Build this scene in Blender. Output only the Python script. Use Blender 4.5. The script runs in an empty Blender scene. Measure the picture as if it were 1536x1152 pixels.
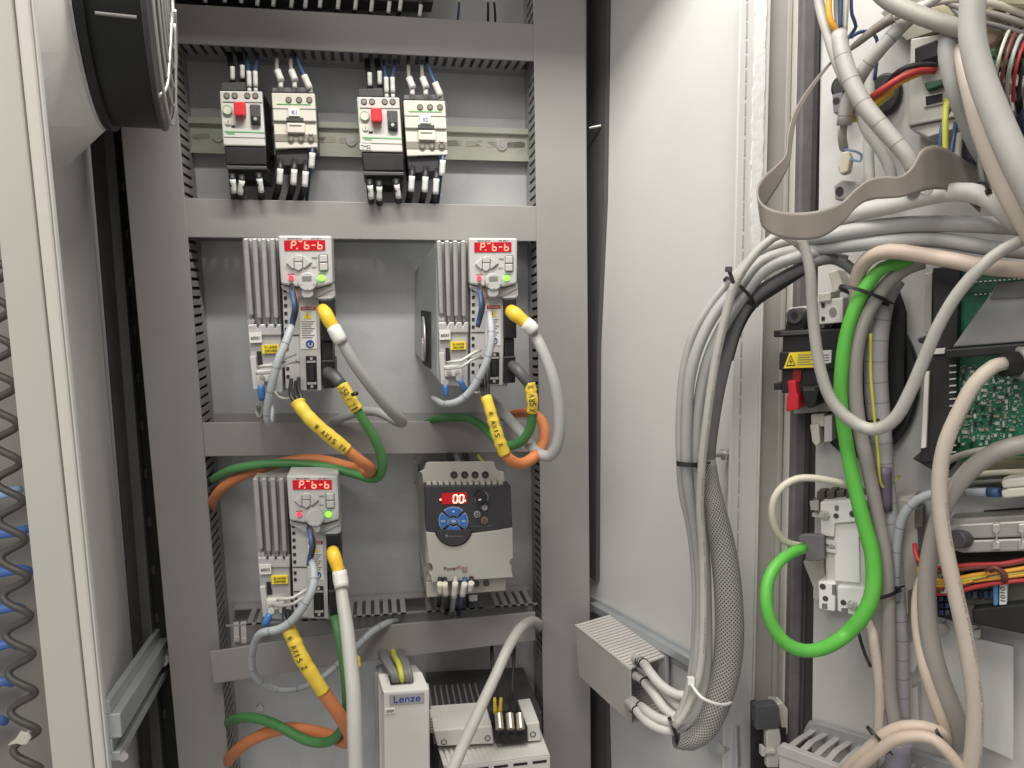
import bpy, bmesh, math, random
from mathutils import Vector, Matrix
random.seed(7)
S = bpy.context.scene
COL = S.collection
# ------------------------------------------------------------------ camera
FPX = 1130.0
YAW, PITCH, ROLL = math.radians(10.4), math.radians(7.2), math.radians(0.35)
FWD = Vector((math.sin(YAW)*math.cos(PITCH), math.cos(YAW)*math.cos(PITCH), -math.sin(PITCH)))
R0 = Vector((math.cos(YAW), -math.sin(YAW), 0))
U0 = R0.cross(FWD)
RGT = R0*math.cos(ROLL) - U0*math.sin(ROLL)
UPV = U0*math.cos(ROLL) + R0*math.sin(ROLL)
CAM = Vector((0, 0, 0))
cd = bpy.data.cameras.new('camera'); co = bpy.data.objects.new('camera', cd); COL.objects.link(co)
cd.sensor_width = 36.0; cd.lens = FPX/1536*36.0; cd.clip_start = 0.01; cd.clip_end = 50
co.matrix_world = Matrix(((RGT.x, UPV.x, -FWD.x, 0), (RGT.y, UPV.y, -FWD.y, 0), (RGT.z, UPV.z, -FWD.z, 0), (0, 0, 0, 1)))
S.camera = co

def ray(x, y):
    return FWD + RGT*((x-768)/FPX) + UPV*((576-y)/FPX)
def P(x, y, Y):
    d = ray(x, y); return d*(Y/d.y)
def depth(p): return p.dot(FWD)
def px(r, p): return r*depth(p)/FPX          # a length of r picture units at world point p, in metres

class Plane:
    """a real vertical plane in the place; n points into the room"""
    def __init__(s, o, n):
        s.o = Vector(o); s.n = Vector(n).normalized()
        s.u = Vector((0, 0, 1)).cross(s.n).normalized(); s.v = s.n.cross(s.u)
    def at(s, x, y, off=0.0):
        d = ray(x, y); o = s.o + s.n*off
        return d*(o.dot(s.n)/d.dot(s.n))
def YP(Y): return Plane((0, Y, 0), (0, -1, 0))

# ------------------------------------------------------------------ mesh building
class MB:
    def __init__(s): s.bm = bmesh.new(); s.uv = s.bm.loops.layers.uv.new('UVMap')
    def poly(s, vs):
        b = [s.bm.verts.new(v) for v in vs]
        try: return s.bm.faces.new(b)
        except ValueError: return None
    def extrude(s, front, vec):
        n = len(front); back = [v + vec for v in front]
        a = [s.bm.verts.new(v) for v in front]; b = [s.bm.verts.new(v) for v in back]
        s.bm.faces.new(a); s.bm.faces.new(b[::-1])
        for i in range(n):
            j = (i+1) % n
            s.bm.faces.new((a[j], a[i], b[i], b[j]))
        return s
    def prism(s, pl, pts, f, b, drop=0.0):
        fr = [pl.at(x, y, f) for x, y in pts]
        return s.extrude(fr, -pl.n*(f-b) + Vector((0, 0, -drop)))
    def loft(s, A, B):
        n = len(A)
        a = [s.bm.verts.new(v) for v in A]; b = [s.bm.verts.new(v) for v in B]
        s.bm.faces.new(a); s.bm.faces.new(b[::-1])
        for i in range(n):
            j = (i+1) % n; s.bm.faces.new((a[j], a[i], b[i], b[j]))
        return s
    def box(s, pl, x0, y0, x1, y1, f, b):
        return s.prism(pl, [(x0, y0), (x1, y0), (x1, y1), (x0, y1)], f, b)
    def disc(s, pl, x, y, r, f, b, n=20, r2=None, sx=1.0):
        c = pl.at(x, y, f); R = px(r, c); Q = R if r2 is None else px(r2, c)
        ring = lambda rr, cc: [cc + pl.u*(rr*sx*math.cos(2*math.pi*i/n)) + pl.v*(rr*math.sin(2*math.pi*i/n)) for i in range(n)]
        return s.loft(ring(R, c), ring(Q, c - pl.n*(f-b)))
    def ringdisc(s, pl, x, y, r, ri, f, b, n=24, a0=0.0, a1=2*math.pi):
        c = pl.at(x, y, f); R = px(r, c); Q = px(ri, c); d = -pl.n*(f-b)
        full = abs(a1-a0) > 6.28
        m = n if full else n+1
        P4 = []
        for i in range(m):
            a = a0 + (a1-a0)*i/n; e = pl.u*math.cos(a) + pl.v*math.sin(a)
            P4.append([s.bm.verts.new(v) for v in (c+e*R, c+e*Q, c+e*Q+d, c+e*R+d)])
        for i in range(m if full else m-1):
            A, B = P4[i], P4[(i+1) % m]
            for k in range(4): s.bm.faces.new((A[k], A[(k+1) % 4], B[(k+1) % 4], B[k]))
        if not full:
            s.bm.faces.new(P4[0]); s.bm.faces.new(P4[-1][::-1])
        return s
    def cyl(s, a, b, r, r2=None, n=14):
        a, b = Vector(a), Vector(b); d = (b-a).normalized()
        u = d.orthogonal().normalized(); v = d.cross(u); r2 = r if r2 is None else r2
        return s.loft([a + u*(r*math.cos(2*math.pi*i/n)) + v*(r*math.sin(2*math.pi*i/n)) for i in range(n)],
                      [b + u*(r2*math.cos(2*math.pi*i/n)) + v*(r2*math.sin(2*math.pi*i/n)) for i in range(n)])
    def obox(s, c, ax, ay, az):     # centre and three half-axes
        c = Vector(c); f = [c-ax-ay-az, c+ax-ay-az, c+ax+ay-az, c-ax+ay-az]
        return s.extrude(f, az*2)
    def tube(s, pts, rad, n=12, step=.006, ell=None):
        """pts: world points; rad: one radius or one per point (m)"""
        pts = [Vector(p) for p in pts]
        rs = list(rad) if hasattr(rad, '__len__') else [rad]*len(pts)
        Q, RR = [], []
        for i in range(len(pts)-1):
            p0 = pts[i-1] if i else pts[0]*2-pts[1]
            p1, p2 = pts[i], pts[i+1]
            p3 = pts[i+2] if i+2 < len(pts) else p2*2-p1
            k = max(2, int((p2-p1).length/step))
            t01, t12, t23 = [max((b-a).length, 1e-6)**.5 for a, b in ((p0, p1), (p1, p2), (p2, p3))]
            m1 = (p2-p1 + ((p1-p0)/t01 - (p2-p0)/(t01+t12))*t12)
            m2 = (p2-p1 + ((p3-p2)/t23 - (p3-p1)/(t12+t23))*t12)
            for j in range(k + (1 if i == len(pts)-2 else 0)):
                t = j/k
                h = p1*(2*t**3-3*t*t+1) + m1*(t**3-2*t*t+t) + p2*(-2*t**3+3*t*t) + m2*(t**3-t*t)
                Q.append(h); RR.append(rs[i]*(1-t)+rs[i+1]*t)
        T = [(Q[min(i+1, len(Q)-1)]-Q[max(i-1, 0)]).normalized() for i in range(len(Q))]
        u = (-FWD) - T[0]*(-FWD).dot(T[0])
        if u.length < .1: u = T[0].orthogonal()
        u.normalize()
        prev = None; L = 0.0
        for i, q in enumerate(Q):
            u = u - T[i]*u.dot(T[i]); u.normalize(); w = T[i].cross(u)
            e = ell or 1.0
            ring = [s.bm.verts.new(q + u*(RR[i]*e*math.cos(2*math.pi*k/n)) + w*(RR[i]*math.sin(2*math.pi*k/n))) for k in range(n)]
            if i: 
                L1 = L + (q-Q[i-1]).length
                for k in range(n):
                    f = s.bm.faces.new((prev[k], prev[(k+1) % n], ring[(k+1) % n], ring[k])); f.smooth = True
                    for lp, (uu, vv) in zip(f.loops, ((L, k/n), (L, (k+1)/n), (L1, (k+1)/n), (L1, k/n))): lp[s.uv].uv = (uu, vv)
                L = L1
            else: s.bm.faces.new(ring[::-1])
            prev = ring
        s.bm.faces.new(prev)
        return s
    def build(s, name, mat, parent=None, bevel=0.0, smooth=False, origin=None, seg=2):
        bm = s.bm
        bmesh.ops.recalc_face_normals(bm, faces=bm.faces)
        if smooth:
            for f in bm.faces: f.smooth = True
        if parent is not None: o0 = parent_world(parent)
        elif origin is not None: o0 = Vector(origin)
        else:
            vs = [v.co for v in bm.verts]
            o0 = Vector(((min(v.x for v in vs)+max(v.x for v in vs))/2, (min(v.y for v in vs)+max(v.y for v in vs))/2, min(v.z for v in vs)))
        bmesh.ops.translate(bm, verts=bm.verts, vec=-o0)
        me = bpy.data.meshes.new(name); bm.to_mesh(me); bm.free()
        me.materials.append(mat)
        o = bpy.data.objects.new(name, me); COL.objects.link(o)
        if parent is not None: o.parent = parent
        else: o.location = o0
        if bevel:
            m = o.modifiers.new('bevel', 'BEVEL'); m.width = bevel; m.segments = seg; m.limit_method = 'ANGLE'; m.angle_limit = math.radians(35)
            try: m.harden_normals = False
            except Exception: pass
        return o
def parent_world(o):
    v = Vector((0, 0, 0))
    while o is not None: v += o.location; o = o.parent
    return v
def thing(name, label, cat, loc, group=None):
    o = bpy.data.objects.new(name, None); COL.objects.link(o); o.location = loc
    o.empty_display_size = .02
    return tag(o, label, cat, group)
def tag(o, label, cat=None, group=None, kind=None):
    o['label'] = label
    if cat: o['category'] = cat
    if group: o['group'] = group
    if kind: o['kind'] = kind
    return o
_tc = {}
def text(parent, s, pl, x0, y0, x1, y1, off, mat, hpx, name='lettering', th=.00025, squeeze=None):
    """lettering from baseline start (x0,y0) to baseline end (x1,y1) on a plane, cap height hpx picture units"""
    a = pl.at(x0, y0, off); b = pl.at(x1, y1, off)
    ux = (b-a); w = ux.length; ux.normalize()
    n = pl.n; uy = n.cross(ux).normalized()
    if uy.z < 0 and abs(ux.z) < .95: uy = -uy
    h = px(hpx, a)
    return text3(parent, s, a, ux, uy, w, h, mat, name, th)
def text3(parent, s, a, ux, uy, w, h, mat, name='lettering', th=.00025):
    if s not in _tc:
        c = bpy.data.curves.new('t', 'FONT'); c.body = s; c.size = 1; c.extrude = 0
        t = bpy.data.objects.new('t', c); COL.objects.link(t)
        dg = bpy.context.evaluated_depsgraph_get(); dg.update()
        m = bpy.data.meshes.new_from_object(t.evaluated_get(dg))
        bpy.data.objects.remove(t); bpy.data.curves.remove(c)
        xs = [v.co.x for v in m.vertices]; ys = [v.co.y for v in m.vertices]
        _tc[s] = ([v.co.copy() for v in m.vertices], [tuple(p.vertices) for p in m.polygons], min(xs), max(xs), 0.0, max(ys))
    V, F, xa, xb, ya, yb = _tc[s]
    o0 = parent_world(parent) if parent is not None else Vector((0, 0, 0))
    n = ux.cross(uy)
    me = bpy.data.meshes.new(name)
    vv = [a + ux*((v.x-xa)/(xb-xa)*w) + uy*((v.y-ya)/(yb-ya)*h) - o0 for v in V]
    me.from_pydata([tuple(v) for v in vv], [], F); me.materials.append(mat)
    o = bpy.data.objects.new(name, me); COL.objects.link(o); o.parent = parent
    md = o.modifiers.new('thick', 'SOLIDIFY'); md.thickness = th; md.offset = 0
    return o

# ------------------------------------------------------------------ materials
_mats = {}
def mat(name, col, rough=.5, metal=0.0, var=.06, scale=60, bump=.0, bscale=400, emit=None, es=0, coat=0, dirt=0.0, aniso=False, spec=.5):
    if name in _mats: return _mats[name]
    m = bpy.data.materials.new(name); m.use_nodes = True; nt = m.node_tree; N = nt.nodes; L = nt.links
    b = N['Principled BSDF']
    b.inputs['Roughness'].default_value = rough; b.inputs['Metallic'].default_value = metal
    b.inputs['Specular IOR Level'].default_value = spec
    tc = N.new('ShaderNodeTexCoord')
    nz = N.new('ShaderNodeTexNoise'); nz.inputs['Scale'].default_value = scale; nz.inputs['Detail'].default_value = 5; nz.inputs['Roughness'].default_value = .6
    mp = N.new('ShaderNodeMapping'); L.new(tc.outputs['Object'], mp.inputs['Vector']); L.new(mp.outputs['Vector'], nz.inputs['Vector'])
    if aniso: mp.inputs['Scale'].default_value = (1.0, 1.0, .12)
    cr = N.new('ShaderNodeMix'); cr.data_type = 'RGBA'
    c = Vector(col[:3])
    cr.inputs[6].default_value = (*[max(0, k*(1-var*1.6)) for k in c], 1); cr.inputs[7].default_value = (*[min(1, k*(1+var*1.6)) for k in c], 1)
    L.new(nz.outputs['Fac'], cr.inputs[0])
    out = cr.outputs[2]
    if dirt:
        n2 = N.new('ShaderNodeTexNoise'); n2.inputs['Scale'].default_value = scale*.35; n2.inputs['Detail'].default_value = 8; n2.inputs['Roughness'].default_value = .7
        L.new(tc.outputs['Object'], n2.inputs['Vector'])
        rp = N.new('ShaderNodeValToRGB'); rp.color_ramp.elements[0].position = .52; rp.color_ramp.elements[1].position = .75
        L.new(n2.outputs['Fac'], rp.inputs['Fac'])
        ml = N.new('ShaderNodeMath'); ml.operation = 'MULTIPLY'; ml.inputs[1].default_value = dirt; L.new(rp.outputs['Color'], ml.inputs[0])
        mx = N.new('ShaderNodeMix'); mx.data_type = 'RGBA'; L.new(ml.outputs[0], mx.inputs[0]); L.new(out, mx.inputs[6])
        mx.inputs[7].default_value = (.12, .105, .085, 1); out = mx.outputs[2]
    L.new(out, b.inputs['Base Color'])
    rm = N.new('ShaderNodeMapRange'); rm.inputs['To Min'].default_value = max(.02, rough-.09); rm.inputs['To Max'].default_value = min(1, rough+.09)
    L.new(nz.outputs['Fac'], rm.inputs['Value']); L.new(rm.outputs['Result'], b.inputs['Roughness'])
    if bump:
        n3 = N.new('ShaderNodeTexNoise'); n3.inputs['Scale'].default_value = bscale; n3.inputs['Detail'].default_value = 3
        L.new(tc.outputs['Object'], n3.inputs['Vector'])
        bp = N.new('ShaderNodeBump'); bp.inputs['Strength'].default_value = bump; bp.inputs['Distance'].default_value = .0006
        L.new(n3.outputs['Fac'], bp.inputs['Height']); L.new(bp.outputs['Normal'], b.inputs['Normal'])
    if emit:
        b.inputs['Emission Color'].default_value = (*emit, 1); b.inputs['Emission Strength'].default_value = es
    if coat: b.inputs['Coat Weight'].default_value = coat; b.inputs['Coat Roughness'].default_value = .15
    _mats[name] = m
    return m
def cable_mat(name, col, rough=.5, printed=False, dirt=.12, rings=0.0):
    """round cable sheath; optional printed legend along its length, optional dark wrap lines"""
    if name in _mats: return _mats[name]
    m = mat(name, col, rough, var=.05, scale=90, bump=.12, bscale=120, dirt=dirt)
    nt = m.node_tree; N = nt.nodes; L = nt.links; b = N['Principled BSDF']
    src = b.inputs['Base Color'].links[0].from_socket
    if printed or rings:
        uv = N.new('ShaderNodeUVMap'); sp = N.new('ShaderNodeSeparateXYZ'); L.new(uv.outputs['UV'], sp.inputs[0])
        def M(op, a, bb):
            n = N.new('ShaderNodeMath'); n.operation = op
            for i, z in enumerate((a, bb)):
                if z is None: continue
                if hasattr(z, 'links'): L.new(z, n.inputs[i])
                else: n.inputs[i].default_value = z
            return n.outputs[0]
        U, V = sp.outputs[0], sp.outputs[1]
        if printed:
            band = M('MULTIPLY', M('GREATER_THAN', V, .87), M('LESS_THAN', V, .93))
            cv = N.new('ShaderNodeCombineXYZ'); L.new(M('MULTIPLY', U, 1.0), cv.inputs[0]); L.new(M('MULTIPLY', V, .12), cv.inputs[1])
            nz = N.new('ShaderNodeTexNoise'); nz.inputs['Scale'].default_value = 620; nz.inputs['Detail'].default_value = 1; L.new(cv.outputs[0], nz.inputs['Vector'])
            n4 = N.new('ShaderNodeTexNoise'); n4.noise_dimensions = '1D'; n4.inputs['Scale'].default_value = 34; n4.inputs['Detail'].default_value = 0; L.new(U, n4.inputs['W'])
            f = M('MULTIPLY', M('MULTIPLY', band, M('GREATER_THAN', nz.outputs['Fac'], .52)), M('GREATER_THAN', n4.outputs['Fac'], .47))
            f = M('MULTIPLY', f, .75)
        else:
            fr = M('FRACT', M('DIVIDE', U, rings), None)
            f = M('MULTIPLY', M('LESS_THAN', fr, .05), .55)
        mx = N.new('ShaderNodeMix'); mx.data_type = 'RGBA'; L.new(f, mx.inputs[0]); L.new(src, mx.inputs[6]); mx.inputs[7].default_value = (.06, .055, .05, 1)
        L.new(mx.outputs[2], b.inputs['Base Color'])
    return m
def braid_mat():
    m = mat('braided_sleeve', (.10, .097, .092), .5)
    nt = m.node_tree; N = nt.nodes; L = nt.links; b = N['Principled BSDF']
    uv = N.new('ShaderNodeUVMap'); sp = N.new('ShaderNodeSeparateXYZ'); L.new(uv.outputs['UV'], sp.inputs[0])
    def M(op, a, bb):
        n = N.new('ShaderNodeMath'); n.operation = op
        for i, z in enumerate((a, bb)):
            if z is None: continue
            if hasattr(z, 'links'): L.new(z, n.inputs[i])
            else: n.inputs[i].default_value = z
        return n.outputs[0]
    u = M('MULTIPLY', sp.outputs[0], 260.0); v = M('MULTIPLY', sp.outputs[1], 22.0)
    d1 = M('SINE', M('MULTIPLY', M('ADD', u, v), 6.2832), None); d2 = M('SINE', M('MULTIPLY', M('SUBTRACT', u, v), 6.2832), None)
    h = M('MAXIMUM', d1, d2)
    k = M('MULTIPLY', M('ADD', h, 1.0), .5); k = M('POWER', k, 2.0)
    mx = N.new('ShaderNodeMix'); mx.data_type = 'RGBA'; L.new(k, mx.inputs[0]); mx.inputs[6].default_value = (.075, .072, .068, 1); mx.inputs[7].default_value = (.36, .35, .33, 1)
    L.new(mx.outputs[2], b.inputs['Base Color'])
    bp = N.new('ShaderNodeBump'); bp.inputs['Strength'].default_value = .6; bp.inputs['Distance'].default_value = .001
    L.new(k, bp.inputs['Height']); L.new(bp.outputs['Normal'], b.inputs['Normal'])
    return m
def zinc_mat(name, col, metal=.35, rough=.45):
    m = mat(name, col, rough, metal, var=.07, scale=9, bump=.05, bscale=200, aniso=True, dirt=.04)
    nt = m.node_tree; N = nt.nodes; L = nt.links; b = N['Principled BSDF']
    src = b.inputs['Base Color'].links[0].from_socket
    tc = N.new('ShaderNodeTexCoord'); vo = N.new('ShaderNodeTexVoronoi'); vo.inputs['Scale'].default_value = 55; L.new(tc.outputs['Object'], vo.inputs['Vector'])
    hs = N.new('ShaderNodeMapRange'); L.new(vo.outputs['Color'], hs.inputs['Value']); hs.inputs['To Min'].default_value = .95; hs.inputs['To Max'].default_value = 1.05
    mx = N.new('ShaderNodeMix'); mx.data_type = 'RGBA'; mx.blend_type = 'MULTIPLY'; mx.inputs[0].default_value = 1
    L.new(src, mx.inputs[6]); L.new(hs.outputs['Result'], mx.inputs[7]); L.new(mx.outputs[2], b.inputs['Base Color'])
    return m
G = dict
pvc = mat('grey_duct_plastic', (.262, .250, .243), .48, var=.04, scale=14, bump=.03, bscale=300, dirt=.05)
pvc_dark = mat('grey_duct_wall', (.29, .28, .272), .5, var=.05)
zinc = zinc_mat('zinc_plate', (.51, .515, .515))
zinc2 = zinc_mat('zinc_bracket', (.50, .53, .54), .6, .35)
rail_m = zinc_mat('yellow_zinc_rail', (.50, .512, .435), .6, .38)
white_paint = mat('light_grey_enamel', (.53, .523, .51), .38, var=.025, scale=8, bump=.12, bscale=900, dirt=.05)
cream_paint = mat('cream_grey_enamel', (.50, .483, .44), .42, var=.03, scale=8, bump=.1, bscale=900, dirt=.05)
inner_paint = mat('grey_enamel_inside', (.68, .67, .655), .42, var=.03, scale=8, bump=.1, bscale=900)
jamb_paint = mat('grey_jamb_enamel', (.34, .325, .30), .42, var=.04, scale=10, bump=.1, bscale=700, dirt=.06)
seal_m = mat('sealant_white', (.66, .65, .64), .35, var=.08, scale=120, bump=1.0, bscale=130)
rubber = mat('rubber_gasket', (.045, .042, .043), .55, var=.2, scale=70, bump=.4, bscale=160)
rubber2 = mat('grey_foam_gasket', (.13, .12, .125), .7, var=.2, scale=60, bump=.8, bscale=120)
black = mat('black_plastic', (.011, .011, .012), .5, var=.15, scale=80, bump=.08)
blackm = mat('black_matt', (.012, .012, .012), .7)
dkgrey = mat('dark_grey_plastic', (.06, .058, .06), .5, var=.1)
cream = mat('cream_plastic', (.60, .575, .50), .42, var=.03, scale=40, dirt=.05)
ivory = mat('ivory_plastic', (.57, .56, .525), .4, var=.03, scale=40, dirt=.04)
white_pl = mat('white_plastic', (.76, .75, .73), .4, var=.02, scale=40, dirt=.03)
label_w = mat('white_label', (.66, .655, .625), .5, var=.02)
label_y = mat('yellow_label', (.78, .60, .03), .45, var=.04)
drive_gr = mat('grey_drive_shell', (.385, .38, .375), .42, var=.03, scale=40, dirt=.04)
drive_lt = mat('light_drive_face', (.475, .47, .458), .4, var=.02, scale=40)
alu = mat('cast_aluminium', (.40, .385, .38), .42, .45, var=.1, scale=60, bump=.25, bscale=500)
alu_lt = mat('bright_aluminium', (.50, .495, .49), .38, .35, var=.06, scale=60, bump=.1)
side_zn = zinc_mat('zinc_side', (.40, .43, .43), .5, .4)
steel = mat('screw_steel', (.60, .585, .56), .33, .6, var=.1)
red_pl = mat('red_plastic', (.62, .022, .035), .38)
blue_pl = mat('blue_plastic', (.03, .12, .42), .4)
blue_key = mat('blue_key', (.035, .13, .40), .4)
ink = mat('black_ink', (.015, .015, .015), .6)
ink_grey = mat('grey_ink', (.16, .16, .16), .6)
ink_red = mat('red_ink', (.40, .02, .02), .6)
ink_blue = mat('blue_ink', (.03, .05, .28), .6)
ink_green = mat('green_ink', (.16, .42, .18), .6)
ink_white = mat('white_ink', (.62, .62, .62), .6)
disp_bg = mat('red_display_window', (.30, .004, .012), .25, emit=(1, .01, .02), es=.22)
seg_on = mat('lit_segment', (.9, .25, .2), .4, emit=(1, .16, .10), es=3.2)
seg_amber = mat('lit_segment_bright', (.9, .4, .25), .4, emit=(1, .42, .25), es=4.0)
led_g = mat('green_led', (.2, .7, .05), .35, emit=(.25, 1, .03), es=1.6)
led_r = mat('red_led', (.7, .05, .1), .35, emit=(1, .04, .10), es=.75)
pcb_m = mat('green_circuit_board', (.012, .17, .085), .4, var=.35, scale=220, coat=.3)
pcb_dk = mat('dark_green_board', (.02, .075, .04), .45, var=.3, scale=160)
tin = mat('tinned_metal', (.62, .63, .60), .35, .5, var=.2, scale=200)
# cables
c_grey = cable_mat('grey_cable', (.36, .36, .35), dirt=.06)
c_grey_p = cable_mat('grey_cable_printed', (.38, .375, .36), printed=True, dirt=.06)
c_blgrey = cable_mat('blue_grey_cable', (.36, .385, .40), dirt=.05, rings=.022)
c_lt = cable_mat('pale_grey_cable', (.425, .415, .385), dirt=.08)
c_lt_p = cable_mat('pale_grey_cable_printed', (.42, .405, .37), printed=True, dirt=.15)
c_wht = cable_mat('white_cable', (.52, .51, .485), dirt=.05)
c_beige = cable_mat('beige_cable', (.54, .44, .36), dirt=.06)
c_beige_p = cable_mat('beige_cable_printed', (.52, .45, .38), printed=True, dirt=.08)
c_taupe = cable_mat('taupe_cable', (.30, .275, .25), dirt=.06)
c_dkgrey = cable_mat('dark_grey_cable', (.16, .158, .158), dirt=.0)
c_gold = cable_mat('cream_cable', (.56, .53, .43), dirt=.05)
c_wrap = cable_mat('spiral_wrap_cable', (.35, .345, .32), rings=.02, dirt=.3)
c_wrapb = cable_mat('clear_wrapped_wires', (.37, .36, .37), rings=.017, dirt=.2)
c_green = cable_mat('bright_green_cable', (.105, .44, .06), dirt=0)
c_dgreen = cable_mat('green_cable', (.055, .19, .055), dirt=0)
c_orange = cable_mat('orange_cable', (.53, .18, .065), dirt=.05)
c_yell = cable_mat('yellow_sleeve', (.70, .50, .05), dirt=.15)
c_black = cable_mat('black_wire', (.02, .02, .021), dirt=0)
c_blue = cable_mat('blue_wire', (.04, .085, .19), dirt=0)
c_ltblue = cable_mat('light_blue_wire', (.28, .42, .66), dirt=0)
c_red = cable_mat('red_wire', (.42, .035, .035), dirt=0)
c_yg = cable_mat('earth_wire', (.50, .50, .06), dirt=0)
c_or2 = cable_mat('amber_wire', (.75, .36, .03), dirt=0)
c_brown = cable_mat('brown_wire', (.18, .055, .045), dirt=0)
braid = braid_mat()
ribbon_m = mat('grey_ribbon', (.235, .21, .18), .5, var=.05, bump=.2, bscale=100)
AMBIENT, LAMP, FRONT_FILL, SIDE_FILL, EXPO = .36, 4.3, 23.0, 15.0, 0.0
# ================================================================== planes of the place
YBACK, YDUCT = .88, .82
BACK = YP(YBACK)
o_ = P(887, 700, .86); WALL = Plane(o_, (-.93, -.36, 0))
o_ = P(1220, 800, .62); DOOR = Plane(o_, (-.75, -.66, 0))
FRM = YP(.64)
def dY(x, off):                       # depth of the swung door under picture column x, less a stand-off
    p = DOOR.at(x, 600, off); return p.y
def solo(name, label, cat, m, M, group=None, kind=None, **kw):
    return tag(M.build(name, m, **kw), label, cat, group, kind)

# ------------------------------------------------------------------ light
w = bpy.data.worlds.new('World'); S.world = w; w.use_nodes = True
w.node_tree.nodes['Background'].inputs[0].default_value = (1.0, .975, .93, 1)
w.node_tree.nodes['Background'].inputs[1].default_value = AMBIENT
def area(name, loc, target, sx, sy, power, col=(1, 1, 1)):
    l = bpy.data.lights.new(name, 'AREA'); l.shape = 'RECTANGLE'; l.size = sx; l.size_y = sy; l.energy = power; l.color = col
    o = bpy.data.objects.new(name, l); COL.objects.link(o); o.location = loc
    d = Vector(target)-Vector(loc); o.rotation_euler = d.to_track_quat('-Z', 'Y').to_euler(); return o
area('cabinet_lamp', (.06, .47, .53), (.06, .80, -.05), .42, .035, LAMP, (1.0, .965, .905))
area('front_fill_light', (-.15, -.55, 1.6), (.1, .75, -.1), .9, .5, FRONT_FILL, (1.0, .955, .89))  # soft fill light added high in front, lifts the post and door
area('side_fill_light', (-1.05, -.75, 1.0), (.42, .58, -.1), .9, .6, SIDE_FILL, (1.0, .97, .92))  # extra fill light added from the left to brighten the swung door
S.view_settings.view_transform = 'Standard'; S.view_settings.look = 'None'; S.view_settings.exposure = EXPO; S.view_settings.gamma = 1

# ------------------------------------------------------------------ mounting plates and walls
M = MB(); M.box(BACK, 215, -320, 930, 1500, 0, -.003)
solo('mounting_plate', 'large zinc-plated mounting plate behind the grey ducts and drives', 'mounting plate', zinc, M)
M = MB(); p0, p1 = Vector((-.52, .6, .432)), Vector((.40, .9, .447))
M.extrude([Vector((-.30, .575, .432)), Vector((.36, .575, .432)), Vector((.36, 1.0, .432)), Vector((-.30, 1.0, .432))], Vector((0, 0, .02)))  # unseen sheet, front edge placed to throw shadow over the cabinet top
solo('shading_roof', 'unseen grey roof sheet added above the picture to shade the cabinet top', 'roof', inner_paint, M)
# side wall on the right, its zinc rail
M = MB(); M.prism(WALL, [(884, -120), (1126, -140), (1118, 0), (1107, 480), (1100, 720), (1090, 1300), (884, 1220)], 0, -.002)
solo('side_wall', 'light grey enamelled cabinet side wall right of the mounting plate', 'wall', white_paint, M)
M = MB()
M.prism(WALL, [(884, 893), (1052, 986), (1056, 1000), (884, 904)], .004, .0002)
M.prism(WALL, [(884, 904), (1056, 1000), (1058, 1016), (884, 915)], .012, .0002)
M.prism(WALL, [(884, 915), (1058, 1016), (1060, 1026), (884, 922)], .004, .0002)
solo('mounting_rail', 'zinc mounting rail running along the light side wall behind the short duct', 'rail', zinc2, M, bevel=.001)
M = MB(); M.prism(WALL, [(1050, 1095), (1078, 1078), (1104, 1090), (1106, 1152), (1098, 1160), (1090, 1138), (1062, 1124)], .006, .0002)
br = solo('corner_bracket', 'zinc corner bracket with a hex bolt at the foot of the light side wall', 'bracket', zinc2, M, bevel=.001)
M = MB(); M.disc(WALL, 1082, 1124, 7, .016, .006, 6); M.disc(WALL, 1082, 1124, 10, .0075, .0061, 20); M.build('bolt', steel, br)
M = MB(); a = WALL.at(1097, 680, .0); M.cyl(a, a+WALL.n*.03+Vector((0, 0, .002)), .0028); M.cyl(a+WALL.n*.006, a+WALL.n*.011, .006, n=6)
solo('threaded_stud', 'short threaded stud with a nut standing out of the light side wall', 'stud', steel, M)
M = MB(); a = P(884, 192, .84); M.cyl(a, a+Vector((.012, -.004, .002)), .0015)
solo('self_tapping_screw', 'small pointed screw tip showing beside the right grey duct', 'screw', steel, M)
M = MB(); M.prism(WALL, [(880, -120), (912, -130), (906, 300), (896, 520), (894, 872), (880, 862)], .006, .0002); M.prism(WALL, [(880, 932), (906, 945), (914, 1240), (880, 1240)], .006, .0002)  # dark strip outlined after the gap between duct and wall
solo('dark_upright', 'dark upright strip between the right grey duct and the light side wall', 'upright', mat('gap_strip_slate', (.075, .073, .075), .5), M)
# dashed weld / foam line along the wall edge
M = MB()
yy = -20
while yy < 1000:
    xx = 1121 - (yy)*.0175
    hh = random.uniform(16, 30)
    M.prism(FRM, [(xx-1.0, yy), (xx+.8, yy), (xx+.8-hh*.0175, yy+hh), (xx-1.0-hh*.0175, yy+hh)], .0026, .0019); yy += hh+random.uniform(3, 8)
solo('seam_line', 'dark broken seam line running down the edge of the light side wall', 'seam', jamb_paint, M)
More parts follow.
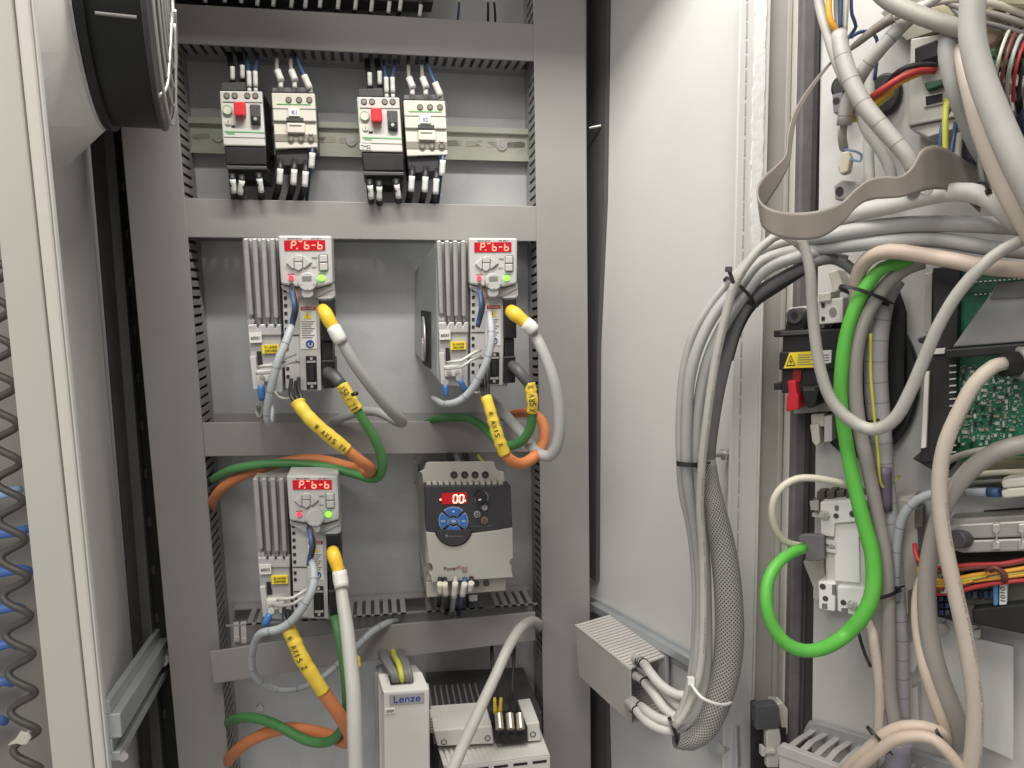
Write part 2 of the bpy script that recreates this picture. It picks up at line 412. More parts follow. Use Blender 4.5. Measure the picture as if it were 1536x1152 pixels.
# frame strips between wall and door
def strip(pl, xs_top, xs_bot, f, b, y0=-60, y1=1230):
    """between two slanting edges: (left,right) at y=0 and at y=1152"""
    e = lambda a, c, y: a + (c-a)*y/1152
    return [(e(xs_top[0], xs_bot[0], y0), y0), (e(xs_top[1], xs_bot[1], y0), y0), (e(xs_top[1], xs_bot[1], y1), y1), (e(xs_top[0], xs_bot[0], y1), y1)]
fr = thing('frame_post', 'pale steel door frame post between the light side wall and the swung door', 'frame', P(1150, 1230, .64))
M = MB(); M.prism(FRM, strip(FRM, (1110, 1153.5), (1084, 1126), 0, 0), .002, -.001); M.build('flange', white_paint, fr, bevel=.0015)
M = MB()
n = 60; 
e = lambda a, c, y: a + (c-a)*y/1152
pts = []
for i in range(n+1):
    y = -40 + 420*i/n; pts.append((e(1135, 1100, y) + random.uniform(-1.5, 1.5)+(0 if i < n*.75 else (i-n*.75)*.5), y))
for i in range(n, -1, -1):
    y = -40 + 420*i/n; pts.append((e(1150, 1123, y) + random.uniform(-.8, .8), y))
M.prism(FRM, pts, .0032, .0019); M.build('sealant_bead', seal_m, fr)
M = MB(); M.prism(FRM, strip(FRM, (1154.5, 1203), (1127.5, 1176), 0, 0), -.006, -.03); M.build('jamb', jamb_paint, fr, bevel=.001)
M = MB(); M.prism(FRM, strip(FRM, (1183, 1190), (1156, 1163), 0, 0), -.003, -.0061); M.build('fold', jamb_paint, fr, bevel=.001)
M = MB(); M.prism(FRM, strip(FRM, (1154.0, 1156.0), (1127, 1129), 0, 0), .0035, -.02); M.build('edge_fold', white_paint, fr)
M = MB(); M.prism(FRM, strip(FRM, (1197.5, 1205), (1172, 1181), 0, 0), .004, -.03); M.build('lip', cream_paint, fr, bevel=.001)
# the door swung towards us, with gasket
dr = thing('swung_door', 'white enamelled inside of the swung cabinet door carrying the control gear', 'door', DOOR.at(1380, 1300, 0))
M = MB(); M.prism(DOOR, [(1236, -300), (1900, -600), (1900, 1800), (1213, 1500)], 0, -.003); M.build('door_sheet', white_paint, dr)
M = MB(); M.prism(FRM, strip(FRM, (1205.5, 1226), (1181.5, 1198), 0, 0), .012, -.01); M.build('gasket', rubber2, dr, bevel=.002)
M = MB(); M.prism(FRM, strip(FRM, (1227, 1230.5), (1199, 1203), 0, 0), .014, -.01); M.build('gasket_lip', dkgrey, dr)
M = MB(); M.prism(FRM, strip(FRM, (1231, 1246), (1203.5, 1221), 0, 0), .010, -.01); M.build('gasket_channel', rubber, dr, bevel=.001)

# ------------------------------------------------------------------ left: door post, inner wall, uprights
def lp(xt, xb, y): return xt + (xb-xt)*y/1152
PST = YP(.49)
po = thing('door_post', 'cream enamelled edge of the open left door, nearest the lens', 'door', P(60, 1240, .49))
M = MB(); M.prism(PST, [(lp(-38, 78, -60), -60), (lp(19, 139, -60), -60), (lp(19, 139, 1230), 1230), (lp(-38, 78, 1230), 1230)], 0, -.004); M.build('front_face', cream_paint, po, bevel=.0012)
M = MB(); M.prism(PST, [(lp(20.5, 141, -60), -60), (lp(45.2, 159.5, -60), -60), (lp(45.2, 159.5, 1230), 1230), (lp(20.5, 141, 1230), 1230)], .001, -.004); M.build('edge_flange', mat('cream_light', (.60, .575, .52), .42, var=.03), po, bevel=.0015)
M = MB(); M.prism(PST, [(lp(46.2, 160.7, -60), -60), (lp(49, 164, -60), -60), (lp(49, 164, 1230), 1230), (lp(46.2, 160.7, 1230), 1230)], .0015, -.003); M.build('return_edge', white_paint, po, bevel=.001)
def quad(M, pts, vec):
    return M.extrude([Vector(p) for p in pts], Vector(vec))
M = MB(); quad(M, [P(lp(47, 163, -80), -80, .664), P(lp(115, 215, -80), -80, .875), P(lp(115, 215, 1300), 1300, .875), P(lp(47, 163, 1300), 1300, .664)], (-.003, 0, 0))
lw = solo('left_wall', 'grey enamelled inner side wall on the left behind the cream door edge', 'wall', inner_paint, M)
up = thing('dark_upright', 'dark upright profile with punched slots between left wall and left duct', 'upright', P(200, 1240, .84))
Y84 = YP(.845)
M = MB(); M.prism(Y84, [(lp(116, 212, -60), -60), (lp(152, 240, -60), -60), (lp(152, 240, 1230), 1230), (lp(116, 212, 1230), 1230)], 0, -.02); M.build('profile', rubber, up, bevel=.002)
M = MB(); M.prism(Y84, [(lp(140, 228, -60), -60), (lp(155, 244, -60), -60), (lp(155, 244, 1230), 1230), (lp(140, 228, 1230), 1230)], .012, .0002); M.build('flange', dkgrey, up, bevel=.001)
M = MB(); M.prism(Y84, [(lp(154, 243, -60), -60), (lp(176, 280, -60), -60), (lp(176, 280, 1230), 1230), (lp(154, 243, 1230), 1230)], -.004, -.02); M.build('slotted_strip', blackm, up)
for k in range(13):
    M = MB(); y = 200+k*72; x = lp(162, 253, y); M.prism(Y84, [(x-2, y), (x+2.5, y), (x+3.5, y+14), (x-1, y+14)], -.003, -.0039); M.build('punched_slot', dkgrey, up)
# dark wall far left
M = MB(); M.prism(YP(.95), [(-330, -80), (180, -80), (260, 1300), (-330, 1300)], 0, -.003)
solo('machine_wall', 'dull grey machine wall far left beyond the open door edge', 'wall', mat('dull_grey_wall', (.235, .225, .205), .6, var=.1, scale=12, dirt=.15), M)
# zinc rail on the left wall
M = MB()
n0, n1 = P(157, 1052, .672), P(238, 938, .86)
b0, b1 = P(163, 1143, .672), P(243, 1003, .86)
mix = lambda a, b, t: a*(1-t)+b*t
for (t0, t1, out) in ((0, .22, .004), (.22, .62, .012), (.62, .85, .004), (.85, 1.0, .010)):
    a, b, c, d = mix(n0, b0, t0), mix(n1, b1, t0), mix(n1, b1, t1), mix(n0, b0, t1)
    M.extrude([a+Vector((out, 0, 0)), b+Vector((out, 0, 0)), c+Vector((out, 0, 0)), d+Vector((out, 0, 0))], Vector((-out-.002, 0, 0)))
zr = solo('mounting_rail', 'zinc channel rail bolted low across the left inner wall', 'rail', zinc2, M, bevel=.001)
M = MB(); a = P(243, 985, .84); M.cyl(a, a+Vector((.004, -.010, 0)), .0065, n=6); M.cyl(a+Vector((.0, -.002, 0)), a+Vector((.003, -.005, 0)), .010); M.build('bolt', steel, zr)
M = MB(); a = P(160, 1133, .68)+Vector((.012, 0, 0)); M.cyl(a, a+Vector((.004, -.006, 0)), .004, n=8); M.build('screw', steel, zr)

# ------------------------------------------------------------------ slotted ducts
def fingers(M, A, B, vec, pitch=.0098, gap=.42, th=.0016, base=.28, lean=0.0, skip=()):
    ax = (B-A); L = ax.length; ax.normalize(); nrm = ax.cross(vec).normalized()*th
    n = int(L/pitch)
    for i in range(n):
        if i in skip: continue
        a = A + ax*(pitch*(i+.2)); b = a + ax*(pitch*(1-gap))
        k = vec*(1-base) + ax*lean
        M.extrude([a, b, b+k, a+k], nrm)
    v0 = vec*(1-base); M.extrude([A+v0, B+v0, B+vec, A+vec], nrm)
    M.extrude([A, B, B+vec*.035, A+vec*.035], nrm)
def duct(label, top, bot, Yf=YDUCT, Yb=YBACK-.0005, cover=True, ft=True, fb=True, lip=.003, skip=(), cover_pts=None, cover_Y=None, drop=0.0):
    pl = YP(Yf); d = Vector((0, Yb-Yf, 0))
    A, B = pl.at(*top[0]), pl.at(*top[1]); C, D = pl.at(*bot[0]), pl.at(*bot[1])
    t = thing('cable_duct', label, 'cable duct', (mix(C, D, .5)))
    if cover:
        M = MB(); cp = cover_pts or [top[0], top[1], bot[1], bot[0]]
        M.prism(YP(cover_Y or Yf), cp, .0012, -.0012); M.build('cover', pvc, t, bevel=.0008)
    dn = Vector((0, 0, -.0022))
    for k, (a, b, on, s) in enumerate(((A, B, ft, 1), (C, D, fb, -1))):
        if not on: continue
        M = MB(); o = dn*s + Vector((0, .0014, 0)); fingers(M, a+o, b+o, d-Vector((0, .0014, 0))-Vector((0, 0, drop if s > 0 else 0)), skip=skip); M.build('slotted_wall', pvc_dark, t)
    M = MB(); e = Vector((0, -.003, 0))+d; M.extrude([A+e, B+e, D+e, C+e], Vector((0, .002, 0))); M.build('base', pvc_dark, t)
    return t
duct('uppermost horizontal grey cable duct under the hanging terminal wires', [(246, 4), (802, 36)], [(250, 64), (802, 92)])
duct('horizontal grey cable duct below the two contactors', [(276, 297), (806, 309)], [(279, 356), (806, 362)])
duct('horizontal grey cable duct behind the cable loops above the lone lower drive', [(300, 634), (810, 631)], [(306, 685), (810, 678)], drop=.009)
D4_ = duct('lowest horizontal grey cable duct, its cover slipped and hanging askew over the left duct', [(338, 938), (806, 905)], [(340, 1000), (806, 961)], fb=False,
     cover_pts=[(314, 978), (450, 957), (591, 937), (803, 918), (803, 961), (553, 992), (320, 1026)], cover_Y=.803, skip=(0, 1, 4, 5, 6, 7, 20, 21, 29, 36))
for (x, y0, y1) in ((350, 934, 962), (361, 933, 964)):
    M = MB(); M.prism(YP(.822), [(x, y0), (x+8, y0-1), (x+9, y1), (x+1, y1+1)], 0, -.0015); M.prism(YP(.8205), [(x+1, y1-6), (x+9, y1-6), (x+9, y1), (x+1, y1+1)], 0, -.0015); M.build('bent_tab', mat('pale_duct_wall', (.50, .48, .46), .48), D4_)
def vduct(label, L, R, side, Yf=.8185, Yb=YBACK-.0005):
    """L, R: edge x at y=-60 and y=1230"""
    pl = YP(Yf); d = Vector((0, Yb-Yf, 0)); y0, y1 = -60, 1230
    t = thing('cable_duct', label, 'cable duct', pl.at((L[1]+R[1])/2, y1))
    M = MB(); M.prism(pl, [(L[0], y0), (R[0], y0), (R[1], y1), (L[1], y1)], .0012, -.0012); M.build('cover', pvc, t, bevel=.0008)
    for k, E in (('L', L), ('R', R)):
        A, B = pl.at(E[0], y0), pl.at(E[1], y1); s = .0022 if k == 'L' else -.0022
        M = MB(); o = Vector((s, .0014, 0))
        if k == side: fingers(M, A+o, B+o, d-Vector((0, .0014, 0)), pitch=.0095, gap=.36, lean=.004 if k == 'L' else .0)
        else: M.extrude([A+o, B+o, B+o+d, A+o+d], Vector((s*.5, 0, 0)))
        M.build('slotted_wall' if k == side else 'plain_wall', pvc_dark, t)
    return t
vduct('wide vertical grey cable duct on the left, behind the fan and door edge', (158, 275), (249, 350), 'R')
vduct('wide vertical grey cable duct on the right, beside the light side wall', (799, 817), (878, 887), 'L')
# a few little broken-off duct tabs and screws seen on the plate
for (x, y, r, lab) in ((390, 1063, 5, 'screw holding the plate below the green and orange loops, at left'), (515, 1051, 4.5, 'screw holding the plate just left of the white drive'), (622, 692, 3, 'tiny screw on the plate at the upper left of the inverter')):
    M = MB(); M.disc(BACK, x, y, r, .003, 0, 14, r2=r*1.15); M.disc(BACK, x, y, r*.45, .0036, .003, 6)
    solo('plate_screw', lab, 'screw', steel, M)
# short open duct on the side wall
SD = thing('wall_duct', 'short open-ended grey cable duct full of pale cables, fixed to the light side wall', 'cable duct', WALL.at(930, 1050, .02))
rA, rB = WALL.at(927, 927, .008), WALL.at(1018, 986, .008)
OFFW = .062
fA, fB = WALL.at(862, 937, OFFW), WALL.at(945, 1003, OFFW)
fC, fD = WALL.at(946.5, 1087, OFFW), WALL.at(868, 1014, OFFW)
M = MB(); M.extrude([fA, fB, fC, fD], WALL.n*-.0022)
M.build('cover', mat('pale_duct_cover', (.34, .325, .31), .48, var=.04, scale=14), SD, bevel=.0008)
ax = (fB-fA); L_ = ax.length; ax.normalize(); vec = WALL.n*-(OFFW-.008); 
M = MB(); n = 19
for i in range(n):
    a = fA + ax*(L_*(i+.08)/n); b = fA + ax*(L_*(i+.80)/n)
    M.extrude([a+vec*.06, b+vec*.06, b+vec*.93, a+vec*.93], Vector((0, 0, -.0018)))
M.extrude([fA, fB, fB+vec*.055, fA+vec*.055], Vector((0, 0, -.0018))); M.extrude([fA+vec*.93, fB+vec*.93, fB+vec, fA+vec], Vector((0, 0, -.0018)))
M.build('slotted_wall', mat('pale_duct_wall', (.50, .48, .46), .48), SD)
M = MB(); dn = Vector((0, 0, -.0018)); hD, hC = fD, fC
for i in range(n):
    a = hD + (hC-hD)*((i+.1)/n); b = hD + (hC-hD)*((i+.8)/n)
    M.extrude([a+vec*.06, b+vec*.06, b+vec*.93, a+vec*.93], Vector((0, 0, .0018)))
M.build('lower_slotted_wall', pvc_dark, SD)
M = MB(); zz = (fC-fB).length
M.extrude([fA+vec, fB+vec, fB+vec+(fC-fB), fA+vec+(fC-fB)], WALL.n*.002); M.build('base', pvc_dark, SD)
M = MB(); e0 = fB + vec*.90; M.extrude([e0, e0+vec*.06, e0+vec*.06+(fC-fB)*.78, e0+(fC-fB)*.78], ax*-.012); M.build('wall_edge', alu_lt, SD)

# ------------------------------------------------------------------ fan unit on the left
ang = math.radians(-9.5)
dd = Vector((math.sin(ang), math.cos(ang), 0)); aa = Vector((math.cos(ang), -math.sin(ang), 0)); zz3 = Vector((0, 0, 1))
FC = P(140, -42, .66); RF = .112
tfan = thing('cabinet_fan', 'black round filter fan with wire guard on its white housing, at the upper left', 'fan', FC - aa*.06)
def fring(off, r, n=48): return [FC + aa*off + dd*(r*math.cos(2*math.pi*i/n)) + zz3*(r*math.sin(2*math.pi*i/n)) for i in range(n)]
def sqring(off, h, ch, n=48):
    out = []
    for i in range(n):
        t = 2*math.pi*i/n; c, s_ = math.cos(t), math.sin(t)
        r = h/max(abs(c), abs(s_)); r = min(r, (2*h-ch)/(abs(c)+abs(s_)))
        out.append(FC + aa*off + dd*(r*c) + zz3*(r*s_))
    return out
def octo(off, h, ch):
    k = h-ch
    return [FC + aa*off + dd*x + zz3*z for x, z in ((h, -k), (h, k), (k, h), (-k, h), (-h, k), (-h, -k), (-k, -h), (k, -h))]
M = MB(); M.loft(octo(-.086, .147, .036), octo(-.056, .147, .036)); M.build('housing', mat('fan_white', (.74, .73, .71), .4, var=.03, dirt=.05), tfan, bevel=.002)
M = MB(); M.loft(octo(-.056, .140, .034), octo(-.050, .138, .034)); M.build('step', mat('fan_white', (.74, .73, .71), .4, var=.03, dirt=.05), tfan, bevel=.001)
M = MB(); O = octo(-.051, .137, .034)
angs = [0, 45, 90, 135, 180, 225, 270, 315]      # middle of each octagon edge
cpt = lambda a: FC + aa*-.003 + dd*(RF*1.03*math.cos(math.radians(a))) + zz3*(RF*1.03*math.sin(math.radians(a)))
for i in range(8):
    A, B = O[i], O[(i+1) % 8]; am = angs[i]
    M.poly([A, B, cpt(am)])
    nx = am+45
    for j in range(6):
        f = M.poly([B, cpt(am+45*(j+1)/6), cpt(am+45*j/6)])
        if f: f.smooth = True
bmesh.ops.remove_doubles(M.bm, verts=M.bm.verts, dist=.00005)
M.build('cone', mat('fan_white', (.74, .73, .71), .4, var=.03, dirt=.05), tfan)
M = MB(); M.loft(fring(-.003, RF*1.03), fring(-.0005, RF*1.03)); M.build('collar', white_paint, tfan)
M = MB(); M.loft(fring(0, RF), fring(.043, RF)); fb_ = M.build('fan_body', black, tfan, bevel=.001)
for f in fb_.data.polygons: f.use_smooth = len(f.vertices) == 4
M = MB(); M.loft(fring(0, RF*1.035), fring(.006, RF*1.035)); M.build('front_rim', black, tfan, bevel=.001)
M = MB(); M.loft(fring(.040, RF*1.012), fring(.0438, RF*1.012)); M.build('rear_rim', dkgrey, tfan, bevel=.001)
M = MB(); t0 = math.radians(212)
q = FC + dd*(RF*math.cos(t0)*1.003) + zz3*(RF*math.sin(t0)*1.003)
M.cyl(q+aa*.012, q+aa*.037, .0012); M.build('ridge', pvc, tfan)
M = MB()
for k, r in enumerate((.108, .093, .078, .063, .048, .033)):
    pts = [FC + aa*(.045+.008*math.sqrt(max(0, 1-(r/.114)**2))) + dd*(r*math.cos(2*math.pi*i/40)) + zz3*(r*math.sin(2*math.pi*i/40)) for i in range(41)]
    M.tube(pts, .0013, n=7, step=.02)
for k in range(8):
    a = math.radians(20+45*k)
    M.tube([FC+aa*.042+(dd*math.cos(a)+zz3*math.sin(a))*.110, FC+aa*.048+(dd*math.cos(a)+zz3*math.sin(a))*.104, FC+aa*.052+(dd*math.cos(a)+zz3*math.sin(a))*.07, FC+aa*.0545+(dd*math.cos(a)+zz3*math.sin(a))*.03], .0014, n=7)
M.build('wire_guard', steel, tfan)
for (dy, dz) in ((-.118, -.020), (-.06, -.128), (-.112, .05)):
    M = MB(); c = FC + aa*-.050 + dd*dy + zz3*dz; M.cyl(c, c+aa*.004, .003); M.build('screw', steel, tfan)
# ================================================================== DIN rail
RT = thing('mounting_rail', 'yellowish zinc hat rail with slots holding the breakers and contactors', 'rail', P(540, 236, .87))
RL = YP(.872)
def rl(x, ya, yb): return ya + (yb-ya)*(x-285)/(785-285)
def rstrip(a0, a1, b0, b1, f, b):
    xs = (262, 812); return [(xs[0], rl(xs[0], a0, a1)), (xs[1], rl(xs[1], a0, a1)), (xs[1], rl(xs[1], b0, b1)), (xs[0], rl(xs[0], b0, b1))]
M = MB(); M.prism(RL, rstrip(175, 193, 184, 201, 0, 0), .006, .0045); M.prism(RL, rstrip(183.5, 200.5, 185, 202, 0, 0), .0055, 0)
M.prism(RL, rstrip(184.5, 201.5, 220, 233.5, 0, 0), .001, 0); M.prism(RL, rstrip(219, 232.5, 220.5, 234, 0, 0), .0055, 0); M.prism(RL, rstrip(219.5, 233, 229, 242, 0, 0), .006, .0045)
M.build('hat_profile', rail_m, RT)
for k in range(17):
    x = 270+k*31.5; y = rl(x, 204, 217.5)
    M = MB(); M.prism(RL, [(x-9+5*math.cos(a) if math.cos(a) < 0 else x+9+5*math.cos(a), y-4.6*math.sin(a)) for a in [math.radians(t) for t in (90, 126, 162, 198, 234, 270, 306, 342, 18, 54)]], .0014, .0008)
    M.build('slot', zinc_mat('slot_shade', (.25, .25, .21), .3, .5), RT)
for x in (327, 527, 753):
    y = rl(x, 203, 218.5); M = MB(); M.disc(RL, x, y, 8, .003, .001, 18, r2=8.6); M.disc(RL, x, y, 4, .0036, .003, 6); M.build('rail_screw', steel, RT)

# ================================================================== small helpers for wires with a white marker sleeve
def wire(name, label, cat, m, pts, r, group=None, sleeves=(), sm=None, parent=None, n=9):
    """pts (x,y,Y); r picture radius; sleeves: (point a, point b, radius)"""
    W = [P(*p) for p in pts]; R = [px(r, q) for q in W]
    if parent is None:
        t = thing(name, label, cat, W[-1], group)
        M = MB(); M.tube(W, R, n); M.build('conductor', m, t)
    else:
        M = MB(); M.tube(W, R, n); t = M.build(name, m, parent)
    for (a, b, sr) in sleeves:
        M = MB(); a3, b3 = P(*a), P(*b); M.tube([a3, (a3+b3)/2, b3], px(sr, a3), 10); M.build('marker_sleeve', sm or label_w, t)
    return t

# ================================================================== motor breakers
def breaker(dx, dy, label, stick):
    F = YP(.80)
    Q = lambda pts: [(x+dx, y+dy) for x, y in pts]
    t = thing('motor_breaker', label, 'breaker', F.at(366+dx, 272+dy, -.04), 'motor breakers on the hat rail')
    M = MB(); M.prism(F, Q([(331, 138), (395, 139), (400, 222), (338, 221)]), -.004, -.066); M.build('body', black, t, bevel=.001)
    M = MB(); M.prism(F, Q([(329, 136), (393, 137), (398, 219), (335, 218)]), 0, -.012); M.build('front_cover', ivory, t, bevel=.0012)
    M = MB(); M.prism(F, Q([(331, 124), (369, 123), (370, 136), (331, 136)]), -.008, -.06); M.build('terminal_top', dkgrey, t, bevel=.001)
    M = MB(); M.prism(F, Q([(336, 220), (399, 221), (400, 247), (340, 247)]), -.002, -.066); M.build('lower_housing', black, t, bevel=.001)
    M = MB(); M.prism(F, Q([(339, 248), (400, 249), (400, 254), (340, 254)]), .004, -.05); M.build('terminal_lip', dkgrey, t, bevel=.0008)
    M = MB(); M.prism(F, Q([(341, 255), (400, 255), (399, 270), (346, 268)]), -.006, -.06); M.build('terminal_bottom', black, t, bevel=.001)
    for x in (340, 352, 371, 383):
        M = MB(); M.disc(F, x+dx, 143.5+dy, 4.6, .0006, -.004, 18); h = M.build('terminal_screw', dkgrey, t)
        M = MB(); M.disc(F, x+dx, 143.5+dy, 3.2, .0012, .0004, 14); M.build('screw_head', mat('brass_grey', (.28, .26, .22), .4, .5), h)
    M = MB(); M.prism(F, Q([(334, 152), (393, 153), (393.4, 154), (334, 153.2)]), .0006, -.001); M.build('seam', ink_grey, t)
    M = MB(); M.disc(F, 341+dx, 164.5+dy, 6.4, .0026, 0, 22); b = M.build('start_button', cream, t, bevel=.0004)
    M = MB(); M.ringdisc(F, 341+dx, 164.5+dy, 6.8, 6.0, .0029, .002); M.build('button_ring', ink_green, b)
    M = MB(); M.prism(F, Q([(350, 152), (366.5, 152), (367.5, 173), (351, 173)]), .010, 0); b = M.build('stop_button', red_pl, t, bevel=.0012)
    M = MB(); M.prism(F, Q([(352.5, 173), (366, 173), (366, 181), (353.5, 181)]), .003, 0); M.build('button_guide', mat('faded_red', (.42, .25, .22), .5), t)
    M = MB(); M.prism(F, Q([(374.5, 156), (390, 156.5), (391, 188), (376, 187)]), .003, 0); r = M.build('rocker', dkgrey, t, bevel=.001)
    M = MB(); M.prism(F, Q([(377, 172), (389, 172.5), (389.6, 185), (377.6, 184.5)]), .0055, .002); M.build('rocker_tip', black, r, bevel=.001)
    M = MB(); M.disc(F, 383+dx, 178+dy, 2.6, .0065, .005, 14); M.build('rocker_dot', steel, r)
    M = MB(); M.disc(F, 342+dx, 183+dy, 4.2, .0015, 0, 18); d = M.build('setting_dial', cream, t)
    M = MB(); M.box(F, 341.4+dx, 180+dy, 342.6+dx, 186+dy, .0019, .0012); M.build('dial_slot', ink_grey, d)
    M = MB(); M.box(F, 347+dx, 188+dy, 353+dx, 191+dy, .0005, -.001); M.build('pointer', ink, t)
    M = MB(); M.prism(F, Q([(337, 196), (396.6, 198), (396.7, 199.6), (337, 197.8)]), .0005, -.001); M.build('green_stripe', ink_green, t)
    M = MB(); M.prism(F, Q([(340, 198.8), (352, 199.2), (352, 201), (340, 200.6)]), .0005, -.001); M.build('green_print', ink_green, t)
    M = MB(); M.prism(F, Q([(336, 205), (397.2, 206.5), (397.3, 207.1), (336, 205.7)]), .0005, -.001); M.build('seam', ink_grey, t)
    if stick:
        M = MB(); M.prism(F, Q([(333.5, 206), (351, 206.5), (351.3, 215.5), (334, 215)]), .0008, 0); s = M.build('sticker', label_w, t)
        text(s, stick, F, 335.2+dx, 213.4+dy, 350+dx, 213.8+dy, .0011, ink, 5)
    # wires in and out
    for i, (x, y0, yb) in enumerate(((349, 128, 72), (364, 126, 74))):
        wire('black_wire', ('first', 'second')[i] + ' black wire from the left into the top of the ' + stick_name(dx), 'wire', c_black, [(x+dx, y0+dy+6, .815), (x+dx, y0+dy-14, .818), (x+dx-4, y0+dy-40, .845), (x+dx-6, yb+dy-6, .858)], 4.5, 'wires into the tops of the breakers and contactors', [((x+dx, y0+dy-8, .812), (x-.6+dx, y0+dy-28, .812), 3.6)])
    for i, (x, y0) in enumerate(((374, 133), (383.5, 133))):
        wire('blue_wire', ('left', 'right')[i] + ' blue wire into the top of the ' + stick_name(dx), 'wire', c_blue, [(x+dx, y0+dy+4, .808), (x+dx-1, y0+dy-20, .806), (x+dx+(-3 if i == 0 else 2), y0+dy-40, .83), (x+dx+(-4 if i == 0 else 3), 78+dy, .855)], 2.6, 'wires into the tops of the breakers and contactors',
             [((x+dx, y0+dy-3, .805), (x-.8+dx, y0+dy-26, .805), 3.6), ((x+dx, y0+dy+4, .806), (x+dx, y0+dy-1, .806), 3.0)])
    for i, (x, y, a) in enumerate(((349, 281, 2), (363, 283, -3 if dx == 0 else 0), (389, 280, 3))):
        wire('black_wire', ('left', 'middle', 'right')[i] + ' black wire out of the bottom of the ' + stick_name(dx), 'wire', c_black, [(x+dx-1, y+dy-20, .80), (x+dx, y+dy-4, .80), (x+dx+a, y+dy+16, .825), (x+dx+a, y+dy+30, .85)], 5, 'wires out of the breakers and contactors',
             [((x+dx, y+dy-12, .797), (x+dx+a, y+dy+8, .803), 4.3)])
    return t
def stick_name(dx): return 'left motor breaker' if dx == 0 else 'right motor breaker'
breaker(0, 0, 'left motor breaker with red stop button, no white sticker at its lower corner', None)
breaker(206, 9, 'right motor breaker with red stop button and small white sticker at its lower left', 'TMS2')

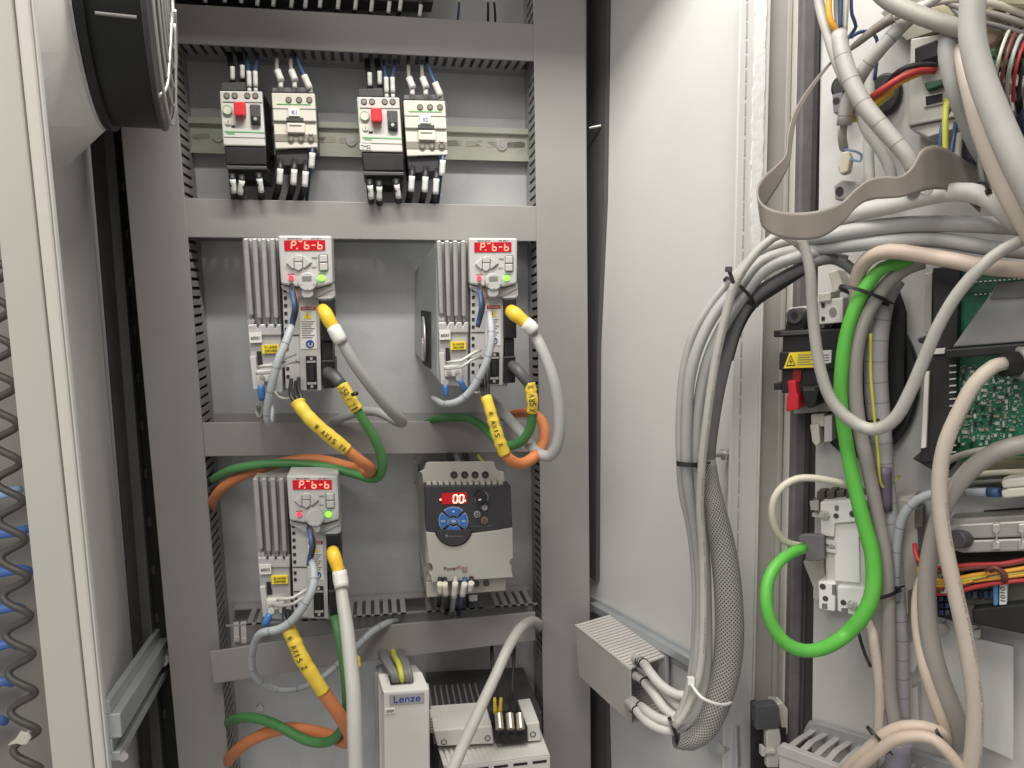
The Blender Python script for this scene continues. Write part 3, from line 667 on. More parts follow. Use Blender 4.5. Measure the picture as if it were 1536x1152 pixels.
# ================================================================== contactors
def contactor(dx, dy, sq, label, k, who):
    F = YP(.798)
    X = lambda x: 407+(x-407)*sq+dx
    Q = lambda pts: [(X(x), y+dy) for x, y in pts]
    t = thing('contactor', label, 'contactor', F.at(X(441), 250+dy, -.03), 'contactors on the hat rail')
    M = MB(); M.prism(F, Q([(409, 142), (470, 143), (474, 222), (414, 223)]), -.004, -.068); M.build('body', mat('contactor_body', (.10, .095, .09), .5), t, bevel=.001)
    M = MB(); M.prism(F, Q([(407, 139), (472, 140), (474.5, 182), (410, 181)]), 0, -.014); M.build('front_cover', cream, t, bevel=.001)
    M = MB(); M.prism(F, Q([(410, 182), (474.5, 183), (476, 221), (413, 223)]), -.003, -.016); M.build('lower_cover', cream, t, bevel=.001)
    M = MB(); M.prism(F, Q([(408, 131), (458, 131), (459, 139), (408, 138)]), -.012, -.06); M.build('terminal_strip', mat('violet_grey', (.20, .195, .215), .5), t, bevel=.001)
    M = MB(); M.prism(F, Q([(415, 155), (466, 156), (466, 157.2), (415, 156.4)]), .0006, -.001); M.build('green_stripe', ink_green, t)
    M = MB(); M.prism(F, Q([(409, 162), (473.5, 163), (473.5, 164), (409, 163)]), .0005, -.001); M.build('seam', ink_grey, t)
    for x in (433, 448.5, 464):
        M = MB(); M.disc(F, X(x), 149.8+dy, 4.6, .0007, -.004, 18); h = M.build('terminal_screw', mat('recess_brown', (.09, .08, .065), .5), t)
        M = MB(); M.disc(F, X(x), 149.8+dy, 3.0, .0012, .0005, 12); M.build('screw_head', mat('brass_grey', (0, 0, 0)), h)
    M = MB(); M.prism(F, Q([(432.5, 162), (449.5, 162.5), (449.8, 174), (433, 173.5)]), .0022, 0); s = M.build('name_tag', label_w, t)
    text(s, k, F, X(438), 171+dy, X(445), 171.2+dy, .0026, ink_blue, 5.6)
    M = MB(); M.prism(F, Q([(429.5, 176), (455, 176.5), (455, 182), (429.7, 181.5)]), .0006, -.004); M.build('slot', mat('slot_dark', (.05, .05, .055), .5), t)
    M = MB(); M.prism(F, Q([(430, 184), (457, 184.5), (457.5, 199), (431, 198.5)]), .0015, -.003); M.build('slider', cream, t, bevel=.0006)
    M = MB(); M.prism(F, Q([(434, 187), (452, 187.4), (452.2, 189), (434, 188.6)]), .002, .001); M.build('slider_groove', ink_grey, t)
    M = MB(); M.prism(F, Q([(412, 201), (475, 202), (475.3, 213), (412.6, 212)]), -.0024, -.006); M.build('terminal_recess', mat('recess_taupe', (.22, .20, .17), .5), t)
    M = MB(); M.disc(F, X(466), 198.5+dy, 3.2, -.001, -.004, 12); M.build('dial', cream, t)
    for x in (436.5, 451.5, 466.5):
        M = MB(); M.disc(F, X(x), 208.5+dy, 4.8, -.0012, -.004, 18); h = M.build('terminal_screw', mat('recess_brown', (0, 0, 0)), t)
        M = MB(); M.disc(F, X(x), 208.5+dy, 2.8, -.0006, -.0013, 12); M.build('screw_head', mat('brass_grey', (0, 0, 0)), h)
    M = MB(); M.prism(F, Q([(413, 224), (462, 223), (462, 246), (416, 250)]), -.008, -.065); M.build('lower_housing', mat('contactor_black', (.03, .03, .03), .5), t, bevel=.001)
    for i, x in enumerate((419, 440)):
        wire('grey_wire', ('left', 'right')[i]+' grey wire with tilted sleeve into the top of the '+who, 'wire', c_taupe, [(X(x)+2, 136+dy, .806), (X(x), 122+dy, .802), (X(x)-3, 106+dy, .806), (X(x)-4, 82+dy, .845), (X(x)-5, 74+dy, .858)], 3, 'wires into the tops of the breakers and contactors',
             [((X(x)+3, 121+dy, .80), (X(x)-3, 106+dy, .803), 5.2), ((X(x)+2, 131+dy, .802), (X(x)+2, 123+dy, .802), 3.6)])
    wire('blue_wire', 'blue wire with slanted white sleeve into the top right of the '+who, 'wire', c_blue, [(X(465), 138+dy, .80), (X(462), 125+dy, .797), (X(452), 104+dy, .80), (X(444), 82+dy, .84), (X(442), 72+dy, .858)], 2.4, 'wires into the tops of the breakers and contactors',
         [((X(465), 133+dy, .797), (X(456), 113+dy, .797), 5), ((X(466), 139+dy, .80), (X(465), 132+dy, .80), 3.4)])
    for i, (x, y, m) in enumerate(((420, 264, c_black), (441, 265, c_black), (458, 268, c_black), (468, 240, c_blue))):
        ye = 300
        wire('blue_wire' if i == 3 else 'black_wire', ('left black wire', 'middle black wire', 'right black wire', 'blue wire')[i]+' out of the bottom of the '+who, 'wire', m,
             [(X(x)+1, y+dy-24, .808), (X(x), y+dy-8, .80), (X(x)-3, y+dy+18, .82), (X(x)-8, ye+dy, .85)], 5 if i < 3 else 2.6, 'wires out of the breakers and contactors', [((X(x)+.5, y+dy-11, .797), (X(x)-1, y+dy+12, .80), 4.6)])
    return t
contactor(0, 0, 1.0, 'left contactor beside the left motor breaker, tag reading K1', 'K1', 'left contactor')
contactor(198, 11, .965, 'right contactor beside the right motor breaker, tag reading K2', 'K2', 'right contactor')

# ================================================================== hanging terminal wires, very top
BT = MB(); BT.prism(YP(.835), [(262, -60), (650, -60), (650, 3), (262, -8)], 0, -.03)
solo('terminal_strip', 'dark terminal strip along the very top from which white wire sleeves hang', 'terminal strip', dkgrey, BT)
for i, x in enumerate((308, 337, 362, 386, 410, 437, 458, 480, 507, 533, 557, 583, 600, 630)):
    h = (4, 4, 5, 9, 10, 12, 13, 12, 14, 15, 18, 20, 17, 25)[i]
    wire('black_wire', 'black control wire with white sleeve hanging from the dark terminal strip at the top', 'wire', c_black, [(x+2, -30, .83), (x, h-6, .83), (x-3, h+10, .85), (x-4, h+30, .86)], 3.2, 'control wires hanging at the very top',
         [((x+1.5, h-18, .827), (x-.5, h, .829), 3.0)])
for i, x in enumerate((690, 733, 742)):
    wire('black_wire' if i else 'blue_wire', ('blue wire with white sleeve at the top, right of the hanging black wires', 'thin black wire at the top right, left one of the pair', 'thin black wire at the top right, right one of the pair')[i], 'wire', c_black if i else c_blue, [(x-3, -40, .84), (x-1, 0, .84), (x-3+i*2, 28, .85), (x-4+i*2, 46, .86)], 1.8, None, [((x-2, -14, .838), (x-1.2, 3, .838), 2.8)])

# ================================================================== servo drives
SEG = {'a': ((0, 1), (1, 1)), 'b': ((1, 1), (1, .5)), 'c': ((1, .5), (1, 0)), 'd': ((0, 0), (1, 0)), 'e': ((0, .5), (0, 0)), 'f': ((0, 1), (0, .5)), 'g': ((0, .5), (1, .5))}
CH = {'P': 'abefg', '6': 'cdefg', '-': 'g', '~': 'a', '0': 'abcdef'}
def seven(parent, pl, ch, x, y, w_, h, off, m, th=1.5, slant=.06):
    """seven-segment character, lower-left corner (x,y) in picture units"""
    M = MB()
    for s_ in CH[ch]:
        (ax_, ay), (bx, by) = SEG[s_]
        A = Vector((x+ax_*w_+ay*h*slant, y-ay*h)); B = Vector((x+bx*w_+by*h*slant, y-by*h)); d = (B-A).normalized()
        A = A + d*th*.55; B = B - d*th*.55; n_ = Vector((-d.y, d.x))*th*.5
        pts = [A-d*th*.4, A+n_, B+n_, B+d*th*.4, B-n_, A-n_]
        M.prism(pl, [(q.x, q.y) for q in pts], off+.0003, off)
    return M.build('digit', m, parent)
def drive(ox, oy, sx, sy, k, label, tag1, lab1, lab2, side=False, window_label=True, drop=0.0):
    FY = .70; F = YP(FY)
    X = lambda x, y: ox+(x-416)*sx+k*(y-353)
    Yv = lambda y: oy+(y-353)*sy
    Q = lambda pts: [(X(x, y), Yv(y)) for x, y in pts]
    c = lambda x, y: (X(x, y), Yv(y))
    t = thing('servo_drive', label, 'servo drive', F.at(X(440, 588), Yv(588), -.08), 'servo drives on the mounting plate')
    pr = lambda pts, f, b, name, m, par=None, bev=0.0: (lambda M: M.build(name, m, par or t, bevel=bev))(MB().prism(F, Q(pts), f, b))
    dz = -(YBACK-FY)
    # body behind everything
    if side:
        bm_ = MB(); fr = [F.at(x, y, -.016) for x, y in Q([(362, 362), (487, 357), (490, 588), (380, 586), (372, 575)])]
        bk = [v + Vector((0, -dz-.017, 0)) for v in fr]; bk[0] += Vector((-.011, 0, -.022)); bk[3] += Vector((-.008, 0, .012)); bk[4] += Vector((-.012, 0, .012))
        bm_.loft(fr, bk).build('body', side_zn, t, bevel=.0012)
    else: MB().prism(F, Q([(364, 357), (487, 357), (490, 588), (379, 584)]), -.030, dz+.001, drop).build('body', drive_gr, t, bevel=.0015)
    if side:
        sp = thing_side = MB()
        xl, yt = X(364, 400), Yv(470)
        a0 = F.at(*c(363.5, 470), -.05)+Vector((-.0046, 0, 0)); a1 = F.at(*c(370, 560), -.05)+Vector((-.0046, 0, 0)); dv = Vector((-.0040, .055, 0)); e = Vector((-.0012, 0, 0))
        M = MB(); M.extrude([a0+e, a0+e+dv, a1+e+dv, a1+e], Vector((.004, 0, 0))); g = M.build('fan_grille', blackm, t)
        M = MB()
        for r in (.010, .016, .022):
            cc = (a0+a1)/2 + dv*.5 + Vector((-.003, 0, 0)); M.tube([cc+Vector((0, r*math.cos(q*.314), r*math.sin(q*.314))) for q in range(21)], .0012, 6, .02)
        M.build('fan_guard', steel, g)
    # heatsink with fins
    pr([(363, 360), (416, 359), (421, 490), (371, 490)], -.012, -.04, 'heatsink_base', alu, bev=.001)
    for i, x in enumerate((363.2, 376.5, 390, 403.5)):
        xb = x+8.0-(i*.9)
        pr([(x, 357), (x+8.2, 357), (xb+8.2, 478-4*(i == 0)), (xb+1.2, 478-4*(i == 0))], -.001, -.014, 'fin', alu, bev=.0014)
        pr([(xb+2.0, 470), (xb+7.4, 470), (xb+6.6, 487), (xb+3.6, 487)], -.004, -.014, 'fin_tip', alu, bev=.001)
    M = MB(); M.disc(F, *c(376, 482), 5, -.004, -.012, 14); M.disc(F, *c(376, 482), 2.4, -.003, -.004, 6); M.build('screw', steel, t)
    # lower box
    pr([(372, 500), (421, 500), (424, 590), (379, 585)], -.004, -.035, 'connector_box', drive_gr, bev=.001)
    pr([(371, 487), (384, 486.5), (386, 494), (389, 486.5), (397, 486.5), (399, 494), (402, 486.5), (410, 486.5), (412, 494), (415, 486.5), (421, 486.5), (421.5, 503), (372, 503)], -.002, -.012, 'box_bevel', alu_lt, bev=.0008)
    s = pr([(373, 499), (391.5, 498.5), (392.3, 513.5), (374.3, 514.5)], -.0008, -.005, 'white_tag', label_w)
    text(s, tag1, F, *c(376, 509.5), *c(390, 508.8), -.0004, ink, 4.6*sx)
    s = pr([(392, 518), (417.5, 517), (419, 529.3), (393.5, 530.3)], -.0010, -.005, 'yellow_tag', label_y)
    text(s, lab1, F, *c(396, 522.7), *c(415, 522.0), -.0006, ink, 3.5*sx); text(s, lab2, F, *c(397, 528.2), *c(415.5, 527.5), -.0006, ink, 3.5*sx)
    pr([(384.5, 527), (391, 527), (394, 547), (386, 548)], -.003, -.005, 'slot', blackm)
    pr([(374, 535), (383, 534.5), (388, 584), (380, 585)], -.0015, -.006, 'side_bar', drive_lt, bev=.0006)
    tb = pr([(384, 556), (412, 555.5), (414, 572), (386, 573)], .002, -.005, 'terminal_block', ivory, bev=.0008)
    for x in (392, 406):
        M = MB(); M.disc(F, *c(x, 566), 4.2, .0045, .002, 14); M.disc(F, *c(x, 566), 2.0, .0058, .0045, 6); M.build('screw', steel, tb)
    # left connector strip with square holes
    pr([(423, 430), (447, 431), (451, 585), (428, 583)], -.003, -.035, 'terminal_strip', drive_lt, bev=.0008)
    for y in (436, 447, 458.5, 470, 482, 494, 512, 523, 553, 565):
        x = 424.8+(y-436)*.033; pr([(x, y-2.4), (x+4.6, y-2.4), (x+4.7, y+2.6), (x+.1, y+2.6)], -.0024, -.004, 'terminal_hole', blackm)
    for y in (502, 542):
        x = 424+(y-436)*.033; pr([(x, y), (x+22, y), (x+22, y+1.3), (x, y+1.3)], -.0024, -.004, 'gap', blackm)
    # centre plate with rating label
    pr([(447, 446), (479, 446), (482, 586), (450, 586)], -.002, -.035, 'centre_panel', drive_lt, bev=.0008)
    s = pr([(449.5, 459), (473.5, 458.5), (475.5, 523), (451, 523.5)], -.0014, -.003, 'rating_label', label_w)
    pr([(450.3, 460), (473, 459.5), (473.2, 465), (450.5, 465.5)], -.0010, -.002, 'red_band', ink_red, s)
    text(s, 'DANGER', F, *c(453, 464.4), *c(470.5, 464), -.0008, ink_white, 3.3*sx)
    pr([(460.5, 466.5), (467, 478), (454.3, 478.4)], -.0010, -.002, 'warning_triangle', label_y, s)
    text(s, '!', F, *c(460, 477.3), *c(461.2, 477.2), -.0008, ink, 6*sx)
    for j in range(8):
        yy = 482+j*3.4; x1 = 471.5-(j % 3)*2.6; xx = 452+(yy-482)*.03
        pr([(xx, yy), (x1, yy-.2), (x1, yy+.9), (xx, yy+1.1)], -.0011, -.002, 'print_line', ink_grey, s)
    M = MB(); M.disc(F, *c(464.5, 516), 6.0*sx, -.0009, -.002, 24); bs = M.build('blue_symbol', ink_blue, s)
    M = MB(); M.ringdisc(F, *c(465, 516.5), 3.6*sx, 2.2*sx, -.0005, -.001, 16, 2.2, 7.0); M.build('symbol_mark', ink_white, bs)
    # D-sub
    ds = pr([(458, 534), (474, 534), (475.5, 584), (459.5, 584)], -.0005, -.01, 'data_connector', black, bev=.0006)
    pr([(459.5, 541.5), (473, 541), (473.2, 543.8), (459.6, 544.2)], .0006, -.001, 'shell_edge', steel, ds); pr([(460.5, 573.5), (474, 573), (474.3, 576.6), (460.8, 577.2)], .0006, -.001, 'shell_edge', steel, ds)
    pr([(463, 547), (470.5, 547), (471.5, 571), (464, 571)], .0022, -.001, 'socket', blackm, ds, .0005)
    for y in (538, 580):
        M = MB(); M.disc(F, *c(466.6+(y-538)*.02, y), 2.2, .0012, -.0005, 10); M.build('screw', steel, ds)
    # right-hand black connectors
    pr([(476.5, 434), (498, 432), (500, 448), (477, 450)], .001, -.04, 'connector_cap', drive_gr, bev=.0008)
    pr([(476.5, 446), (496, 445), (496.4, 447.5), (476.8, 448.5)], .0018, 0, 'cap_edge', drive_lt)
    pr([(478, 449), (499, 448), (502, 512), (481, 512)], .003, -.04, 'upper_plug', black, bev=.0012)
    pr([(482, 512), (498, 512), (499.5, 541), (483, 541)], -.001, -.04, 'middle_plug', black, bev=.001)
    pr([(482, 541), (501.5, 540), (503, 582), (484, 583.5)], .004, -.04, 'lower_plug', black, bev=.0012)
    pr([(482.2, 541), (501.5, 540), (501.8, 543.2), (482.5, 544)], .005, .003, 'plug_edge', dkgrey, bev=.0004)
    pr([(497, 426), (499.5, 425), (501.5, 444), (499.5, 446)], -.0005, -.03, 'side_edge', drive_lt)
    # front keypad
    kp = pr([(416, 353), (497, 353.5), (499, 425), (475, 432), (468, 428), (452, 427), (445, 431), (421, 426)], .006, -.03, 'keypad', drive_lt, bev=.0018)
    pr([(421, 427), (445, 432), (452, 428), (468, 429), (475, 433), (499, 426), (499.5, 434), (475, 447), (446, 447), (422, 433)], .002, -.03, 'keypad_skirt', drive_gr, kp, .001)
    d = pr([(425.5, 360.5), (487, 360), (487.6, 375.5), (426.3, 376)], .0066, .002, 'display', disp_bg, kp)
    zs = sy
    for ch, x in (('P', 436.5), ('~', 446.5), ('6', 456.3), ('-', 466.5), ('6', 476.2)):
        px_, py_ = c(x, 373.2); seven(d, F, ch, px_, py_, 6.0*sx, 11*sy, .0069, seg_on, 1.55*sx)
    M = MB(); M.disc(F, *c(445, 372.8), 1.05*sx, .0072, .0069, 10); M.build('digit', seg_on, d)
    # keys
    for pts in ([(428.5, 394.5), (438.5, 384.5), (440.2, 386), (440.2, 402), (438.5, 403.5)], [(441, 384), (447, 381.5), (453, 384), (453, 392.4), (441, 392.4)], [(441, 393.4), (453, 393.4), (453, 402.5), (447, 406.5), (441, 403)], [(454, 385.5), (456, 384), (467, 393.5), (456, 402.5), (454, 401)]):
        pr([(x+.4, y+1.0) for x, y in pts], .0064, .004, 'key_gap', ink_grey, kp)
        pr(pts, .0084, .005, 'key', drive_lt, kp, .0007)
    ring = [(477, 383), (478.5, 381), (489.5, 380.5), (491.4, 382.5), (492.3, 404.5), (490.7, 407), (479.5, 407.3), (477.7, 405.3)]
    pr(ring, .0064, .004, 'key_frame', mat('key_frame_grey', (.16, .20, .17), .5), kp)
    pr([(478.6, 382.3), (490, 382), (490.5, 393), (478.9, 393.3)], .0085, .005, 'key', drive_lt, kp, .0007)
    pr([(478.9, 394.6), (490.6, 394.2), (491, 405.5), (479.5, 405.8)], .0085, .005, 'key', drive_lt, kp, .0007)
    text(kp, 'MODE', F, *c(467.5, 388.0), *c(475.5, 387.8), .0063, ink_grey, 2.4*sx); text(kp, 'ENT', F, *c(468, 402.5), *c(475, 402.3), .0063, ink_grey, 2.4*sx)
    text(kp, 'ALARM', F, *c(431, 412.0), *c(441.5, 411.8), .0063, ink_red, 2.1*sx); text(kp, 'POWER', F, *c(477.5, 411.8), *c(487.5, 411.6), .0063, ink_green, 2.1*sx)
    text(kp, 'SERVO DRIVE', F, *c(431, 358.6), *c(452, 358.5), .0063, ink_grey, 2.0*sx); text(kp, 'AC 400 V', F, *c(466, 358.4), *c(482, 358.3), .0063, ink_grey, 2.0*sx)
    M = MB(); M.disc(F, *c(436, 417), 3.6*sx, .0078, .005, 16, r2=4.2*sx); M.build('alarm_light', led_r, kp)
    M = MB(); M.disc(F, *c(482, 417), 4.2*sx, .0080, .005, 16, r2=4.8*sx); M.build('power_light', led_g, kp)
    # round cover
    M = MB(); M.disc(F, *c(460.5, 422.5), 13.6*sx, .0135, .006, 30, r2=14.6*sx); rc = M.build('round_cover', drive_lt, kp, bevel=.0006)
    pr([(452, 434), (469, 433.5), (469.5, 443), (465, 447), (455, 447.5), (451.5, 443.5)], .012, .0, 'cover_clip', drive_gr, kp, .001)
    if window_label:
        pr([(452.5, 414.5), (466.5, 414), (466.8, 421), (452.8, 421.5)], .0139, .012, 'cover_window', mat('lcd_grey', (.20, .20, .19), .35), rc)
    for a in (200, 340, 270):
        q = math.radians(a); M = MB(); M.disc(F, X(460.5, 422)+10.5*sx*math.cos(q), Yv(422.5)-10.5*sx*math.sin(q), 1.3, .0140, .013, 8); M.build('cover_pin', steel, rc)
    return t
D1 = (416.4, 353, 1, 1, 0); D2 = (703.0, 356.5, .905, .95, -.036); D3 = (429.5, 713.5, .955, .918, 0)
drive(*D1, 'upper left servo drive, finned, red display lit, green cable hanging from its right plug', '60SX1', 'Y1-AXIS', 'DRIVER', window_label=True)
drive(*D2, 'upper right servo drive, finned, its zinc left side showing, red display lit', '60SX3', 'X-AXIS', 'DRIVER', side=True, window_label=True)
drive(*D3, 'lower servo drive, finned, red display lit, below the orange and green loop', '60SX2', 'Z-AXIS', 'DRIVER', window_label=False, drop=.042)

# ================================================================== frequency inverter
FI = YP(.74)
iv = thing('frequency_inverter', 'black and grey frequency inverter with blue round keypad and red display', 'inverter', FI.at(700, 897, -.08))
def ip(pts, f, b, name, m, par=None, bev=0.0, drop=0.0): return MB().prism(FI, pts, f, b, drop).build(name, m, par or iv, bevel=bev)
inv_g = mat('inverter_grey', (.39, .378, .34), .42, var=.03, scale=40, dirt=.05)
inv_k = mat('inverter_black', (.035, .033, .037), .38, var=.1)
ip([(638, 727), (762, 724), (762, 866), (640, 872)], -.012, -(YBACK-.74)+.001, 'body', inv_g, bev=.0015, drop=.044)
top_ = ip([(639, 694), (645, 692.5), (741, 691.5), (742.5, 698), (745.5, 705), (752, 706.5), (756, 707.5), (757.6, 727), (636, 730), (632.5, 709), (627.5, 707.5), (637, 704)], -.016, -(YBACK-.74)+.002, 'top_cap', inv_g, bev=.0015, drop=.044)
for x in (681, 697, 712.6, 728):
    M = MB(); M.disc(FI, x, 712.3, 5.2, -.0148, -.02, 20); h = M.build('terminal_hole', blackm, top_)
    M = MB(); M.disc(FI, x, 712.6, 3.0, -.0144, -.016, 12); M.build('screw_head', dkgrey, h)
M = MB()
for k in range(13): M.prism(FI, [(641+k*9, 726.5-k*.25), (646.5+k*9, 726.3-k*.25), (645+k*9, 731-k*.25), (639.5+k*9, 731.2-k*.25)], -.004, -.02)
M.build('vent_comb', inv_g, iv)
ip([(638, 725), (758, 722.5), (760, 733), (637, 734)], -.018, -.03, 'vent_recess', blackm)
ip([(637, 729), (766, 728), (769, 791.5), (709, 800), (707.5, 803), (652, 800), (639, 798)], -.0005, -.018, 'black_panel', inv_k, bev=.0018)
# lower cover with the rounded cut-out
arc = [(680.5+28.5*math.cos(math.radians(a)), 791.5-28.5*math.sin(math.radians(a))) for a in range(198, 344, 8)]
cov = ip([(639, 798.5), (652.5, 800)] + arc + [(711, 800.5), (740, 797), (769, 792), (769.5, 838)] + [(770-5.5*math.sin(math.radians(a)), 844-6.5*math.cos(math.radians(a))) for a in range(20, 165, 20)] + [(767, 853), (769.5, 866), (648, 873.5), (646, 862)] + [(641+8.5*math.sin(math.radians(a)), 853+9*math.cos(math.radians(a))) for a in range(20, 165, 18)], .0015, -.02, 'lower_cover', inv_g, bev=.0016)
lob = [(680.5+27*math.cos(math.radians(a)), 791.5-27*math.sin(math.radians(a))) for a in range(190, 352, 8)]
ip([(652, 795)]+lob+[(709, 795)], .004, -.018, 'keypad_lobe', inv_k, bev=.0014)
rim = [(680.5+32*math.cos(math.radians(a)), 794.5-31*math.sin(math.radians(a))) for a in range(196, 346, 8)]
ip(rim, -.004, -.02, 'lobe_rim', mat('rim_shade_plastic', (.30, .29, .265), .45), bev=.001)
M = MB(); M.disc(FI, 642.5, 852.5, 6.5, -.008, -.014, 18); sc = M.build('cover_screw', mat('brass_grey', (0, 0, 0)), iv)
text(cov, 'Power', FI, 666, 856.2, 686, 855.2, .0019, mat('maroon_ink', (.10, .03, .03), .6), 6.2)
text(cov, 'Flex', FI, 686.5, 855.2, 701.5, 854.4, .0019, mat('maroon_light', (.30, .12, .10), .6), 6.6)
text(cov, '525', FI, 693.5, 858.8, 701, 858.4, .0019, mat('maroon_ink', (0, 0, 0)), 2.6)
d = ip([(662.5, 740), (699.5, 738.5), (700, 755), (663, 756.5)], .0004, -.002, 'display', disp_bg)
for ch, x in (('0', 679.8), ('0', 689.0)): seven(d, FI, ch, x, 754, 6.0, 11.4, .0007, seg_amber, 1.7)
for x in (697.5, 660.8):
    M = MB(); M.disc(FI, x, 751 if x > 690 else 749.6, 1.3, .001, .0005, 10); M.build('lit_dot', seg_amber, d)
text(iv, 'FWD', FI, 668, 761.8, 676, 761.6, .0002, mat('dim_red_ink', (.22, .06, .05), .6), 2.2); text(iv, 'RUN', FI, 682, 761.5, 690, 761.3, .0002, mat('dim_red_ink', (0, 0, 0)), 2.2)
M = MB(); M.ringdisc(FI, 722.3, 746.8, 11, 8.6, .0006, -.001, 28, math.radians(-30), math.radians(215)); M.build('knob_scale', ink_grey, iv)
M = MB(); M.disc(FI, 722, 747.3, 8.4, .009, 0, 26, r2=9); kn = M.build('speed_knob', black, iv, bevel=.0006)
M = MB(); M.prism(FI, [(717.5, 749.5), (721.5, 748.3), (722, 750), (718, 751.3)], .0096, .008); M.build('knob_mark', label_w, kn)
for (x, y, r, m) in ((727, 761.5, 5, ink_grey), (716, 772, 5, mat('key_grey', (.26, .25, .25), .5)), (727, 781, 5.2, mat('key_maroon', (.22, .12, .11), .5))):
    M = MB(); M.disc(FI, x, y, r*1.05, .0014, -.001, 20, r2=r*1.1); b = M.build('key', m, iv, bevel=.0004)
    M = MB(); M.ringdisc(FI, x, y, r*.62, r*.38, .0018, .001, 14); M.build('key_symbol', ink_white if m is ink_grey else dkgrey, b)
def sector(a0, a1, r0, r1, cx=680.3, cy=781.8, fx=1.0, fy=.95):
    A = [math.radians(a0+(a1-a0)*i/10) for i in range(11)]
    return [(cx+r1*fx*math.cos(a), cy-r1*fy*math.sin(a)) for a in A] + [(cx+r0*fx*math.cos(a), cy-r0*fy*math.sin(a)) for a in A[::-1]]
for a0, nm in ((50, 'up'), (-37, 'right'), (230, 'down'), (143, 'left')):
    a1 = a0+(80 if nm in ('up', 'down') else 74)
    ip(sector(a0, a1, 8.6, 22.2), .0012, -.002, 'key_outline', mat('key_outline', (.30, .38, .5), .5))
    kk = ip(sector(a0+3, a1-3, 9.8, 21), .0030, -.002, 'blue_key', blue_key, bev=.0005)
    am = math.radians((a0+a1)/2); sx_, sy_ = 680.3+15.5*math.cos(am), 781.8-14.8*math.sin(am)
    if nm in ('up', 'down'):
        s_ = 1 if nm == 'up' else -1
        ip([(sx_, sy_-1.9*s_), (sx_+1.9, sy_+1.4*s_), (sx_-1.9, sy_+1.4*s_)], .0034, .0028, 'arrow', ink_white, kk)
    else: text(kk, 'ESC' if nm == 'left' else 'SEL', FI, sx_-3.3, sy_+1.2, sx_+3.3, sy_+1.0, .0033, ink_white, 2.6)
ov = lambda r: [(680.3+r*math.cos(math.radians(a)), 781.8-r*.62*math.sin(math.radians(a))) for a in range(0, 360, 15)]
ip(ov(8.2), .0012, -.002, 'key_outline', mat('key_outline', (0, 0, 0))); kk = ip(ov(6.8), .0030, -.002, 'blue_key', blue_key, bev=.0005)
ip(ov(3.6), .0034, .0028, 'key_symbol', mat('key_outline', (0, 0, 0)), kk)
ip([(668.3, 802), (672, 802), (672, 804.5), (670.1, 806.5), (668.3, 804.5)], .0044, .003, 'emblem', ink_grey); text(iv, 'Allen-Bradley', FI, 673.5, 806, 694, 805.4, .0042, ink_grey, 2.8)
text(iv, 'AC DRIVE 3 PHASE', FI, 706, 790.6, 737, 789.0, .0002, ink_grey, 1.6)
lo = ip([(639, 873), (759, 866), (759.5, 886), (640, 897)], -.012, -(YBACK-.74)+.002, 'lower_cap', inv_g, bev=.0015)
for x in (714.5, 729.5):
    M = MB(); M.disc(FI, x, 876-(x-714)*.06, 5, -.0108, -.016, 18); h = M.build('terminal_hole', mat('recess_brown', (0, 0, 0)), lo)
ip([(704, 893), (716, 892), (716, 901), (704, 902)], -.014, -.02, 'lower_clip', inv_g)
M = MB()
s0 = FI.at(638.2, 735, -.022)
for k in range(15):
    for j in range(3):
        a = s0 + Vector((-.0006, .012+.040*j, -.0062*k)); M.extrude([a, a+Vector((0, .030, 0)), a+Vector((0, .030, -.003)), a+Vector((0, 0, -.003))], Vector((.0012, 0, 0)))
M.build('side_vents', dkgrey, iv)
for i, (x, y, x2, y2, m, mm) in enumerate(((660, 873, 659, 892, c_gold, c_black), (667, 873, 671, 898, c_gold, c_black), (683, 872, 679, 905, c_wht, c_grey), (697, 873, 690, 900, c_wht, c_blue), (707, 872, 703, 886, c_wht, c_black))):
    wire('control_wire', ('first', 'second', 'third', 'fourth', 'fifth')[i]+' wire from the left under the frequency inverter, with pale sleeve', 'wire', mm, [(x, y-6, .737), (x, y+6, .731), ((x+x2)/2, (y+y2)/2+4, .74), (x2, y2+6, .80), (x2-2, y2+22, .85)], 3.6, 'wires out of the bottom of the inverter', [((x, y+2, .728), ((x+x2)/2, (y+y2)/2+7, .732), 4.6)], m)
for i, (x, m) in enumerate(((679, c_black), (690, c_dkgrey), (704, c_black), (724, c_yg))):
    wire('supply_wire', ('first black', 'second dark grey', 'third black', 'yellow green')[i]+' wire entering the top of the frequency inverter', 'wire', m, [(x-6, 680, .84), (x-4, 688, .80), (x+(8 if i == 3 else 0), 700, .79)], 4.5 if i < 3 else 2.2, 'wires into the top of the inverter')

# ================================================================== slim white drive, lower centre
FW = YP(.675)
wd = thing('slim_drive', 'slim white drive with a blue lettered badge and wires in its top, at the bottom', 'drive', FW.at(610, 1230, -.06))
def wp(pts, f, b, name, m, par=None, bev=0.0, drop=0.0): return MB().prism(FW, pts, f, b, drop).build(name, m, par or wd, bevel=bev)
wp([(575, 1038.5), (644, 1033), (645.5, 1240), (577.5, 1240)], 0, -.012, 'front_cover', ivory, bev=.0016)
A4 = [FW.at(574.5, 1038.5, -.0005), FW.at(644, 1033.2, -.0005), FW.at(632.5, 1007, -.022), FW.at(567, 1011, -.022)]
M = MB(); M.extrude(A4, Vector((0, .012, -.012))); M.build('top_bevel', ivory, wd, bevel=.0012)
wp([(567, 1011.5), (632, 1007.5), (644.5, 1240), (571, 1240)], -.023, -.19, 'body', ivory, bev=.0015, drop=.075)
wp([(562, 1009), (567, 1008.6), (572, 1240), (565, 1240)], -.03, -.19, 'side_plate', mat('slate_plastic', (.26, .255, .26), .5), bev=.001, drop=.075)
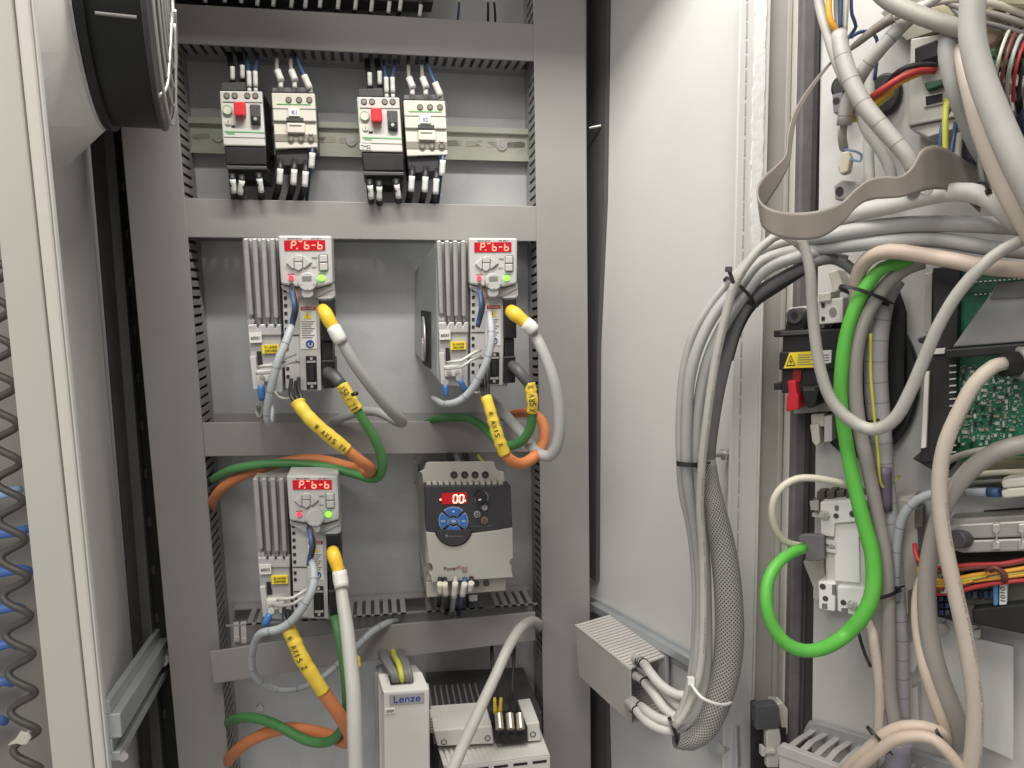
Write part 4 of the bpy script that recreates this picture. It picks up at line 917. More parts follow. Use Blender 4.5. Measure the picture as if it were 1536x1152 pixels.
q = [FW.at(586, 1027, -.0075), FW.at(616, 1024.5, -.0075), FW.at(611.5, 1012, -.018), FW.at(583, 1014, -.018)]
M = MB(); M.extrude([v+Vector((0, -.0007, .0009)) for v in q], Vector((0, .003, -.003))); M.build('cable_opening', blackm, wd)
bd = wp([(584, 1042.5), (636, 1038.5), (636.3, 1055), (584.6, 1058.5)], .0010, 0, 'badge', mat('badge_silver', (.40, .40, .39), .35, .4), bev=.0008)
text(bd, 'Lenze', FW, 590.5, 1054.6, 630.5, 1051.6, .0013, mat('badge_blue', (.02, .035, .30), .5), 11)
tg = wp([(577, 1063.5), (593, 1062), (593.3, 1070.5), (577.6, 1072)], .0010, 0, 'white_tag', label_w, bev=.0004)
text(tg, 'CHOP', FW, 579.5, 1069.2, 591, 1068.2, .0013, ink, 4)
for i, (x, m) in enumerate(((578, c_dkgrey), (583, c_dkgrey), (596, c_yg), (604, c_dkgrey), (609, c_dkgrey))):
    wire('supply_wire', ('leftmost dark', 'second dark', 'yellow green', 'fourth dark', 'rightmost dark')[i]+' wire entering the top of the slim white drive', 'wire', m, [(x+(14 if i < 2 else 8), 1026, .687), (x+(11 if i < 2 else 6), 1012, .683), (x+2, 997, .70), (x-4, 986, .76), (x-8, 970, .84)], 4.4, 'wires into the top of the slim white drive')

# ================================================================== vented white unit, lower right of the plate
FV = YP(.70)
vu = thing('braking_unit', 'vented white unit with dark heat fins and a black plug, bottom beside the slim drive', 'power unit', FV.at(735, 1240, -.07))
def vp(pts, f, b, name, m, par=None, bev=0.0): return MB().prism(FV, pts, f, b).build(name, m, par or vu, bevel=bev)
vp([(650, 1096), (738, 1089), (741, 1116), (656, 1120)], -.022, -.07, 'terminal_cover', ivory, bev=.0014)
vp([(789, 1086), (809, 1083), (812, 1111), (792, 1113)], -.022, -.07, 'terminal_end', ivory, bev=.0012)
for (x, y) in ((666, 1113.5), (731.5, 1107.5), (799.5, 1102)):
    M = MB(); M.disc(FV, x, y, 4.6, -.0215, -.026, 18); h = M.build('terminal_screw', mat('recess_brown', (0, 0, 0)), vu)
    M = MB(); M.disc(FV, x, y, 3.1, -.0208, -.0216, 12); M.build('screw_head', steel, h)
vp([(741, 1093), (791, 1089), (792, 1113), (745, 1117)], -.018, -.05, 'black_plug', black, bev=.0012)
for x in (754, 767, 781):
    M = MB(); M.disc(FV, x, 1107-(x-754)*.06, 5, -.0165, -.02, 18); M.build('plug_hole', blackm, vu)
# sloping vent deck with slots then the upright front
top4 = [FV.at(657, 1121, -.030), FV.at(812, 1111, -.030), FV.at(825, 1132, 0), FV.at(666, 1151, 0)]
M = MB()
n = 20
for i in range(n):
    t0, t1 = (i+.0)/n, (i+.60)/n
    a, b = mix(top4[0], top4[1], t0), mix(top4[0], top4[1], t1); c_, d_ = mix(top4[3], top4[2], t0), mix(top4[3], top4[2], t1)
    M.extrude([a, b, d_, c_], Vector((0, .0012, -.0025)))
a, b, c_, d_ = top4
for (t0, t1) in ((0, .10), (.90, 1)):
    M.extrude([mix(a, d_, t0), mix(b, c_, t0), mix(b, c_, t1), mix(a, d_, t1)], Vector((0, .0014, -.0028)))
M.build('vent_deck', ivory, vu)
M = MB(); M.extrude([v+Vector((0, .003, -.0055)) for v in top4], Vector((0, .002, -.002))); M.build('vent_recess', blackm, vu)
vp([(667, 1152), (825.5, 1133), (826, 1250), (668, 1250)], 0, -.10, 'front', ivory, bev=.001)
for k in range(5):
    x = 683+k*29; y = 1156-k*3.4; vp([(x, y), (x+21, y-2.5), (x+21, y+1.2), (x, y+3.7)], .0004, -.002, 'front_slot', blackm)
for k in range(4):
    x = 690+k*29; y = 1166-k*3.4; vp([(x, y), (x+21, y-2.5), (x+21, y+1.2), (x, y+3.7)], .0004, -.002, 'front_slot', blackm)
vp([(648, 1078), (812, 1068), (818, 1240), (655, 1240)], -.075, -.178, 'body', dkgrey, bev=.001)
for k in range(9):
    x = 650+k*9.6
    M = MB(); a = FV.at(x, 1090-k*.6, -.055); M.extrude([a, a+Vector((.0022, 0, 0)), a+Vector((.0022, 0, -.02)), a+Vector((0, 0, -.02))], Vector((0, .085, 0))); M.build('heat_fin', mat('fin_grey', (.30, .30, .30), .4, .4), vu)
M = MB()
for k in range(6): M.prism(FV, [(646, 1076+k*4.2), (662+k, 1075+k*4.2), (664+k, 1077.4+k*4.2), (646, 1078.4+k*4.2)], -.045-.006*k*0, -.06)
M.build('vent_bars', ivory, vu)
for i, x in enumerate((750, 766, 781)):
    M = MB(); a = FV.at(x, 1094, -.014); b_ = FV.at(x-2, 1070, -.026); M.cyl(a, b_, px(6.2, a)); s_ = solo('ferrule', ('left', 'middle', 'right')[i]+' metal capped wire end standing in the black plug', 'ferrule', mat('warm_metal', (.50, .46, .38), .35, .7), M, 'capped wire ends in the black plug', bevel=.0005)
    wire('black_wire', ('left', 'middle', 'right')[i]+' thin black wire rising from the black plug to the lowest duct', 'wire', c_black, [(x-1, 1074, .742), (x+(-8, 2, -12)[i], 1030, .78), (x+(-12, 4, -10)[i], 990, .80), (x+(-12, -14, -9)[i]+(0, 2, 0)[i], 956, .84)], 2.2 if i else 2.8, 'thin wires rising to the lowest duct')
for i, (x, x2) in enumerate(((743.5, 742), (750, 751.5))):
    M = MB(); a = P(x, 1070, .735); b_ = P(x2, 1047, .735); M.tube([a, (a+b_)/2, b_], [px(3.6, a), px(2.8, a), px(2.2, a)], 9)
    solo('yellow_sleeve', ('left', 'right')[i]+' yellow sleeve on a wire above the black plug', 'sleeve', c_yell, M, 'yellow sleeves above the black plug')
# ================================================================== gear on the swung door
def dp(M, pts, f, b): return M.prism(DOOR, pts, f, b)
def dpart(pts, f, b, name, m, par, bev=0.0): return MB().prism(DOOR, pts, f, b).build(name, m, par, bevel=bev)
def dthing(name, label, cat, x, y, off=.02, group=None): return thing(name, label, cat, DOOR.at(x, y, off), group)
# disconnect switch
sw = dthing('disconnect_switch', 'black load switch with yellow warning label and red lever, behind the bright green cable', 'switch', 1215, 622)
dpart([(1174, 497), (1266, 493), (1258, 588), (1172, 590)], .045, .0, 'body', black, sw, .0012)
dpart([(1169, 528), (1262, 526), (1259, 553), (1168, 555)], .050, .02, 'front_band', black, sw, .001)
M = MB(); M.disc(DOOR, 1191, 474, 12, .050, .012, 24); M.build('mounting_ear', dkgrey, sw, bevel=.001)
dpart([(1181, 474), (1203, 474), (1206, 500), (1176, 500)], .046, .01, 'ear_base', black, sw, .001)
M = MB(); M.disc(DOOR, 1191, 473, 5, .0508, .049, 16); M.build('ear_hole', blackm, sw)
for y in (502, 581): dpart([(1160.5, y-6), (1172, y-6), (1172, y+4), (1160.5, y+4)], .040, .015, 'side_tab', black, sw, .0006)
dpart([(1170, 497), (1225, 494), (1225, 501), (1170, 504)], .049, .02, 'ledge', dkgrey, sw, .0006)
y_ = dpart([(1184, 529), (1226, 526.5), (1226, 551), (1175.5, 552.5)], .0512, .049, 'warning_label', label_y, sw)
M = MB()
T3 = [(1186, 532), (1193, 548.5), (1179, 549.5)]
dp(M, T3, .0515, .051); dpart(T3, .0515, .051, 'warning_triangle', ink, y_); cx, cy = 1186, 543.4
dpart([(cx+(x-cx)*.72, cy+(y-cy)*.72) for x, y in T3], .0518, .0512, 'triangle_fill', label_y, y_)
dpart([(1186.5, 537), (1184, 543.3), (1186.3, 543), (1184.7, 548), (1188.6, 541.8), (1186.4, 542)], .0521, .0515, 'flash_symbol', ink, y_)
for j in range(5):
    yy = 532+j*3.6; dpart([(1197-j*.4, yy), (1221-(j % 2)*5, yy-.6), (1221-(j % 2)*5, yy+.5), (1197-j*.4, yy+1.1)], .0515, .051, 'print_line', ink_grey, y_)
w_ = dpart([(1227, 526), (1247, 525), (1246.5, 544), (1232, 546.5)], .0512, .049, 'white_label', label_w, sw)
for j in range(3): dpart([(1236, 532+j*4), (1243.5, 531.5+j*4), (1243.5, 533+j*4), (1236, 533.5+j*4)], .0515, .051, 'print_line', ink_grey, w_)
dpart([(1189, 553), (1203, 552), (1200, 574), (1188, 575)], .047, .03, 'lever_stem', mat('dark_red_plastic', (.25, .012, .018), .4), sw, .0008)
dpart([(1180.5, 571), (1193, 570.5), (1195, 590), (1197.5, 595), (1197.5, 614.5), (1178.5, 618), (1179.5, 596), (1182, 590)], .054, .03, 'red_lever', red_pl, sw, .0014)
dpart([(1199.5, 579), (1229, 577), (1228, 588), (1223.5, 606), (1219, 612), (1211, 612.5), (1206.5, 606)], .053, .02, 'shaft_boss', black, sw, .0016)
dpart([(1205, 582), (1223, 581), (1222, 586), (1206, 587)], .0536, .052, 'boss_rib', dkgrey, sw); M = MB(); M.disc(DOOR, 1211.5, 602, 3.4, .0538, .052, 14); M.build('boss_hole', blackm, sw)
dpart([(1190, 589), (1252, 587), (1251, 617), (1190, 621)], .020, .002, 'base', mat('base_grey', (.33, .32, .30), .5), sw, .001)
dpart([(1183, 462), (1216, 458), (1216, 496), (1184, 496)], .030, .002, 'terminal_block', ivory, sw, .001)
dpart([(1228, 450), (1265, 446), (1264, 484), (1228.5, 487)], .038, .002, 'terminal_block', ivory, sw, .001)
dpart([(1218, 452), (1229, 451), (1229, 486), (1218, 487)], .034, .002, 'terminal_block', cream, sw, .001)
M = MB(); M.disc(DOOR, 1249, 468, 7, .0386, .037, 20, sx=.75); M.build('terminal_hole', mat('recess_taupe', (0, 0, 0)), sw)
for y in (458, 478): dpart([(1232, y-3), (1237, y-3), (1237, y+3), (1232, y+3)], .0386, .037, 'clip_hole', blackm, sw)
dpart([(1216, 622), (1236, 620), (1236, 640), (1217, 640)], .024, .002, 'lower_terminal', cream, sw, .0008)
dpart([(1214.5, 637), (1228, 636), (1230, 664), (1224, 670), (1218, 662)], .028, .006, 'lower_terminal', cream, sw, .0008)
dpart([(1236, 624), (1248, 623), (1248, 662), (1236, 664)], .026, .004, 'lower_terminal', ivory, sw, .0008)
# cream plugs above the switch
for (pts, lab) in (([(1226, 440), (1247, 437), (1246, 452), (1228, 454)], 'cream wire plug just above the white terminals of the load switch'), ([(1242, 408), (1256, 404), (1266, 432), (1250, 440)], 'slanted cream marker tag above the load switch, under the grey cable arch')):
    M = MB(); dp(M, pts, .040, .012); solo('wire_plug', lab, 'plug', cream, M, bevel=.0012)
# black rotary base ring behind the cables
M = MB(); M.disc(DOOR, 1292, 578, 112, .012, .0005, 56, sx=.68)
rg = solo('cable_gland_plate', 'large round black plate on the door behind the green and grey cables', 'gland plate', black, M, bevel=.002)
M = MB(); M.prism(DOOR, [(1300, 440), (1338, 410), (1352, 448), (1359, 470), (1357, 630), (1330, 660), (1305, 640)], .020, .011); M.build('black_loom', black, rg, bevel=.004)
# card rack
rk = dthing('card_rack', 'black card rack holding the green circuit board at the right edge', 'rack', 1405, 700)
dpart([(1399, 402), (1440, 398), (1436, 526), (1398, 528)], .050, .002, 'upper_frame', black, rk, .001)
dpart([(1389, 534), (1436, 530), (1428, 692), (1380, 694)], .052, .002, 'lower_frame', black, rk, .001)
dpart([(1376, 508), (1398, 500), (1398, 520), (1378, 514)], .052, .02, 'latch', black, rk, .001)
dpart([(1368, 688), (1400, 676), (1428, 688), (1426, 706), (1396, 704)], .050, .02, 'latch', black, rk, .001)
dpart([(1388, 410), (1398.5, 408), (1397, 498), (1387, 500)], .030, .002, 'card_guide', cream_paint, rk, .0006)
dpart([(1387, 558), (1394, 557), (1389, 672), (1381, 673)], .056, .04, 'card_guide', cream, rk, .0006)
dpart([(1396, 524), (1418, 522), (1417, 531), (1396, 532)], .055, .04, 'white_clip', ivory, rk, .0006)
for k in range(14): dpart([(1424, 548+k*10), (1434, 547+k*10), (1434, 549+k*10), (1424, 550+k*10)], .0535, .051, 'pin', tin, rk)
dpart([(1418, 524), (1560, 513), (1560, 529), (1417, 538)], .066, .048, 'cross_bar', black, rk, .0012)
bd = dthing('circuit_board', 'green circuit board crowded with small silver parts in the black rack', 'circuit board', 1480, 690)
dpart([(1436, 420), (1700, 405), (1700, 700), (1426, 690)], .036, .033, 'board', pcb_m, bd)
dpart([(1440, 402), (1700, 390), (1700, 432), (1438, 440)], .038, .034, 'upper_band', pcb_dk, bd)
for r in range(2):
    for k in range(14):
        x = 1462+k*7.2; y = 430+r*19-k*.5-8; dpart([(x, y), (x+3.6, y-.2), (x+3.6, y+1.6), (x, y+1.8)], .0392, .037, 'solder_pad', tin, bd)
random.seed(3)
chip_m = [tin, mat('chip_black', (.02, .02, .02), .4), mat('chip_brown', (.35, .28, .2), .5), ivory]
for i in range(96):
    r, c = divmod(i, 8)
    if r > 11: break
    x = 1446-r*1.0+c*11.6+random.uniform(-2.5, 2.5); y = 556+r*10.2+random.uniform(-2.5, 2.5)-(c*.6)
    w2, h2 = (random.uniform(2.0, 4.6), random.uniform(1.3, 2.6)) if i % 2 else (random.uniform(1.3, 2.4), random.uniform(2.2, 4.4))
    k = random.choice((0, 0, 0, 1, 1, 2, 3)); q = dpart([(x-w2, y-h2), (x+w2, y-h2), (x+w2, y+h2), (x-w2, y+h2)], .0375+random.uniform(0, .002), .0355, 'chip', chip_m[k], bd)
M = MB()
for i in range(420):
    x = 1440+random.random()*94; y = 548+random.random()*112; a, b = random.choice(((1.1, .6), (.6, 1.1), (.5, .5), (1.6, .5)))
    dp(M, [(x-a, y-b), (x+a, y-b), (x+a, y+b), (x-a, y+b)], .0366, .0358)
q = M.build('solder_joints', tin, bd); q['kind'] = 'stuff'
gp = dpart([(1428.5, 521), (1496, 426), (1700, 410), (1700, 500)], .058, .055, 'grey_plate', mat('plate_grey', (.27, .265, .26), .45), rk, .001)
dpart([(1497, 425), (1700, 408), (1700, 440), (1484, 449)], .0595, .0582, 'plate_fold', mat('plate_fold_grey', (.13, .125, .12), .45), rk, .0006)
M = MB(); a = DOOR.at(1500, 549, .075); b = DOOR.at(1556, 541, .060); M.cyl(a, b, px(17, a), px(19, a), 24)
pc = solo('round_connector', 'black round cable connector in a grey collar in front of the green board', 'connector', black, M, bevel=.0015)
M = MB(); a = DOOR.at(1524, 545, .066); b = DOOR.at(1570, 541, .055); M.cyl(a, b, px(25, a), px(26, a), 24); M.build('collar', mat('collar_grey', (.38, .37, .36), .4, .3), pc, bevel=.002)
# white module with screws (green cable in front)
wm = dthing('safety_module', 'white module with hex screws and PRIZA tag beside the bright green loop', 'module', 1262, 925)
dpart([(1234, 757), (1300, 752), (1302, 905), (1240, 898)], .026, 0, 'body', ivory, wm, .0015)
ub = dpart([(1230, 753), (1262, 751), (1300, 751), (1300, 806), (1287, 806), (1286, 783), (1252, 786), (1251, 806), (1231, 803)], .032, .004, 'upper_terminal', white_pl, wm, .0012)
dpart([(1250, 786), (1288, 783), (1290, 875), (1252, 872)], .0285, .01, 'front_plate', white_pl, wm, .001)
lb = dpart([(1227, 872), (1253, 875), (1252, 918), (1240, 916), (1228, 913)], .032, .004, 'lower_terminal', white_pl, wm, .0012)
lc = dpart([(1255.5, 880), (1298, 881), (1295, 927), (1256, 917)], .032, .004, 'lower_terminal', white_pl, wm, .0012)
for (x, y) in ((1236.5, 773), (1278.5, 908.5)):
    M = MB(); M.disc(DOOR, x, y, 7.8, .0335, .030, 20); M.disc(DOOR, x, y, 6.2, .0375, .0335, 6); M.disc(DOOR, x-3, y, 3.6, .040, .0375, 6); M.build('hex_screw', steel, wm)
for (x, y, r) in ((1254, 774, 4), (1279, 771, 5), (1234, 880, 4.5), (1238, 898, 4.2), (1265, 904, 4.2)):
    M = MB(); M.disc(DOOR, x, y, r, .0324, .030, 16); M.build('terminal_hole', dkgrey, wm)
for (x0, y0, x1, y1) in ((1252, 758, 1258, 766), (1233, 905, 1241, 913), (1262, 912, 1272, 920), (1248, 877, 1253, 892)):
    dpart([(x0, y0), (x1, y0+.5), (x1, y1+.5), (x0, y1)], .0323, .030, 'clip_slot', ink_grey, wm)
tg = dpart([(1236.5, 808.5), (1254, 812), (1254, 831), (1237, 827.5)], .0296, .027, 'white_tag', label_w, wm, .0006)
text(tg, 'PRIZA', DOOR, 1238.4, 821, 1252.5, 824, .0299, ink, 5.6)
dpart([(1214, 752), (1228, 750), (1228, 765), (1216, 766)], .020, .004, 'screw_tab', steel, wm, .0006)
dpart([(1218, 770), (1232, 774), (1232, 777), (1218, 775)], .026, .015, 'side_pin', steel, wm)
dpart([(1220, 884), (1230, 886), (1230, 900), (1220, 898)], .024, .010, 'side_pin', steel, wm)
for k in range(4): dpart([(1225+k*14.5, 737-k*.2), (1237+k*14.5, 736), (1237+k*14.5, 751), (1225+k*14.5, 752)], .018+.004*(k % 2), .004, 'relay_socket', mat('socket_brown', (.085, .075, .06), .5), wm, .0008)
dpart([(1204, 842), (1236, 838), (1238, 880), (1222, 888)], .012, .002, 'side_bracket', cream_paint, wm, .001)
M = MB(); dp(M, [(1197, 805), (1205, 801.5), (1233, 802), (1236, 806), (1236, 838), (1230, 842), (1211, 842.5), (1208, 839), (1207, 815), (1198, 813)], .036, .030)
hd = solo('plug_hood', 'grey plug hood with a green and a cream cable at the white module', 'plug', mat('hood_grey', (.17, .16, .165), .5), M, bevel=.0016)
dpart([(1231, 807), (1237, 807), (1238, 836), (1233, 838)], .034, .029, 'plug_face', mat('hood_dark', (.09, .085, .085), .5), hd, .0008)
# grey side box right of the module
gb = dthing('grey_housing', 'beige grey housing behind the cables, right of the white module', 'housing', 1350, 930)
dpart([(1303, 752), (1375, 748), (1380, 900), (1362, 922), (1303, 915)], .030, .001, 'body', mat('housing_beige', (.33, .315, .28), .5, dirt=.08), gb, .001)
dpart([(1372, 764), (1384, 762), (1384, 790), (1372, 792)], .033, .02, 'slot', mat('recess_brown', (0, 0, 0)), gb); dpart([(1362, 886), (1372, 884), (1372, 915), (1362, 922)], .0315, .02, 'slot', mat('recess_brown', (0, 0, 0)), gb)
dpart([(1334, 748), (1372, 742), (1372, 746), (1334, 752)], .028, .01, 'screw_rail', steel, gb)
# silver relay bars, wires, blue relays, black box
sb = dthing('metal_connector', 'silver metal connector block with knurled black knob, right edge', 'connector', 1480, 830)
dpart([(1424, 792), (1440, 786), (1700, 772), (1700, 800), (1444, 809), (1424, 806)], .060, .02, 'upper_shell', mat('shell_silver', (.40, .39, .37), .38, .4), sb, .0016)
dpart([(1424, 808), (1444, 810.5), (1700, 801.5), (1700, 822), (1444, 830), (1424, 824)], .059, .02, 'lower_shell', mat('shell_silver', (0, 0, 0)), sb, .0016)
for x in (1494, 1533): dpart([(x-6, 786), (x+6, 785), (x+6, 796), (x+2, 800), (x+2, 812), (x+6, 814), (x+6, 824), (x-6, 825), (x-6, 814), (x-1, 811), (x-1, 801), (x-6, 797)], .0625, .058, 'latch_clip', steel, sb, .0008)
M = MB(); a = DOOR.at(1434, 809, .072); b = DOOR.at(1446, 808, .058); M.cyl(a, b, px(13.5, a), px(14, a), 22); M.build('knob', dkgrey, sb, bevel=.001)
dpart([(1426, 779), (1700, 762), (1700, 773), (1430, 786)], .050, .01, 'rear_rail', mat('shell_silver', (0, 0, 0)), sb)
M = MB(); dp(M, [(1428, 826), (1700, 820), (1700, 870), (1430, 856)], .040, .004); solo('black_housing', 'black housing under the silver connector block', 'housing', black, M)
M = MB(); dp(M, [(1426, 738), (1700, 722), (1700, 764), (1424, 782)], .030, .004); solo('white_chassis', 'off-white chassis strip above the silver connector block', 'chassis', white_paint, M, bevel=.001)
M = MB(); dp(M, [(1476, 766), (1700, 750), (1700, 762), (1476, 779)], .0315, .0302); solo('slot_shadow_strip', 'black opening in the off-white chassis strip', 'opening', blackm, M)
rb = dthing('relay_row', 'row of dark blue relays with a white 1010 tag, right edge', 'relays', 1440, 930)
dpart([(1404, 878), (1440, 880), (1440, 932), (1406, 926)], .045, .004, 'body', black, rb, .001)
dpart([(1440, 866), (1700, 858), (1700, 900), (1510, 912), (1440, 908)], .042, .004, 'carrier', mat('carrier_taupe', (.10, .088, .07), .5), rb, .001)
random.seed(5)
rl_m = [mat('relay_blue', (.02, .045, .13), .4), mat('relay_slate', (.05, .07, .09), .4), mat('relay_navy', (.012, .02, .05), .4)]
for i in range(16):
    c, r = i % 4, i//4; x = 1408+c*9; y = 884+r*10.5; dpart([(x, y), (x+7, y), (x+7, y+8), (x, y+8)], .048+random.uniform(0, .003), .04, 'relay', rl_m[i % 3], rb, .0008)
for i in range(10):
    x = 1450+(i % 5)*8.6; y = 872+(i//5)*15; dpart([(x, y), (x+7, y-.4), (x+7, y+12), (x, y+12)], .044+random.uniform(0, .004), .04, 'relay', rl_m[(i+1) % 3], rb, .0008)
dpart([(1489, 876), (1497, 874), (1497, 908), (1490, 909)], .052, .04, 'blue_relay', mat('relay_bright', (.08, .24, .48), .4), rb, .0008)
tg = dpart([(1499, 877), (1511, 875), (1510, 907), (1498.5, 908)], .0515, .040, 'white_tag', label_w, rb, .0006)
text(tg, '1010', DOOR, 1508, 902, 1507.5, 881, .0519, ink, 6.2)
M = MB(); dp(M, [(1458, 914), (1512, 908), (1700, 888), (1700, 985), (1536, 952), (1459, 936)], .052, .004); solo('black_box', 'large plain black box hanging below the blue relays at the right edge', 'box', blackm, M, bevel=.0015)
# white sheet-metal bracket lower right
bk = dthing('sheet_bracket', 'white sheet metal bracket with a bolt and keyhole slot, lower right', 'bracket', 1400, 1120)
dpart([(1362, 968), (1382, 945), (1382, 985), (1370, 1010), (1361, 1008)], .020, .016, 'left_wing', white_paint, bk, .0008)
dpart([(1408, 932), (1420, 929), (1442, 934), (1470, 940), (1468, 958), (1464, 958), (1520, 970), (1520, 1140), (1430, 1100), (1412, 990), (1411, 960), (1409, 958)], .022, .018, 'sheet', white_paint, bk, .001)
M = MB(); M.disc(DOOR, 1412, 943, 8.5, .030, .022, 6); M.disc(DOOR, 1412, 943, 11, .0235, .022, 20); M.build('bolt', steel, bk)
dpart([(1459, 946), (1470, 944), (1470, 958), (1460, 959)], .027, .020, 'clip', cream_paint, bk, .0008)
dpart([(1365, 1034), (1376, 1030), (1378, 1086), (1364, 1090)], .014, .001, 'slot_plate', white_paint, bk, .0008)
# bottom duct on the door
bdv = dthing('door_duct', 'open slotted grey duct at the foot of the door, fingers bent', 'cable duct', 1240, 1180)
ft = [(1168, 1127), (1270, 1164), (1400, 1222), (1420, 1320), (1170, 1320)]
OFD = .060
dpart(ft, OFD, OFD-.002, 'front_wall', mat('duct_pale_grey', (.40, .39, .38), .48), bdv, .0008)
a0, a1 = DOOR.at(1168, 1127, OFD), DOOR.at(1400, 1216, OFD)
b0_, b1_ = DOOR.at(1211, 1090, .006), DOOR.at(1420, 1160, .006)
M = MB(); nn = 11
for i in range(nn):
    u0, u1 = (i+.05)/nn, (i+.55)/nn
    p = mix(a0, a1, u0); q = mix(a0, a1, u1); r = mix(b0_, b1_, u1+.03); s_ = mix(b0_, b1_, u0+.03)
    md = Vector((0, 0, .0035 if i % 2 else .0015)); 
    m0, m1 = mix(p, s_, .5)+md, mix(q, r, .5)+md
    M.extrude([p, q, m1, m0], Vector((0, 0, -.0018))); M.extrude([m0, m1, r, s_], Vector((0, 0, -.0018)))
M.build('fingers', mat('duct_pale_grey', (0, 0, 0)), bdv)
dpart([(1166, 1122), (1172, 1118), (1280, 1160), (1400, 1212), (1400, 1222), (1270, 1170), (1166, 1132)], OFD+.001, OFD-.006, 'top_rim', mat('duct_pale_grey', (0, 0, 0)), bdv, .0006)
dpart([(1204, 1098), (1212, 1084), (1230, 1086), (1440, 1150), (1440, 1180), (1230, 1112)], .008, .002, 'rear_wall', mat('duct_rear_grey', (.30, .30, .30), .48), bdv, .0008)
lb_ = thing('hinge_block', 'black hinge block with pale latch plate at the foot of the frame post', 'hinge', P(1155, 1200, .62))
FB = YP(.618)
MB().prism(FB, [(1134, 1060), (1166, 1056), (1170, 1064), (1170, 1093), (1135, 1096)], .008, -.002).build('block', mat('hinge_slate', (.075, .078, .085), .45), lb_, bevel=.0012)
MB().prism(FB, [(1130, 1056), (1136, 1054), (1140, 1240), (1130, 1240)], .002, -.004).build('hinge_bar', black, lb_)
MB().prism(FB, [(1136, 1096), (1180, 1092), (1182, 1240), (1136, 1240)], .0005, -.004).build('hinge_body', black, lb_, bevel=.001)
MB().prism(FB, [(1150, 1098), (1156, 1093), (1170, 1094), (1172, 1108), (1168, 1152), (1151, 1152)], .006, -.005).build('latch_plate', ivory, lb_, bevel=.0012)
MB().prism(FB, [(1143, 1121), (1148, 1121), (1149, 1126), (1164, 1126), (1164, 1131), (1149, 1131), (1148, 1135), (1143, 1135)], .010, .004).build('latch_pin', ivory, lb_, bevel=.0006)
MB().prism(FB, [(1166, 1057), (1174, 1053), (1182, 1064), (1182, 1100), (1176, 1108)], -.001, -.012).build('side_flange', cream_paint, lb_, bevel=.0008)
M = MB(); a = FB.at(1158, 1056, -.004); M.cyl(a, a+Vector((0, 0, .006)), .0038, n=14); M.build('pin_head', steel, lb_)

# top right clutter
fp = dthing('connector_plate', 'pale metal plug plate with a dark rectangular cut-out, upper right behind cables', 'panel', 1400, 190)
dpart([(1366, 58), (1420, 50), (1448, 172), (1362, 189)], .040, .003, 'face', mat('panel_pale', (.48, .47, .43), .42), fp, .001)
dpart([(1362, 191), (1448, 174), (1456, 186), (1392, 206)], .036, .003, 'lower_edge', cream_paint, fp, .001)
cf = dpart([(1384, 144), (1413, 138), (1414, 155), (1386, 161)], .0415, .038, 'cut_out_frame', ivory, fp); dpart([(1388, 145), (1413, 140), (1413.5, 152), (1389, 158)], .0422, .04, 'cut_out', blackm, cf)
dpart([(1386, 124), (1412, 118), (1418, 126), (1390, 136)], .048, .03, 'green_terminal', pcb_dk, fp, .001)
dpart([(1372, 72), (1406, 58), (1409, 84), (1372, 96)], .058, .03, 'black_terminal', black, fp, .001)
gt = dthing('terminal_board', 'green terminal board with cream pin plugs at the upper right edge', 'circuit board', 1500, 150)
dpart([(1400, 88), (1530, 52), (1700, 40), (1700, 150), (1480, 130), (1412, 108)], .036, .033, 'board', pcb_dk, gt)
for k in range(3): 
    q = dpart([(1486+k*22, 74-k), (1504+k*22, 72-k), (1506+k*22, 100-k), (1488+k*22, 103-k)], .052, .035, 'green_terminal', mat('terminal_green', (.05, .16, .08), .4), gt, .001)
    for j in range(2):
        M = MB(); M.disc(DOOR, 1490+k*22+j*9, 86-k, 2.6, .0526, .051, 12); M.build('screw', blackm, q)
dpart([(1436, 96), (1456, 92), (1462, 124), (1442, 128)], .050, .035, 'red_terminal', mat('terminal_red', (.30, .03, .035), .4), gt, .001)
for k in range(4): dpart([(1498+k*11, 108+k*2), (1505+k*11, 106+k*2), (1507+k*11, 124+k*2), (1500+k*11, 126+k*2)], .056, .035, 'pin_plug', cream, gt, .0008)
dpart([(1490, 112), (1498, 112), (1500, 126), (1492, 126)], .054, .035, 'red_terminal', mat('terminal_red', (0, 0, 0)), gt, .001)
for k in range(2): dpart([(1506+k*24, 128+k*3), (1522+k*24, 126+k*3), (1526+k*24, 152+k*3), (1510+k*24, 154+k*3)], .058, .035, 'brown_plug', mat('plug_brown', (.16, .10, .085), .5), gt, .001)
for k in range(2): dpart([(1514+k*20, 142), (1520+k*20, 141), (1522+k*20, 166), (1516+k*20, 167)], .062, .035, 'pin_plug', cream, gt, .0008)
M = MB(); dp(M, [(1440, 205), (1462, 196), (1484, 214), (1494, 250), (1480, 262), (1456, 246), (1440, 238)], .05, .004); solo('black_relay', 'dark relay behind the thick beige cable at the upper right', 'relay', mat('relay_purple_black', (.02, .016, .024), .45), M, bevel=.003)
M = MB(); dp(M, [(1522, 160), (1600, 140), (1600, 230), (1540, 220)], .05, .004); solo('blue_plug', 'dark blue plug at the upper right edge behind the thick grey cable', 'plug', mat('plug_navy', (.02, .03, .10), .45), M, bevel=.003)
M = MB(); dp(M, [(1376, 4), (1440, -22), (1446, 22), (1416, 34), (1384, 22)], .060, .045); solo('cream_plug', 'cream connector at the very top right, behind the thick grey cable', 'plug', mat('yellow_cream', (.56, .52, .36), .45), M, bevel=.003)
M = MB(); dp(M, [(1476, 10), (1500, 0), (1510, 20), (1502, 48), (1486, 70), (1474, 62)], .075, .06); solo('beige_plug', 'beige bent plug right of the thick grey cable at the top', 'plug', mat('plug_beige', (.42, .33, .24), .5), M, bevel=.006)
